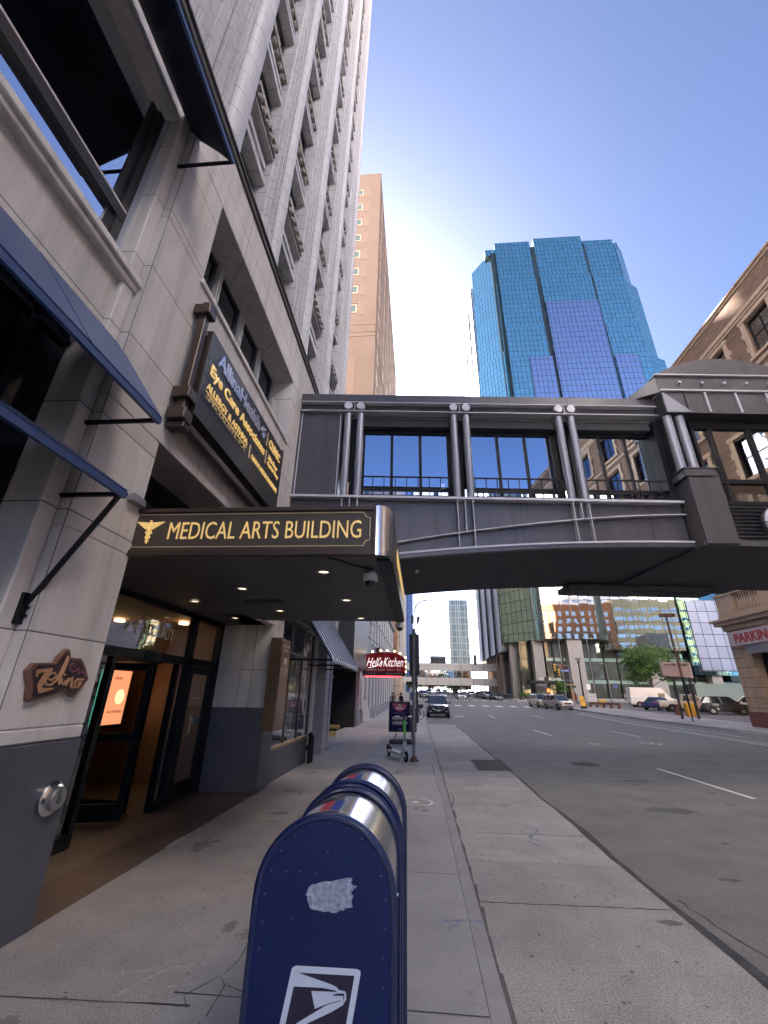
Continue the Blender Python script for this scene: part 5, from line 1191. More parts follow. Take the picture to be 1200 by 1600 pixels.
for y in [YE-1.6]+[YE-1.6-4.05*k for k in range(1, 14)]: mb.box(XB-.18, XB+.5, y-.1, y+1.5, 7.3, 8.55)
mb.box(XB-.24, XB+.5, -32, YE+.1, 8.55, 8.72); mb.build('balcony_course', m_tansp, BK)
bal = None
for k in range(11):
    y = YE-2.1-k*.235
    if bal is None: bal = MB().lathe((0, 0, 0), [(.07, 0), (.05, .1), (.09, .35), (.09, .5), (.045, .85), (.04, 1.05), (.07, 1.25)], 10).build('baluster', m_tansp, BK, local=True, smooth=True); c = bal
    else: c = bal.copy(); COL.objects.link(c)
    c.location = (XB-.05-30, y-10, 7.3)
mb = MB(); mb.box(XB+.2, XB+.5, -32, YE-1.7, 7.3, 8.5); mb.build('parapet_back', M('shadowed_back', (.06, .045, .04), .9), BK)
t = root('parking_sign', (21.6, 30, 5.2), 'long grey sign with red PARKING letters over the stone arch', 'sign')
MB().box(21.55, 21.75, 27.2, 32.3, 5.1, 6.0).build('panel', M('sign_grey', (.42, .37, .37), .6, var=.08), t, bevel=.01)
text('PARKING', 3.6, .62, (21.54, 29.9, 5.24), (0, -1, 0), (0, 0, 1), M('letter_red', (.36, .03, .035), .5), t, 'letters', ext=.01, bold=.03)
MB().box(21.7, 22.0, 28, 28.1, 5.4, 5.6).box(21.7, 22.0, 31, 31.1, 5.4, 5.6).box(21.62, 21.7, 27.6, 31.0, 4.5, 5.05).build('bracket', M('bracket_grey', (.2, .19, .2), .6), t)
# ------------------------------------------------------------ city behind the camera mirrored in the glass, plus added bounce and shade blocks
t = root('orange_brick_block', (72, -12, 0), 'orange brick office block mirrored in the lower glass of the tower', 'building')
m_ob = M('orange_brick', (.27, .11, .045), .8, var=.1, vs=.2, grid=dict(w=2.6, h=3.4, mortar=(.30, .12, .07), ms=.05, offset=0))
MB().box(55, 93, -34, -12, 0, 44).build('wall', m_ob, t)
for k in range(10):
    for q in range(10): window(t, (58+q*3.6, -11.95, 5+k*3.7), 1.6, 2.1, '+y', m_white, g_dark, 1, 2, .12)
t = root('cream_office_block', (104, -12, 0), 'cream banded office block mirrored in the lower glass of the tower', 'building')
m_cr = M('cream_concrete', (.32, .27, .17), .8, var=.05)
MB().box(94, 140, -34, -13, 0, 46).build('wall', m_cr, t)
for k in range(10):
    for q in range(9): window(t, (97+q*5.2, -12.95, 4+k*4), 4.4, 1.8, '+y', m_white, g_dark, 3, 1, .12)
t = root('brown_brick_block', (66, 5, 0), 'low brown block with white window trim mirrored in the glass tower', 'building')
MB().box(53, 80, -5, 14, 0, 27).build('wall', m_brick, t)
for k in range(6):
    for q in range(7): window(t, (55.5+q*3.6, 14.05, 3+k*4.2), 1.7, 2.4, '+y', m_white, g_dark, 2, 2, .16)
t = root('grey_slab_block', (100, 20, 0), 'grey slab block mirrored in the right part of the tower glass', 'building')
MB().box(92, 99, 8, 20, 0, 26).box(99, 118, 8, 20, 0, 14).build('wall', M('grey_slab', (.12, .12, .13), .7, var=.1), t)
t = root('bounce_block', (0, -72, 0), 'pale unseen block added behind the camera to bounce sunlight up the street', 'building')  # added out of view to throw sunlight back along the street
m_ps = M('bounce_block_stone', (.5, .5, .5), .85, var=.05)
MB().box(-70, 20, -95, -72, 0, 30).build('wall', m_ps, t)
for k in range(6):
    for q in range(9): window(t, (-60+q*8, -71.95, 4+k*4.3), 3.0, 2.0, '+y', m_white, g_dark, 2, 1, .12)
t = root('bounce_tower_right', (45, -36, 0), 'tall white slab added out of view behind the camera on the right to bounce sunlight', 'building')  # unseen reflector slab, added to fill the shaded street
m_wt = M('bounce_panels', (.80, .80, .82), .8, var=.03)
MB().box(34, 150, -47, -36, 0, 120).build('wall', m_wt, t)
for k in range(27):
    for q in range(18): window(t, (38+q*6, -35.95, 6+k*4.0), 3.4, 1.2, '+y', m_white, g_dark, 2, 1, .12)
t = root('bounce_tower_left', (-34, -30, 0), 'white slab added out of view behind the camera on the left to bounce sunlight', 'building')  # second unseen slab, added to bounce more light onto the pavement
MB().box(-75, -8, -44, -32, 0, 120).build('wall', m_wt, t)
for k in range(27):
    for q in range(10): window(t, (-71+q*6.2, -31.95, 6+k*4.0), 3.4, 1.2, '+y', m_white, g_dark, 2, 1, .12)
t = root('shade_block', (-18, 102, 1), 'tall block added on the left, hidden behind the footbridge, to shade the street', 'building')  # hidden sun blocker, added to keep the street and brick wall shaded
MB().box(-34, -5.2, 102, 184, 0, 81).build('wall', m_pc, t); MB().box(-34, -6.5, 217, 340, 0, 70).build('wall', m_pc, t)
# ------------------------------------------------------------ trees
m_bark = M('bark', (.09, .06, .045), .9, var=.3, vs=10, bump=3, bs=30)
def leafmat(name, c):
    if name in MATS: return MATS[name]
    m, t_, b = newmat(name); N = NT(t_); MATS[name] = m
    pos = N.n('ShaderNodeNewGeometry').outputs['Position']
    nz = N.n('ShaderNodeTexNoise', {'Vector': pos, 'Scale': 1.3, 'Detail': 3.0})
    cc = N.mix(N.ramp(nz.outputs[0], .35, .65), (c[0]*.55, c[1]*.6, c[2]*.5, 1), (c[0]*1.4, c[1]*1.3, c[2]*1.1, 1))
    t_.links.new(cc, b.inputs['Base Color']); b.inputs['Roughness'].default_value = .6
    tr = N.n('ShaderNodeBsdfTranslucent', {0: cc}); ms = N.n('ShaderNodeMixShader', {0: .35, 1: b.outputs[0], 2: tr.outputs[0]})
    t_.links.new(ms.outputs[0], t_.nodes['Material Output'].inputs[0]); return m
def tree(x, y, h, cr, label, leaf, seed=1, trunk_h=.3, n=2200, ls=.22, grp=None, name='street_tree'):
    rng = random.Random(seed); z = gz(x, y)
    t = root(name, (x, y, z), label, 'tree', grp)
    mb = MB(); top = z+h*.8
    pts = [(x+.12*math.sin(k*1.3+seed), y+.1*math.cos(k+seed), z-.1+(top-z)*k/6) for k in range(7)]
    mb.tube(pts, [.17*h/8*(1-k*.14) for k in range(7)], 8)
    cl = []
    for k in range(13):
        a = k*2.4+seed; zz = z+h*(trunk_h+.5*k/13); e = Vector((x+math.cos(a)*cr*rng.uniform(.45, .8), y+math.sin(a)*cr*rng.uniform(.45, .8), zz+h*.14))
        mb.tube([(x, y, zz-h*.05), tuple(e)], [.06*h/8, .015], 5); cl.append((e, cr*rng.uniform(.28, .46)))
    for k in range(7): cl.append((Vector((x+rng.uniform(-.5, .5)*cr, y+rng.uniform(-.5, .5)*cr, z+h*rng.uniform(.62, .93))), cr*rng.uniform(.25, .42)))
    mb.build('trunk', m_bark, t)
    mb = MB()
    for k in range(n):
        c, r = cl[rng.randrange(len(cl))]; d = Vector((rng.gauss(0, 1), rng.gauss(0, 1), rng.gauss(0, .8))).normalized()*r*rng.uniform(.35, 1.12)
        p = c+d; u = Vector((rng.gauss(0, 1), rng.gauss(0, 1), rng.gauss(0, 1))).normalized(); v = u.orthogonal().normalized(); s = ls*rng.uniform(.6, 1.3)
        mb.face([tuple(p-u*s-v*s*.1), tuple(p+v*s*.55), tuple(p+u*s), tuple(p-v*s*.55)])
    mb.build('crown', leaf, t)
    return t
lf1 = leafmat('leaf_green', (.085, .17, .035)); lf2 = leafmat('leaf_dark', (.045, .095, .03)); lf3 = leafmat('leaf_yellow', (.16, .17, .035))
tree(34.6, 71, 8.0, 3.9, 'bright green street tree before the glass tower, behind the parked vans', lf1, 3, .32, 4200, .24)
G_ = 'trees past the far footbridge'
tree(9.5, 150, 7.5, 4.2, 'dark green round tree left of centre under the far footbridge', lf2, 5, .2, 1500, .4, G_)
tree(14.0, 160, 7, 3.6, 'yellow-green tree beside the dark one under the far footbridge', lf3, 6, .2, 1300, .4, G_)
tree(12.0, 175, 8, 4.5, 'dark tree behind the yellow-green one under the far footbridge', lf2, 7, .2, 1300, .4, G_)
tree(-2.0, 170, 6.5, 3.2, 'bright green tree at the left end under the far footbridge', lf1, 8, .2, 1200, .4, G_)
for i, (x, y) in enumerate(((4, 205), (-1, 198), (9, 215), (19, 210))): tree(x, y, 9, 5, ('reddish tree down the far avenue', 'leftmost ochre tree down the far avenue', 'ochre tree in the middle of the far avenue', 'green tree at the right of the far avenue')[i], leafmat('leaf_far_%d' % (i % 3), [(.22, .10, .05), (.22, .15, .06), (.1, .14, .05)][i % 3]), 20+i, .15, 900, .7, G_)
tree(29.5, 97, 3.6, 1.3, 'young street tree against the tower columns', lf1, 11, .3, 700, .2)
# ------------------------------------------------------------ the two mailboxes in front of the camera
m_mb = M('mailbox_blue', (.001, .011, .078), .5, coat=.05, var=.22, vs=3.5, spec=.3, bump=.12, bs=220, streak=.15)
m_mb2 = M('mailbox_navy_rim', (.006, .016, .075), .3, coat=.3)
m_barrel = M('barrel_steel', (.60, .60, .63), .17, metal=1, var=.05, vs=12)
m_decal = M('decal_white', (.50, .58, .72), .45); m_decdk = M('decal_dark', (.012, .012, .035), .4)
def arch(hw, top, zbot, n=22):
    r = hw; zc = top-r; return [(hw, zbot)]+[(r*math.cos(PI*k/n), zc+r*math.sin(PI*k/n)) for k in range(n+1)]+[(-hw, zbot)]
def mailbox(cx, y0, label):
    t = root('mailbox', (cx, y0+.27, 0), label, 'mailbox', 'pair of blue mailboxes on the pavement')
    top = 1.25; A = lambda hw, tp, zb_=.12: [(cx+x, z) for x, z in arch(hw, tp, zb_)]
    MB().prism(A(.228, top-.012), 'y', y0+.006, y0+.03).build('side_panel', m_mb, t)
    MB().prism(A(.228, top-.012), 'y', y0+.51, y0+.534).build('side_panel', m_mb, t)
    # body below the hatch
    MB().box(cx-.222, cx+.222, y0+.03, y0+.51, .12, .82).build('body', m_mb, t, bevel=.004, seg=1)
    def hoop(hw, tp, ya, yb, w_, name, mat, z_=.12):
        o, i = A(hw, tp, z_), A(hw-w_, tp-w_, z_); mb = MB(); n = len(o); b = len(mb.v)
        for y in (ya, yb):
            for p in o: mb.v.append((p[0], y, p[1]))
            for p in i: mb.v.append((p[0], y, p[1]))
        for k in range(n-1):
            mb.f += [(b+k+1, b+k, b+2*n+k, b+2*n+k+1), (b+n+k, b+n+k+1, b+3*n+k+1, b+3*n+k), (b+k, b+k+1, b+n+k+1, b+n+k), (b+2*n+k+1, b+2*n+k, b+3*n+k, b+3*n+k+1)]; mb.m += [0]*4
        for k in (0, n-1):
            mb.f.append((b+k, b+n+k, b+3*n+k, b+2*n+k)); mb.m.append(0)
        return mb.build(name, mat, t, smooth=True, bevel=.003)
    hoop(.238, top, y0, y0+.055, .014, 'rim', m_mb2); hoop(.238, top, y0+.485, y0+.54, .014, 'rim', m_mb2)
    b = hoop(.226, top-.016, y0+.055, y0+.485, .006, 'steel_hatch', m_barrel, .80)
    # rolled bead of the rim
    for yy in (y0+.012, y0+.528):
        MB().tube([(p[0], yy, p[1]) for p in A(.238, top+.001)], .0075, 8).build('bead', m_mb2, t, smooth=True)
    s = MB(); rr_ = .2275; zc = top-.016-.226
    def on(a, yy, r=rr_): return (cx+r*math.cos(a), yy, zc+r*math.sin(a))
    def patch(a0, a1, ya, yb, mat, name, par, r=rr_, n=8):
        mb = MB()
        for k in range(n):
            p, q = a0+(a1-a0)*k/n, a0+(a1-a0)*(k+1)/n; mb.face([on(p, ya, r), on(q, ya, r), on(q, yb, r), on(p, yb, r)][::-1])
        return mb.build(name, mat, par, smooth=True)
    st = patch(R_(86), R_(128), y0+.14, y0+.30, M('sticker_white', (.6, .6, .62), .5), 'sticker', t)
    patch(R_(86.5), R_(96), y0+.145, y0+.295, M('sticker_blue', (.03, .06, .28), .5), 'sticker_band', st, rr_+.0012)
    patch(R_(96.3), R_(107), y0+.145, y0+.295, M('sticker_red', (.45, .05, .06), .5), 'sticker_band', st, rr_+.0012)
    mb = MB()
    for k in range(6):
        a = R_(109+k*3); p0, p1 = on(a, y0+.16, rr_+.001), on(a+R_(.8), y0+.16, rr_+.001); mb.face([p0, p1, on(a+R_(.8), y0+.28-.02*(k % 3), rr_+.001), on(a, y0+.28-.02*(k % 3), rr_+.001)][::-1])
    mb.build('sticker_print', m_dkgrey, st)
    m_riv = M('rivet', (.05, .07, .18), .25, metal=.4)
    RV = [(-.393,1.214),(-.332,1.223),(-.269,1.213),(-.214,1.185),(-.169,1.14),(-.141,1.083),(-.129,1.021),(-.13,.95),(-.133,.878),(-.131,.808),(-.449,1.185),(-.494,1.14),(-.523,1.083),(-.536,1.02),(-.537,.949),(-.538,.879),(-.537,.807),(-.331,1.142),(-.471,1.084),(-.42,1.084),(-.368,1.084),(-.436,.961)]
    r0 = None
    for x, z in RV:
        if r0 is None: r0 = MB().lathe((0, 0, 0), [(.001, -.0045), (.003, -.004), (.0055, 0), (.001, 0)], 10, axis='y').build('rivet', m_riv, t, local=True, smooth=True); c = r0
        else: c = r0.copy(); COL.objects.link(c)
        c.location = (x+.333, -.27+.006, z)
    for k in range(9):
        a = R_(20+k*17.5); c = r0.copy(); COL.objects.link(c); p = on(a, y0+.028, .24); c.location = (p[0]-cx, -.27+.03, p[2]); c.rotation_euler = (R_(-90), 0, PI/2-a) if False else (-PI/2, 0, 0)
        c.location[2] = top-.238+math.sin(a)*.2385; c.location[0] = math.cos(a)*.2385
    lg = None
    for sx in (-1, 1):
        for sy in (.04, .46):
            MB().box(cx+sx*.2-.02, cx+sx*.2+.02, y0+sy, y0+sy+.04, 0, .13).box(cx+sx*.2-.04, cx+sx*.2+.04, y0+sy-.02, y0+sy+.06, 0, .012).build('leg', m_mb, t)
    hinge = MB()
    for k in range(3): hinge.cyl((cx+.229, y0+.12+k*.1, .93), (cx+.236, y0+.12+k*.1, .93), .006, n=8)
    hinge.build('hinge_bolt', m_steel, t)
    return t
mbx = mailbox(-.326, 1.78, 'nearer blue mailbox with a scraped pale patch and a white eagle emblem')
yy = 1.7852
def plate(polys, mat, name, d=.0008, par=mbx):
    mb = MB()
    for p in polys:
        a = sum(p[i][0]*p[(i+1) % len(p)][1]-p[(i+1) % len(p)][0]*p[i][1] for i in range(len(p)))
        if a < 0: p = p[::-1]
        mb.face([(x, yy-d, z) for x, z in p])
    return mb.build(name, mat, par)
O_ = [(-.452, .640), (-.44, .714), (-.416, .839), (-.41, .845), (-.4, .848), (-.206, .85), (-.196, .846), (-.195, .839), (-.216, .727), (-.232, .632), (-.238, .625), (-.446, .625), (-.452, .63)]
plate([O_], m_decal, 'eagle_emblem', .0008)
plate([[(-.395, .832), (-.214, .834), (-.234, .726), (-.249, .642), (-.432, .640), (-.354, .719), (-.284, .747), (-.247, .765), (-.237, .779), (-.238, .792), (-.242, .797), (-.262, .799), (-.27, .806), (-.289, .811)],
       [(-.405, .799), (-.312, .801), (-.273, .797), (-.266, .794), (-.348, .792), (-.334, .752), (-.297, .765), (-.253, .776), (-.255, .774), (-.297, .763), (-.388, .717), (-.436, .662), (-.421, .716)],
       [(-.284, .785), (-.269, .79), (-.245, .792), (-.243, .783), (-.248, .772), (-.246, .786)]], m_decdk, 'emblem_field', .0016)
m_scr = M('scraped_patch', (.30, .36, .48), .8, var=.55, vs=60, bump=1, bs=200)
random.seed(31)
SP = [(-.386, 1.027), (-.375, 1.052), (-.35, 1.058), (-.231, 1.079), (-.236, 1.063), (-.218, 1.054), (-.235, 1.041), (-.228, 1.025), (-.234, 1.015), (-.227, 1.001), (-.282, .985), (-.319, .985), (-.37, .989)]
q = []
for a, b in zip(SP, SP[1:]+SP[:1]):
    for k in range(5): q.append((a[0]+(b[0]-a[0])*k/5+random.uniform(-.003, .003), a[1]+(b[1]-a[1])*k/5+random.uniform(-.0025, .0025)))
plate([q], m_scr, 'scraped_patch', .001)
mailbox(-.326, 2.435, 'second blue mailbox standing close behind the nearer one')
# ------------------------------------------------------------ kick scooter
t = root('kick_scooter', (-.6, 13.3, 0), 'white rental kick scooter with a green steering column beside the sign pole', 'scooter')
m_sw = M('scooter_white', (.62, .64, .66), .35); m_sg = M('scooter_green', (.10, .55, .06), .4); m_sgr = M('scooter_green_grey', (.16, .28, .20), .4); m_tyre = M('tyre', (.015, .015, .016), .8); m_rim = M('wheel_rim', (.35, .35, .37), .3, metal=.9)
F_, K_ = Vector((-.37, 12.85, 0)), Vector((-.90, 13.95, 0)); ax = (K_-F_).normalized(); sd = Vector((-ax.y, ax.x, 0))
def wheelmb(c, r, w_, s):
    mb = MB(); ring = []
    n = 22; rs = []
    for k in range(n+1):
        a = 2*PI*k/n; d = ax*math.cos(a)+Vector((0, 0, 1))*math.sin(a)
        rs.append([c+d*(r*.80)-s*w_, c+d*r-s*w_*.6, c+d*r+s*w_*.6, c+d*(r*.80)+s*w_])
    mb.rings(rs, caps=False); 
    for k in range(n): mb.face([rs[k][0], rs[k+1][0], rs[k+1][3], rs[k][3]])
    return mb
wheelmb(F_+Vector((0, 0, .125)), .125, .03, sd).build('wheel', m_tyre, t, smooth=True); wheelmb(K_+Vector((0, 0, .11)), .11, .03, sd).build('wheel', m_tyre, t, smooth=True)
for c, r in ((F_+Vector((0, 0, .125)), .07), (K_+Vector((0, 0, .11)), .06)): MB().cyl(c-sd*.035, c+sd*.035, r, n=14).build('hub', m_rim, t)
mb = MB(); a, b = F_+ax*.22, K_-ax*.12
mb.hexa([a-sd*.075+Vector((0, 0, .12)), b-sd*.075+Vector((0, 0, .12)), b+sd*.075+Vector((0, 0, .12)), a+sd*.075+Vector((0, 0, .12)), a-sd*.085+Vector((0, 0, .19)), b-sd*.085+Vector((0, 0, .19)), b+sd*.085+Vector((0, 0, .19)), a+sd*.085+Vector((0, 0, .19))])
mb.build('deck', m_sw, t, bevel=.012)
mb = MB(); 
for k in range(6):
    pass
mb.tube([K_+Vector((0, 0, .21))-ax*.2, K_+Vector((0, 0, .27))-ax*.05, K_+Vector((0, 0, .26))+ax*.08, K_+Vector((0, 0, .18))+ax*.15], [.03, .045, .045, .02], 8); mb.build('rear_fender', m_dkgrey, t, smooth=True)
mb = MB(); mb.tube([a+Vector((0, 0, .17)), F_+ax*.11+Vector((0, 0, .36)), F_+ax*.07+Vector((0, 0, .46))], [.075, .055, .045], 10); mb.build('neck', m_sw, t, smooth=True)
mb = MB()
for s in (-1, 1): mb.tube([F_+Vector((0, 0, .125))+sd*.05*s, F_+Vector((0, 0, .27))+sd*.05*s+ax*.03, F_+Vector((0, 0, .34))+ax*.05], .018, 6)
mb.tube([F_+Vector((0, 0, .33))-ax*.02, F_+Vector((0, 0, .30))+ax*.09], .05, 8); mb.build('fork', m_sw, t, smooth=True)
MB().tube([F_+ax*.06+Vector((0, 0, .44)), F_+ax*.085+Vector((0, 0, .66))], .028, 10).build('lower_column', m_sgr, t, smooth=True)
MB().tube([F_+ax*.085+Vector((0, 0, .66)), F_+ax*.12+Vector((0, 0, .98))], [.04, .035], 10).build('column_cover', m_sg, t, smooth=True)
mb = MB(); tp = F_+ax*.13+Vector((0, 0, 1.08)); mb.tube([F_+ax*.12+Vector((0, 0, .97)), tp], .024, 8); mb.tube([tp-sd*.25+ax*.05, tp-sd*.1, tp+sd*.1, tp+sd*.25+ax*.05], .014, 8); mb.ball(tp+Vector((0, 0, .0)), .04, 5); mb.build('handlebar', m_dkgrey, t)
mb = MB()
for s in (-1, 1): mb.tube([tp+sd*.13*s+ax*.01, tp+sd*.25*s+ax*.05], .019, 8)
mb.build('grip', m_sw, t)
MB().tube([a+ax*.12+Vector((0, 0, .12)), a+ax*.05+sd*.10], .01, 5).build('kickstand', m_dark, t)
# ------------------------------------------------------------ A-frame advertising stands
t = root('sidewalk_sign', (-.8, 18.6, 0), 'dark blue sidewalk poster stand lettered EVENINGS and WEEKENDS behind the scooter', 'sign')
m_adb = M('poster_navy', (.012, .010, .060), .9, spec=.1)
P0, P1 = (-1.21, 18.5), (-.36, 18.7)
dxn = Vector((P1[0]-P0[0], P1[1]-P0[1], 0)).normalized()
def af(u, o, z): return (P0[0]+dxn.x*u+dxn.y*o, P0[1]+dxn.y*u-dxn.x*o, z)
W_ = .87
mb = MB(); mb.hexa([af(0, 0, .28), af(W_, 0, .28), af(W_, -.04, .28), af(0, -.04, .28), af(.02, -.03, 1.36), af(W_, -.03, 1.36), af(W_, -.07, 1.36), af(.02, -.07, 1.36)]); mb.build('frame', m_dark, t)
mb = MB(); mb.hexa([af(.05, .004, .33), af(W_-.05, .004, .33), af(W_-.05, 0, .33), af(.05, 0, .33), af(.06, -.022, 1.31), af(W_-.05, -.022, 1.31), af(W_-.05, -.028, 1.31), af(.06, -.028, 1.31)]); mb.build('poster', m_adb, t)
mb = MB(); n = 20; c = .44; mb.face([af(c+.30*math.cos(PI+PI*k/n), -.014-.0, 1.30+.29*math.sin(PI+PI*k/n)) for k in range(n+1)]); mb.build('magenta_circle', M('magenta', (.30, .03, .10), .5), t)
for s, z, h, wd, mt in (('The', 1.19, .075, .17, m_white), ('Metro', 1.09, .085, .3, m_white), ('EVENINGS', .735, .085, .58, m_white), ('WEEKENDS', .565, .085, .6, m_white)):
    text(s, wd, h, af(.44, .012, z), dxn, (0, 0, 1), mt, t, 'lettering', ext=.002, bold=.015)
mb = MB()
for z, u0_, u1_ in ((.70, .16, .68), (.53, .16, .70), (.36, .38, .52)): mb.hexa([af(u0_, .006, z), af(u1_, .006, z), af(u1_, .002, z), af(u0_, .002, z), af(u0_, .005, z+.018), af(u1_, .005, z+.018), af(u1_, .001, z+.018), af(u0_, .001, z+.018)])
mb.build('small_print', M('small_print', (.3, .3, .38), .6), t)
mb = MB(); mb.tube([af(.18+.045*k, .004, .95+.02*math.sin(k*1.9)) for k in range(12)], .008, 4); mb.build('script_line', M('poster_pink', (.30, .07, .2), .5), t)
mb = MB(); mb.tube([(-1.02, 17.1, .08), (-.95, 16.95, .10), (-.35, 17.1, .10), (-.28, 17.3, .08)], .09, 8); mb.tube([(-.95, 17.2, .08), (-.9, 18.3, .25)], .03, 6); mb.build('water_filled_base', m_dkgrey, t, smooth=True)
t = root('sidewalk_sign', (-1.15, 24.5, 0), 'small pale menu board standing farther back behind the blue poster stand', 'sign')
MB().box(-1.42, -.80, 24.5, 24.55, .45, 1.17).box(-1.40, -1.36, 24.52, 24.6, 0, .45).box(-.86, -.82, 24.52, 24.6, 0, .45).build('frame', m_dark, t)
MB().box(-1.38, -.84, 24.488, 24.499, .55, 1.12).build('board', M('menu_board', (.34, .38, .45), .5), t)
MB().box(-1.28, -.95, 24.48, 24.487, .98, 1.01).build('small_print', M('small_print_blue', (.12, .15, .3), .6), t)
# ------------------------------------------------------------ poles along the left kerb
m_galv = M('galvanised', (.22, .22, .23), .45, metal=.6, var=.1)
t = root('sign_pole', (-.165, 13, 0), 'galvanised pole with the back of a tall dark sign, next to the scooter', 'sign pole')
MB().cyl((-.165, 13, 0), (-.14, 13, 3.45), .042, n=12).build('pole', m_galv, t, smooth=True)
MB().lathe((-.165, 13, 0), [(.001, 0), (.13, 0), (.11, .04), (.06, .10), (.045, .14), (.001, .14)], 16).build('base_collar', M('rusty_collar', (.12, .06, .04), .7, var=.3, vs=30), t)
MB().box(-.275, .02, 13.05, 13.09, 2.15, 3.30).build('sign_back', m_dkgrey, t, bevel=.01)
mb = MB(); mb.box(-.19, -.11, 12.985, 13.05, 2.4, 2.44); mb.box(-.19, -.11, 12.985, 13.05, 3.0, 3.04); mb.build('clamp', m_galv, t)
t = root('street_lamp', (-.17, 30, 0), 'tall dark lamp pole with a thin curved arm and detector boxes, behind the sign pole', 'lamp')
mb = MB(); mb.cyl((-.13, 30, 0), (-.2, 30, 5.0), .10, .07, 12); mb.cyl((-.2, 30, 5.0), (-.25, 30, 7.0), .045, .035, 8); mb.tube([(-.25, 30, 7.0), (-.18, 30, 7.3), (.0, 30, 7.55), (.3, 30, 7.72), (.8, 30, 7.80)], [.06, .055, .05, .05, .05], 6); mb.build('pole', M('dark_pole', (.05, .05, .052), .5), t)
MB().box(.75, 1.1, 29.93, 30.07, 7.74, 7.82).build('lamp_head', m_galv, t, bevel=.01)
MB().box(-.50, -.30, 29.9, 30.1, 6.15, 6.7).hexa([(-.13, 29.95, 6.1), (.02, 29.95, 6.15), (.02, 30.05, 6.15), (-.13, 30.05, 6.1), (-.10, 29.95, 6.6), (.14, 29.95, 6.65), (.14, 30.05, 6.65), (-.10, 30.05, 6.6)]).box(-.30, -.12, 29.95, 30.05, 5.05, 5.5).build('detector_box', m_dkgrey, t)
t = root('parking_meter_kiosk', (-.40, 26, 0), 'slim parking pay station with blue and white panels behind the sign pole', 'pay station')
MB().box(-.55, -.30, 26, 26.25, 0, 2.05).build('housing', m_dkgrey, t, bevel=.01); MB().box(-.53, -.32, 25.985, 25.999, 1.1, 2.0).build('front_panel', M('kiosk_panel', (.45, .52, .62), .5), t); MB().box(-.50, -.36, 25.975, 25.984, 1.35, 1.75).build('blue_symbol', M('kiosk_blue', (.04, .06, .22), .5), t)
MB().box(-.75, -.1, 26.1, 26.14, 2.15, 2.32).build('arm', m_dark, t)
t = root('newspaper_box', (-.33, 19.6, 0), 'dark box standing just right of the blue poster stand', 'newspaper box')
MB().box(-.46, -.12, 19.5, 19.8, .22, 1.1).box(-.35, -.22, 19.58, 19.7, 0, .22).build('housing', m_dkgrey, t, bevel=.015); MB().box(-.42, -.16, 19.485, 19.499, .55, .98).build('door', M('box_door', (.07, .08, .12), .3), t)
# bicycle parked behind the poles
t = root('bicycle', (-.35, 34.5, 0), 'black bicycle with a basket parked behind the poles at the kerb', 'bicycle')
for yb_, xb_ in ((34.0, .02), (35.0, -.25)):
    mb = MB(); c = Vector((xb_, yb_, .34)); dv = Vector((.98, -.2, 0)).normalized()
    pts = [c+dv*(.33*math.cos(2*PI*k/24))+Vector((0, 0, .33*math.sin(2*PI*k/24))) for k in range(25)]; mb.tube(pts, .022, 6)
    for k in range(8): mb.tube([c, c+dv*(.32*math.cos(2*PI*k/8))+Vector((0, 0, .32*math.sin(2*PI*k/8)))], .004, 3)
    mb.cyl(c-Vector((0, .04, 0)), c+Vector((0, .04, 0)), .03, n=8); mb.build('wheel', m_tyre, t)
mb = MB(); A1, A2 = Vector((.02, 34.0, .34)), Vector((-.9, 34.4, .34))
MB().tube([A2+Vector((.33*math.cos(2*PI*k/24), 0, .33*math.sin(2*PI*k/24))) for k in range(25)], .022, 6).build('wheel', m_tyre, t)
mb.tube([A1, A1+Vector((-.1, .02, .6)), A1+Vector((-.12, .02, .72))], .02, 6); mb.tube([A1+Vector((-.09, .02, .52)), Vector((-.5, 34.2, .32)), Vector((-.62, 34.25, .78))], .02, 6); mb.tube([A1+Vector((-.09, .02, .5)), Vector((-.6, 34.25, .7)), A2, Vector((-.5, 34.2, .32))], .018, 6); mb.build('frame', m_dark, t)
MB().box(-.72, -.5, 34.15, 34.35, .8, .86).build('saddle', m_dark, t, bevel=.02); MB().tube([(-.12, 33.7, 1.08), (-.1, 34.02, 1.06), (-.12, 34.3, 1.08)], .018, 6).build('handlebar', m_dark, t); MB().box(-.1, .28, 33.85, 34.2, .72, .98).build('basket', m_dkgrey, t)
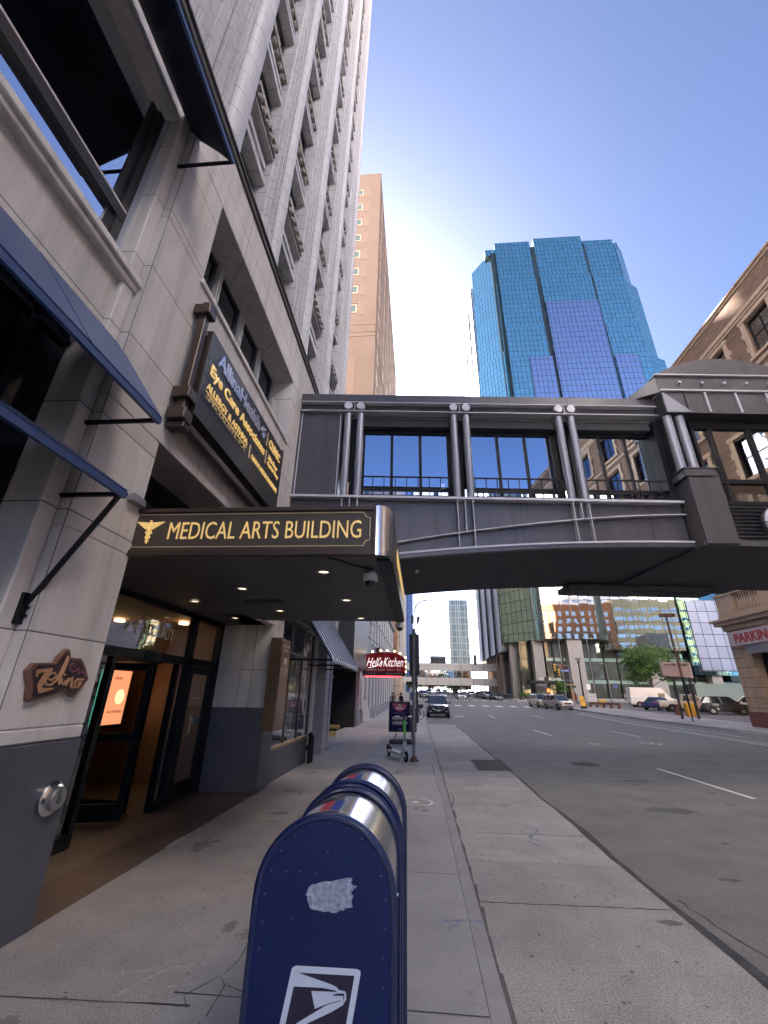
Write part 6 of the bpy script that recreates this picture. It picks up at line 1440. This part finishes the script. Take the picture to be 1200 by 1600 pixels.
# ------------------------------------------------------------ vehicles
m_carglass = M('car_glass', (.02, .03, .04), .06, spec=.6, coat=.2); m_plate = M('licence_plate', (.5, .5, .52), .5); m_hl = M('headlight', (.65, .66, .68), .12, spec=1, coat=.5)
m_tl = M('taillight', (.35, .01, .012), .2, coat=.5); m_blk = M('car_trim', (.012, .012, .013), .5)
def paint(n, c, metal=.3): return M('car_paint_'+n, c, .32, metal=metal, coat=.5)
def car(x, y, rz, kind, pm, label, group='cars on the street and in the lot', L=None, hoodm=None):
    K = {'suv': (4.7, .93, 1.72, 1.02, 1.08, .26, .33), 'sedan': (4.7, .90, 1.46, .82, .92, .20, .32), 'pickup': (5.6, .95, 1.82, 1.12, 1.16, .34, .38), 'van': (5.8, 1.0, 2.55, 1.15, 1.3, .26, .35)}[kind]
    Lg, w_, H, hood, belt, zb_, wr = K; Lg = L or Lg
    t = root('pickup_truck' if kind == 'pickup' else ('delivery_van' if kind == 'van' else 'parked_car'), (x, y, gz(x, y)-.118), label, {'pickup': 'pickup truck', 'van': 'van'}.get(kind, 'car'), group, rz)
    def ring(yy, w2, top, zl):
        return [(-w2*.86, yy, zl), (w2*.86, yy, zl), (w2, yy, zl+.14), (w2*1.0, yy, zl+(top-zl)*.62), (w2*.955, yy, top-.05), (w2*.84, yy, top), (-w2*.84, yy, top), (-w2*.955, yy, top-.05), (-w2*1.0, yy, zl+(top-zl)*.62), (-w2, yy, zl+.14)]
    h0 = -Lg/2
    S = {'suv': [(0, .82, .72, .32), (.06, .88, .92, .26), (.35, .99, hood-.02, zb_), (1.15, 1, hood+.04, zb_), (2.2, 1, belt, zb_), (Lg-.5, 1, belt+.02, zb_), (Lg-.08, .95, belt-.05, .3), (Lg, .88, belt-.2, .36)],
         'sedan': [(0, .80, .58, .26), (.08, .88, .72, .22), (.5, .98, hood-.04, zb_), (1.3, 1, hood+.04, zb_), (2.2, 1, belt, zb_), (Lg-1.0, 1, belt, zb_), (Lg-.12, .94, belt-.02, .26), (Lg, .88, belt-.2, .34)],
         'pickup': [(0, .88, .85, .4), (.06, .92, 1.05, .34), (.3, .99, hood, zb_), (1.3, 1, hood+.05, zb_), (3.1, 1, belt, zb_), (3.35, 1, belt, zb_), (Lg-.05, .98, belt-.02, .4), (Lg, .95, belt-.05, .5)],
         'van': [(0, .84, .8, .3), (.1, .90, 1.0, .26), (.5, .99, hood+.05, zb_), (1.0, 1, hood+.2, zb_), (1.5, 1, belt+.1, zb_), (2.5, 1, belt+.1, zb_), (Lg-.1, 1, belt+.1, .3), (Lg, .97, belt+.1, .34)]}[kind]
    mb = MB(); mb.rings([ring(h0+s, w_*k, tp, zl) for s, k, tp, zl in S]); body = mb.build('body', pm, t, local=True, smooth=True)
    G = {'suv': (1.05, Lg-.12, 1.85, Lg-.55), 'sedan': (1.15, Lg-.75, 2.0, Lg-1.55), 'pickup': (1.2, 3.25, 1.85, 3.1), 'van': (.75, Lg-.02, 1.7, Lg-.1)}[kind]
    bw, tw = w_*.88, w_*.70 if kind != 'van' else w_*.86
    zb2 = (belt if kind != 'van' else belt+.08)-.03
    b0, b1, r0_, r1_ = h0+G[0], h0+G[1], h0+G[2], h0+G[3]
    cab = MB(); cab.hexa([(-bw, b0, zb2), (bw, b0, zb2), (bw, b1, zb2), (-bw, b1, zb2), (-tw, r0_, H-.05), (tw, r0_, H-.05), (tw, r1_, H-.05), (-tw, r1_, H-.05)])
    if kind == 'van':
        cab.build('cargo_body', pm, t, local=True, bevel=.05)
        k1 = .62
        MB().hexa([(-bw*.93, b0+.10, zb2+.12), (bw*.93, b0+.10, zb2+.12), (bw*.93, b0+.3, zb2+.12), (-bw*.93, b0+.3, zb2+.12), (-tw*.9, b0+.10+(r0_-b0)*k1, zb2+(H-zb2)*k1), (tw*.9, b0+.10+(r0_-b0)*k1, zb2+(H-zb2)*k1), (tw*.9, b0+.3+(r0_-b0)*k1, zb2+(H-zb2)*k1), (-tw*.9, b0+.3+(r0_-b0)*k1, zb2+(H-zb2)*k1)]).build('windscreen', m_carglass, t, local=True).location = (0, -.14, -.0)
        for s in (-1, 1): MB().box(s*(w_*.90), s*(w_*.90+.02), h0+1.45, h0+2.3, 1.3, 1.85).build('side_window', m_carglass, t, local=True)
        for s in (-1, 1):
            MB().tube([(s*(w_+.012), h0+3.2+.3*math.cos(k*.5), 1.5+.3*math.sin(k*.5)) for k in range(14)], .015, 4).build('round_logo', M('logo_red', (.4, .08, .08), .5), t, local=True)
    else:
        cab.build('windows', m_carglass, t, local=True)
        rf = MB(); rf.hexa([(-tw-.03, r0_-.02, H-.07), (tw+.03, r0_-.02, H-.07), (tw+.03, r1_+.05, H-.07), (-tw-.03, r1_+.05, H-.07), (-tw*.92, r0_+.15, H), (tw*.92, r0_+.15, H), (tw*.92, r1_-.1, H), (-tw*.92, r1_-.1, H)])
        rf.build('roof', pm, t, local=True, bevel=.02)
        pl = MB()
        for s in (-1, 1):
            pl.tube([(s*(bw-.01), b0, zb2), (s*(tw-.01), r0_, H-.05)], .045, 5); pl.tube([(s*(bw-.01), b1, zb2), (s*(tw-.01), r1_, H-.05)], .06, 5)
            for f in ((.42, .72) if kind != 'pickup' else (.55,)): pl.tube([(s*(bw+.004), b0+(b1-b0)*(f+.03), zb2), (s*(tw+.004), r0_+(r1_-r0_)*f, H-.05)], .035, 4)
        pl.build('pillar', pm if kind != 'sedan' else m_blk, t, local=True)
        for s in (-1, 1): MB().ball((0, 0, 0), .1, 5, sz=.75).build('wing_mirror', pm, t, local=True, smooth=True).location = (s*(w_+.09), b0+.42, belt+.06)
    wp = (h0+.95, h0+Lg-1.0) if kind != 'pickup' else (h0+1.0, h0+Lg-1.25)
    proto = None
    for yy_ in wp:
        for s in (-1, 1):
            MB().cyl((s*(w_-.16), yy_, wr), (s*(w_+.006), yy_, wr), wr+.07, n=20).build('wheel_arch', m_blk, t, local=True)
            if proto is None:
                proto = MB().lathe((0, 0, 0), [(wr*.62, -.11), (wr*.95, -.11), (wr, -.07), (wr, .07), (wr*.95, .11), (wr*.62, .11)], 22, axis='x').build('tyre', m_tyre, t, local=True, smooth=True)
                rm = MB(); rm.lathe((0, 0, 0), [(.001, -.113), (wr*.16, -.118), (wr*.18, -.10)], 12, axis='x'); rm.lathe((0, 0, 0), [(.001, .113), (wr*.16, .118), (wr*.18, .10)][::-1], 12, axis='x')
                for k in range(5):
                    a = 2*PI*k/5; co, si = math.cos(a), math.sin(a); q1 = wr*.11
                    for xx_ in (-.114, .114): rm.hexa([(xx_-.01, co*wr*.12-si*q1, si*wr*.12+co*q1), (xx_+.01, co*wr*.12-si*q1, si*wr*.12+co*q1), (xx_+.01, co*wr*.12+si*q1, si*wr*.12-co*q1), (xx_-.01, co*wr*.12+si*q1, si*wr*.12-co*q1), (xx_-.01, co*wr*.66-si*q1, si*wr*.66+co*q1), (xx_+.01, co*wr*.66-si*q1, si*wr*.66+co*q1), (xx_+.01, co*wr*.66+si*q1, si*wr*.66-co*q1), (xx_-.01, co*wr*.66+si*q1, si*wr*.66-co*q1)])
                rmo = rm.build('rim', m_rim, proto, local=True); c = proto
            else:
                c = proto.copy(); COL.objects.link(c); r2 = rmo.copy(); COL.objects.link(r2); r2.parent = c
            c.location = (s*(w_-.095), yy_, wr)
    fz = .62 if kind == 'sedan' else (.80 if kind == 'suv' else .92)
    gr = MB(); gr.prism([(-.42, fz-.16), (.42, fz-.16), (.52, fz+.03), (-.52, fz+.03)], 'y', h0-.012, h0+.1); gr.box(-.62, .62, h0-.01, h0+.12, .34, .48); gr.build('grille', m_blk, t, local=True)
    MB().tube([(-.5, h0-.01, fz-.05), (-.3, h0-.02, fz-.2), (.3, h0-.02, fz-.2), (.5, h0-.01, fz-.05)], .02, 5).build('grille_bar', m_rim, t, local=True)
    MB().ball((0, h0-.015, fz-.03), .05, 4).build('badge', m_rim, t, local=True)
    for s in (-1, 1):
        MB().hexa([(s*.52, h0-.0, fz-.07), (s*.84*w_/.93, h0+.16, fz-.02), (s*.84*w_/.93, h0+.3, fz-.02), (s*.52, h0+.14, fz-.07), (s*.55, h0+.02, fz+.07), (s*.86*w_/.93, h0+.24, fz+.13), (s*.86*w_/.93, h0+.4, fz+.13), (s*.55, h0+.2, fz+.07)] if s > 0 else
                  [(s*.84*w_/.93, h0+.16, fz-.02), (s*.52, h0-.0, fz-.07), (s*.52, h0+.14, fz-.07), (s*.84*w_/.93, h0+.3, fz-.02), (s*.86*w_/.93, h0+.24, fz+.13), (s*.55, h0+.02, fz+.07), (s*.55, h0+.2, fz+.07), (s*.86*w_/.93, h0+.4, fz+.13)]).build('headlight', m_hl, t, local=True)
        MB().box(s*.58, s*.74, h0-.005, h0+.1, .45, .52).build('fog_lamp', m_hl, t, local=True)
        MB().box(s*(w_*.62), s*(w_*.93), h0+Lg-.10, h0+Lg+.01, (belt-.28), (belt-.08)).build('taillight', m_tl, t, local=True)
    MB().box(-.16, .16, h0-.03, h0-.012, .5, .62).build('front_plate', m_plate, t, local=True)
    MB().box(-.16, .16, h0+Lg+.0, h0+Lg+.02, .55, .68).box(-w_*.8, w_*.8, h0+Lg-.02, h0+Lg+.015, .36, .46).build('rear_trim', m_plate if False else m_blk, t, local=True)
    if hoodm:  # pale panel painting the sky's sheen on a bonnet
        MB().hexa([(-w_*.72, h0+.42, hood+.0), (w_*.72, h0+.42, hood+.0), (w_*.78, h0+1.15, hood+.045), (-w_*.78, h0+1.15, hood+.045), (-w_*.72, h0+.42, hood+.01), (w_*.72, h0+.42, hood+.01), (w_*.78, h0+1.15, hood+.055), (-w_*.78, h0+1.15, hood+.055)]).build('bonnet_shine', hoodm, t, local=True)
    if kind == 'pickup': MB().box(-w_*.78, w_*.78, h0+3.4, h0+Lg-.08, belt-.03, belt+.006).build('bed_opening', m_blk, t, local=True)
    return t
black = paint('black', (.010, .010, .011), 0); m_shine = M('bonnet_sheen', (.6, .6, .62), .3); white = paint('white', (.6, .6, .6), 0); silver = paint('silver', (.38, .38, .39), .6); grey = paint('grey', (.10, .11, .125), .6); beige = paint('beige', (.44, .41, .33), .3)
blue = paint('blue', (.035, .07, .22), .5); dark = paint('charcoal', (.035, .037, .04), .5)
car(1.60, 41.4, 0, 'suv', black, 'black compact SUV parked at the left kerb facing the camera')  # pale bonnet sheen panel left off
car(17.55, 60.5, R_(14), 'suv', silver, 'silver SUV parked at the right kerb in front of a paler one, facing the camera')
car(16.9, 66.6, R_(8), 'suv', paint('champagne', (.46, .44, .40), .4), 'pale champagne SUV just behind the silver SUV at the right kerb')
car(8.9, 100, R_(3), 'sedan', white, 'white sedan coming down the middle of the street beyond the crosswalk')
car(11.5, 122, R_(3), 'sedan', paint('pearl', (.5, .5, .5), .2), 'second white car behind the coming white sedan')
car(1.0, 101, R_(2), 'suv', dark, 'dark SUV by the left kerb past the crossing, left of the black SUV')
car(5.3, 106, R_(1), 'sedan', silver, 'silver car partly hidden behind the black SUV roof')
car(15.9, 97.5, R_(10), 'sedan', dark, 'charcoal sedan, nearest in the row parked at the far right kerb')
car(15.3, 104.5, R_(3), 'suv', grey, 'grey SUV second in the row at the far right kerb')
car(15.5, 111.5, R_(3), 'suv', dark, 'dark SUV third in the row at the far right kerb')
car(15.4, 118.5, R_(3), 'sedan', grey, 'grey sedan fourth in the row at the far right kerb')
car(14.6, 131, R_(3), 'sedan', silver, 'small silver car farthest in the row on the right')
for i, (x, y, p, k, s) in enumerate(((3, 140, white, 'suv', 'small white SUV far off in the left lane'), (0.6, 132, grey, 'sedan', 'small grey car far off at the left kerb'), (6.2, 150, silver, 'suv', 'tiny silver SUV far off in the middle lane'), (9.2, 165, paint('orange', (.5, .2, .03)), 'sedan', 'tiny orange car far off under the far footbridge'), (12.2, 158, grey, 'suv', 'tiny grey SUV far off in the right lane'), (3.6, 172, white, 'sedan', 'tiny white car at the vanishing end of the street'))): car(x, y, 0, k, p, s)
car(32.0, 66.5, R_(83), 'van', white, 'white high-roof delivery van at the left end of the parking lot row')
car(29.6, 60.0, R_(124), 'sedan', blue, 'blue sedan seen from behind in the parking lot, before the white van')
car(30.4, 55.6, R_(74), 'pickup', beige, 'beige pickup truck in the middle of the parking lot row')
car(31.6, 50.6, R_(62), 'suv', dark, 'dark charcoal SUV right of the beige pickup in the parking lot', L=4.4)
car(35.2, 52.2, R_(-118), 'suv', white, 'white SUV at the right end of the parking lot row, by the stone wall')
car(33.0, 57.8, R_(80), 'sedan', white, 'white sedan half hidden behind the dark SUV in the parking lot')
# ------------------------------------------------------------ signals, signs and furniture
m_sig = M('signal_black', (.02, .02, .022), .5); m_yel = M('safety_yellow', (.62, .36, .03), .55, var=.15, vs=6)
def gzb(x, y): return gz(x, y)
t = root('traffic_signal', (-.9, 64, gz(0, 64)), 'long signal mast arm reaching over the street from the left, with a dark sign box', 'traffic signal')
mb = MB(); mb.cyl((-.9, 64, .2), (-.9, 64, 6.6), .14, .11, 12); mb.tube([(-.9, 64, 6.5), (8.1, 64, 6.45)], [.09, .05], 8); mb.tube([(-.9, 64, 5.9), (5, 64, 5.95)], [.04, .03], 6); mb.build('mast', m_galv, t)
MB().box(1.62, 3.85, 64.1, 64.2, 5.75, 6.75).build('sign_back', m_dkgrey, t); mb = MB()
for k in range(6): mb.box(1.8+k*.36, 1.84+k*.36, 64.06, 64.1, 5.8, 6.7)
mb.build('stiffener', m_galv, t)
MB().box(7.75, 8.15, 63.9, 64.2, 5.6, 6.95).build('signal_head', m_sig, t, bevel=.03)
t = root('traffic_signal', (20.9, 64.5, gz(20.9, 64.5)), 'cluster of black signal heads with a blue street sign and a pedestrian signal, right corner', 'traffic signal')
b = gz(21, 64)
MB().cyl((20.9, 64.5, b), (20.8, 64.5, 5.6), .09, n=10).box(19.0, 20.8, 64.45, 64.55, 5.75, 5.85).build('pole', m_galv, t)
for x, z in ((18.8, 4.95), (19.3, 4.3), (20.0, 4.95)):
    MB().box(x-.2, x+.2, 64.2, 64.5, z, z+1.05).build('signal_head', m_sig, t, bevel=.03)
    vz = MB()
    for k in range(3): vz.tube([(x, 64.2, z+.2+k*.33), (x, 63.95, z+.2+k*.33)], [.13, .13], 10)
    vz.build('visor', m_yel if x < 19.5 else m_sig, t)
MB().box(19.5, 20.2, 64.1, 64.18, 5.2, 5.9).build('square_sign_back', M('rust_sign_back', (.18, .08, .045), .6), t)
MB().box(19.55, 20.75, 64.0, 64.05, 4.88, 5.22).build('street_sign', M('street_sign_blue', (.06, .12, .42), .5), t); MB().box(19.75, 20.55, 63.99, 63.999, 5.02, 5.09).build('faint_line', m_white, t)
for k in range(3): MB().box(20.05, 20.5, 64.1, 64.4, 3.45+k*.42, 3.8+k*.42).build('signal_head', m_sig, t, bevel=.03)
MB().box(20.1, 21.5, 64.4, 64.5, 3.2, 3.3).build('cross_arm', M('ochre_arm', (.5, .32, .12), .6), t)
t = root('traffic_signal', (21.4, 66, b), 'short signal post with a yellow lower sleeve, right corner', 'traffic signal')
MB().cyl((21.4, 66, 1.0), (21.3, 66, 2.7), .16, n=12).build('yellow_sleeve', m_yel, t); MB().cyl((21.3, 66, 2.7), (21.25, 66, 4.1), .09, n=10).cyl((21.4, 66, b), (21.4, 66, 1.0), .2, n=12).build('post', m_galv, t); MB().box(21.4, 21.9, 65.9, 66.2, 2.9, 3.3).build('signal_head', m_sig, t)
t = root('traffic_signal', (19.0, 72, gz(19, 72)), 'small signal post showing an orange hand near the tower columns', 'traffic signal')
MB().cyl((19.6, 72, gz(19, 72)), (19.6, 72, 3.9), .07, n=8).build('post', m_galv, t); MB().box(19.4, 19.95, 71.8, 72, 2.3, 2.9).box(19.3, 19.9, 71.8, 72, 3.6, 4.5).build('signal_head', m_sig, t); MB().box(19.5, 19.85, 71.77, 71.799, 2.35, 2.8).build('orange_hand', emit('orange_hand', (1, .15, .02), .4), t)
def lamp_post(x, y, h, label, arm=1.0, mt=None, r=.08):
    z = gz(x, y); t = root('street_lamp', (x, y, z), label, 'lamp', 'lamp posts around the crossing')
    mb = MB(); mb.cyl((x, y, z), (x, y, z+h-1), r, r*.7, 10); mb.tube([(x, y, z+h-1), (x, y, z+h-.3), (x+arm*.3, y, z+h), (x+arm, y, z+h+.05)], r*.6, 6); mb.build('pole', mt or m_galv, t); MB().box(x+arm-.1, x+arm+.5*(1 if arm > 0 else -1), y-.12, y+.12, z+h-.04, z+h+.08).build('lamp_head', m_galv, t)
lamp_post(20.6, 66.5, 9.3, 'grey lamp post with a short crook, left of the street signs on the right corner', -.7)
lamp_post(25.9, 70, 9.4, 'tall slim grey lamp post in front of the tower glass', .5)
lamp_post(28.9, 72, 5.8, 'lower grey lamp post right of the slim tall one', -.5)
lamp_post(11.9, 101, 7.2, 'thin lamp post in front of the far footbridge', -1.4)
lamp_post(15.4, 108, 8.5, 'thin post with a square top before the concrete block', .3)
t = root('street_lamp', (21.4, 62, gz(21.4, 62)), 'black pedestrian lamp post with a flat cap, beside the yellow board', 'lamp'); z = gz(21.4, 62)
MB().cyl((21.4, 62, z), (21.4, 62, 6.2), .12, .08, 12).lathe((21.4, 62, z), [(.001, 0), (.34, 0), (.28, .25), (.14, .5), (.001, .5)], 14).build('post', m_dark, t); MB().lathe((21.4, 62, 5.75), [(.001, 0), (.12, 0), (.18, .5), (.001, .5)], 12).lathe((21.4, 62, 6.4), [(.001, 0), (.38, 0), (.38, .1), (.001, .12)], 16).build('lantern', m_sig, t)
t = root('caution_board', (20.9, 60.4, gz(20.9, 60.4)), 'yellow caution board leaning at the foot of the black lamp post', 'sign'); z = gz(20.9, 60.4)
MB().hexa([(20.35, 60.2, z+.3), (20.95, 60.2, z+.25), (20.95, 60.3, z+.25), (20.35, 60.3, z+.3), (20.25, 60.5, z+1.45), (20.85, 60.5, z+1.45), (20.85, 60.6, z+1.45), (20.25, 60.6, z+1.45)]).build('board', m_yel, t); MB().box(20.35, 20.95, 60.25, 60.6, z, z+.28).build('foot', m_dark, t)
MB().box(20.45, 20.75, 60.28, 60.3, z+.85, z+.92).build('dark_line', m_blk, t)
t = root('barrier', (23.2, 60, gz(23.2, 60)), 'low brown timber barrier along the edge of the parking lot', 'barrier')
m_tim = M('brown_timber', (.13, .065, .045), .7, var=.2)
mb = MB(); P = [(22.6, 63.5), (23.6, 61.6), (24.6, 59.4)]
for a, b2 in zip(P, P[1:]):
    za_, zb3 = gz(*a)+.42, gz(*b2)+.42; mb.hexa([(a[0], a[1], za_), (b2[0], b2[1], zb3), (b2[0]+.2, b2[1]+.1, zb3), (a[0]+.2, a[1]+.1, za_), (a[0], a[1], za_+.25), (b2[0], b2[1], zb3+.25), (b2[0]+.2, b2[1]+.1, zb3+.25), (a[0]+.2, a[1]+.1, za_+.25)])
mb.build('beam', m_tim, t)
for p in P+[(23.1, 62.5), (24.1, 60.5)]: MB().box(p[0]-.1, p[0]+.15, p[1]-.05, p[1]+.2, gz(*p)-.1, gz(*p)+.5).build('post', m_tim, t)
t = root('notice_board', (23.2, 64, gz(23, 64)), 'white notice board with two dark dots behind the timber barrier', 'sign'); z = gz(23, 64)
MB().box(22.75, 23.85, 64.2, 64.25, z+.65, z+1.7).box(22.9, 22.98, 64.26, 64.34, z, z+.7).box(23.6, 23.68, 64.26, 64.34, z, z+.7).build('board', M('board_white', (.5, .5, .52), .6), t); MB().ball((23.05, 64.19, z+1.35), .06, 4).ball((23.5, 64.19, z+1.35), .06, 4).build('bolt', m_dark, t)
t = root('sand_box', (23.9, 62.8, gz(23.9, 62.8)), 'small ochre box on legs behind the timber barrier', 'box'); z = gz(23.9, 62.8)
MB().box(23.5, 24.4, 62.6, 63.0, z+.45, z+1.0).box(23.7, 24.2, 62.7, 62.9, z, z+.45).build('box', M('ochre_box', (.5, .30, .10), .6), t, bevel=.03)
t = root('bollard', (25.2, 47.6, gz(25.2, 47.6)), 'square red-brown timber bollard at the edge of the parking lot', 'bollard'); z = gz(25.2, 47.6)
MB().box(25.0, 25.45, 47.5, 47.9, z, z+.95).build('post', m_tim, t, bevel=.03); MB().box(24.98, 25.47, 47.48, 47.92, z+.72, z+.78).build('band', m_dark, t)
t = root('traffic_barrel', (24.95, 45, gz(25, 45)), 'yellow sand-filled crash drum behind the slanting sign post', 'barrel'); z = gz(25, 45)
MB().prism([(24.55, z), (25.35, z), (25.28, z+1.1), (24.45, z+1.15)], 'y', 44.8, 45.3).build('drum', m_yel, t, bevel=.06)
t = root('utility_pole', (20.75, 37.6, 0), 'brown pole with a shoebox lamp head beside the PARK sign', 'lamp')
MB().tube([(20.78, 37.6, 3.3), (20.65, 37.6, 8.0)], [.10, .08], 10).build('pole', M('weathered_brown', (.16, .09, .065), .6), t); MB().cyl((20.82, 37.6, 0), (20.78, 37.6, 3.3), .05, .09, n=10).build('lower_pole', m_dark, t)
MB().box(20.2, 21.3, 37.4, 37.8, 8.0, 8.25).build('lamp_head', M('weathered_brown', (1, 1, 1)), t)
t = root('park_sign', (22.5, 41, gz(22, 41)), 'pale pink billboard with an arrow and the word PARK facing the street', 'sign')
mb = MB(); mb.hexa([(21.15, 41, 3.55), (23.5, 41, 3.42), (23.5, 41.25, 3.42), (21.15, 41.25, 3.55), (21.15, 41, 4.66), (23.5, 41, 4.68), (23.5, 41.25, 4.68), (21.15, 41.25, 4.66)]); mb.build('panel', M('pink_panel', (.50, .38, .34), .6, var=.12, vs=3), t)
mb = MB(); mb.hexa([(23.51, 41, 3.42), (24.1, 41.9, 3.42), (23.95, 42, 3.42), (23.4, 41.2, 3.42), (23.51, 41, 4.68), (24.1, 41.9, 4.62), (23.95, 42, 4.62), (23.4, 41.2, 4.68)]); mb.build('side_panel', M('pink_panel', (1, 1, 1)), t)
text('PARK', .78, .2, (23.0, 40.99, 4.36), (1, 0, 0), (0, 0, 1), m_dkgrey, t, 'lettering', ext=.005, bold=.03)
mb = MB(); mb.box(21.4, 22.2, 40.98, 40.995, 4.44, 4.48); mb.prism([(22.15, 4.36), (22.4, 4.46), (22.15, 4.56)], 'y', 40.98, 40.995); mb.build('arrow', m_dkgrey, t)
mb = MB(); mb.box(21.9, 22.06, 41.05, 41.2, gz(22, 41), 3.5); mb.box(23.2, 23.36, 41.05, 41.2, gz(23, 41), 3.45); mb.box(21.5, 22.6, 41.0, 41.2, 3.25, 3.5); mb.build('post', m_dkgrey, t)
t = root('pedestrian_sign', (32.2, 74, gz(32, 74)), 'small blue accessible parking sign on a thin post before the tower', 'sign'); z = gz(32, 74)
MB().cyl((30.6, 74, z), (30.6, 74, z+2.9), .04, n=6).build('post', m_galv, t); MB().box(30.3, 30.9, 73.95, 73.98, z+2.3, z+3.0).build('panel', M('sign_blue', (.10, .15, .38), .5), t)
t = root('pedestrian_sign', (24.5, 74, gz(24, 74)), 'white notice sign on a post before the tower lobby', 'sign'); z = gz(26.5, 74)
MB().cyl((26.5, 74, z), (26.5, 74, z+2.7), .04, n=6).build('post', m_galv, t); MB().box(26.2, 26.8, 73.95, 73.98, z+2.1, z+2.9).build('panel', m_white, t)
for i, (x, y) in enumerate(((22.8, 98), (25.6, 98.5), (20.9, 96))):
    t = root('shrub_planter', (x, y, gz(x, y)), ('left', 'right', 'smallest')[i]+' of the shrub tubs at the foot of the glass tower', 'planter', 'shrub tubs at the tower'); z = gz(x, y)
    MB().lathe((x, y, z), [(.001, 0), (.5, 0), (.65, .6), (.001, .6)], 14).build('tub', M('tub_brown', (.12, .09, .07), .7), t)
    rng = random.Random(i); mb = MB()
    for k in range(320):
        p = Vector((x, y, z+.95))+Vector((rng.gauss(0, 1), rng.gauss(0, 1), rng.gauss(0, .7))).normalized()*rng.uniform(.2, .65); u = Vector((rng.gauss(0, 1), rng.gauss(0, 1), rng.gauss(0, 1))).normalized(); v = u.orthogonal().normalized()
        mb.face([tuple(p-u*.1), tuple(p+v*.06), tuple(p+u*.1), tuple(p-v*.06)])
    mb.build('foliage', lf1, t)
# ------------------------------------------------------------ people
def person(x, y, rz, label, top, legs, skin=(.30, .17, .11), hair=(.02, .015, .01), step=.18, lean=.0, h=1.72, arm=.15):
    z = gz(x, y)+.0; s = h/1.72
    t = root('person', (x, y, z), label, 'person', None, rz)
    V = {'pel': (0, 0, .95), 'chest': (0, -lean*.5, 1.25), 'neck': (0, -lean, 1.48), 'hb': (0, -lean-.02, 1.56), 'head': (0, -lean-.03, 1.64),
         'shl': (-.19, -lean*.9, 1.42), 'shr': (.19, -lean*.9, 1.42), 'ell': (-.24, -lean*.6+.05, 1.14), 'elr': (.24, -lean*.6-arm*.3, 1.14), 'hal': (-.25, -lean*.6-.05, .90), 'har': (.24, -lean*.6-arm-.08, .98),
         'hil': (-.10, 0, .90), 'hir': (.10, 0, .90), 'knl': (-.11, -step*.7, .50), 'knr': (.11, step*.25, .50), 'anl': (-.11, -step, .09), 'anr': (.11, step, .11), 'tol': (-.12, -step-.17, .04), 'tor': (.12, step-.16, .05)}
    Rr = {'pel': .135, 'chest': .15, 'neck': .06, 'hb': .07, 'head': .098, 'shl': .07, 'shr': .07, 'ell': .045, 'elr': .045, 'hal': .032, 'har': .032, 'hil': .10, 'hir': .10, 'knl': .065, 'knr': .065, 'anl': .042, 'anr': .042, 'tol': .035, 'tor': .035}
    E = [('pel', 'chest'), ('chest', 'neck'), ('neck', 'hb'), ('hb', 'head'), ('neck', 'shl'), ('neck', 'shr'), ('shl', 'ell'), ('shr', 'elr'), ('ell', 'hal'), ('elr', 'har'), ('pel', 'hil'), ('pel', 'hir'), ('hil', 'knl'), ('hir', 'knr'), ('knl', 'anl'), ('knr', 'anr'), ('anl', 'tol'), ('anr', 'tor')]
    ks = list(V); me = bpy.data.meshes.new('body'); me.from_pydata([tuple(c*s for c in V[k]) for k in ks], [(ks.index(a), ks.index(b)) for a, b in E], []); me.update()
    o = inst('body', me, t)
    sk_ = o.modifiers.new('skin', 'SKIN')
    for i, k in enumerate(ks): me.skin_vertices[0].data[i].radius = (Rr[k]*s, Rr[k]*s*.85)
    me.skin_vertices[0].data[0].use_root = True
    ss = o.modifiers.new('sub', 'SUBSURF'); ss.levels = ss.render_levels = 2
    m, t2, b = newmat('clothing'); N = NT(t2); tc = N.n('ShaderNodeTexCoord').outputs['Object']; sp = N.n('ShaderNodeSeparateXYZ', {0: tc})
    c = N.mix(N.math('GREATER_THAN', sp.outputs[2], .93*s), c4(legs), c4(top)); c = N.mix(N.math('GREATER_THAN', sp.outputs[2], 1.5*s), c, c4(skin)); c = N.mix(N.math('LESS_THAN', sp.outputs[2], .09*s), c, (.02, .02, .02, 1))
    t2.links.new(c, b.inputs['Base Color']); b.inputs['Roughness'].default_value = .8; me.materials.append(m)
    mb = MB(); mb.ball((0, (-lean+.01)*s, 1.675*s), .105*s, 6); 
    hr = mb.build('hair', M('hair_%d' % int(hair[0]*1000), hair, .7), t, local=True, smooth=True)
    MB().ball((0, (-lean-.125)*s, 1.62*s), .018, 4).build('nose', M('skin_%d' % int(skin[0]*1000), skin, .6), t, local=True)
    return t
person(-1.50, 40, R_(-35), 'person in a black top leaning forward on the left pavement beyond the poster stand', (.012, .012, .014), (.03, .035, .05), lean=.14)
person(-2.42, 42.5, R_(20), 'person in dark clothes near the shopfronts, left of the leaning one', (.04, .035, .035), (.03, .03, .04))
person(20.6, 68, R_(60), 'person in a pale shirt behind the silver SUV at the right corner', (.45, .43, .40), (.04, .04, .06))
person(31.9, 74.3, R_(90), 'person in a white shirt walking before the tower columns', (.6, .6, .6), (.3, .28, .25))
person(22.2, 67.5, R_(-20), 'person in red beside the yellow-sleeved signal post', (.22, .03, .03), (.03, .03, .04))
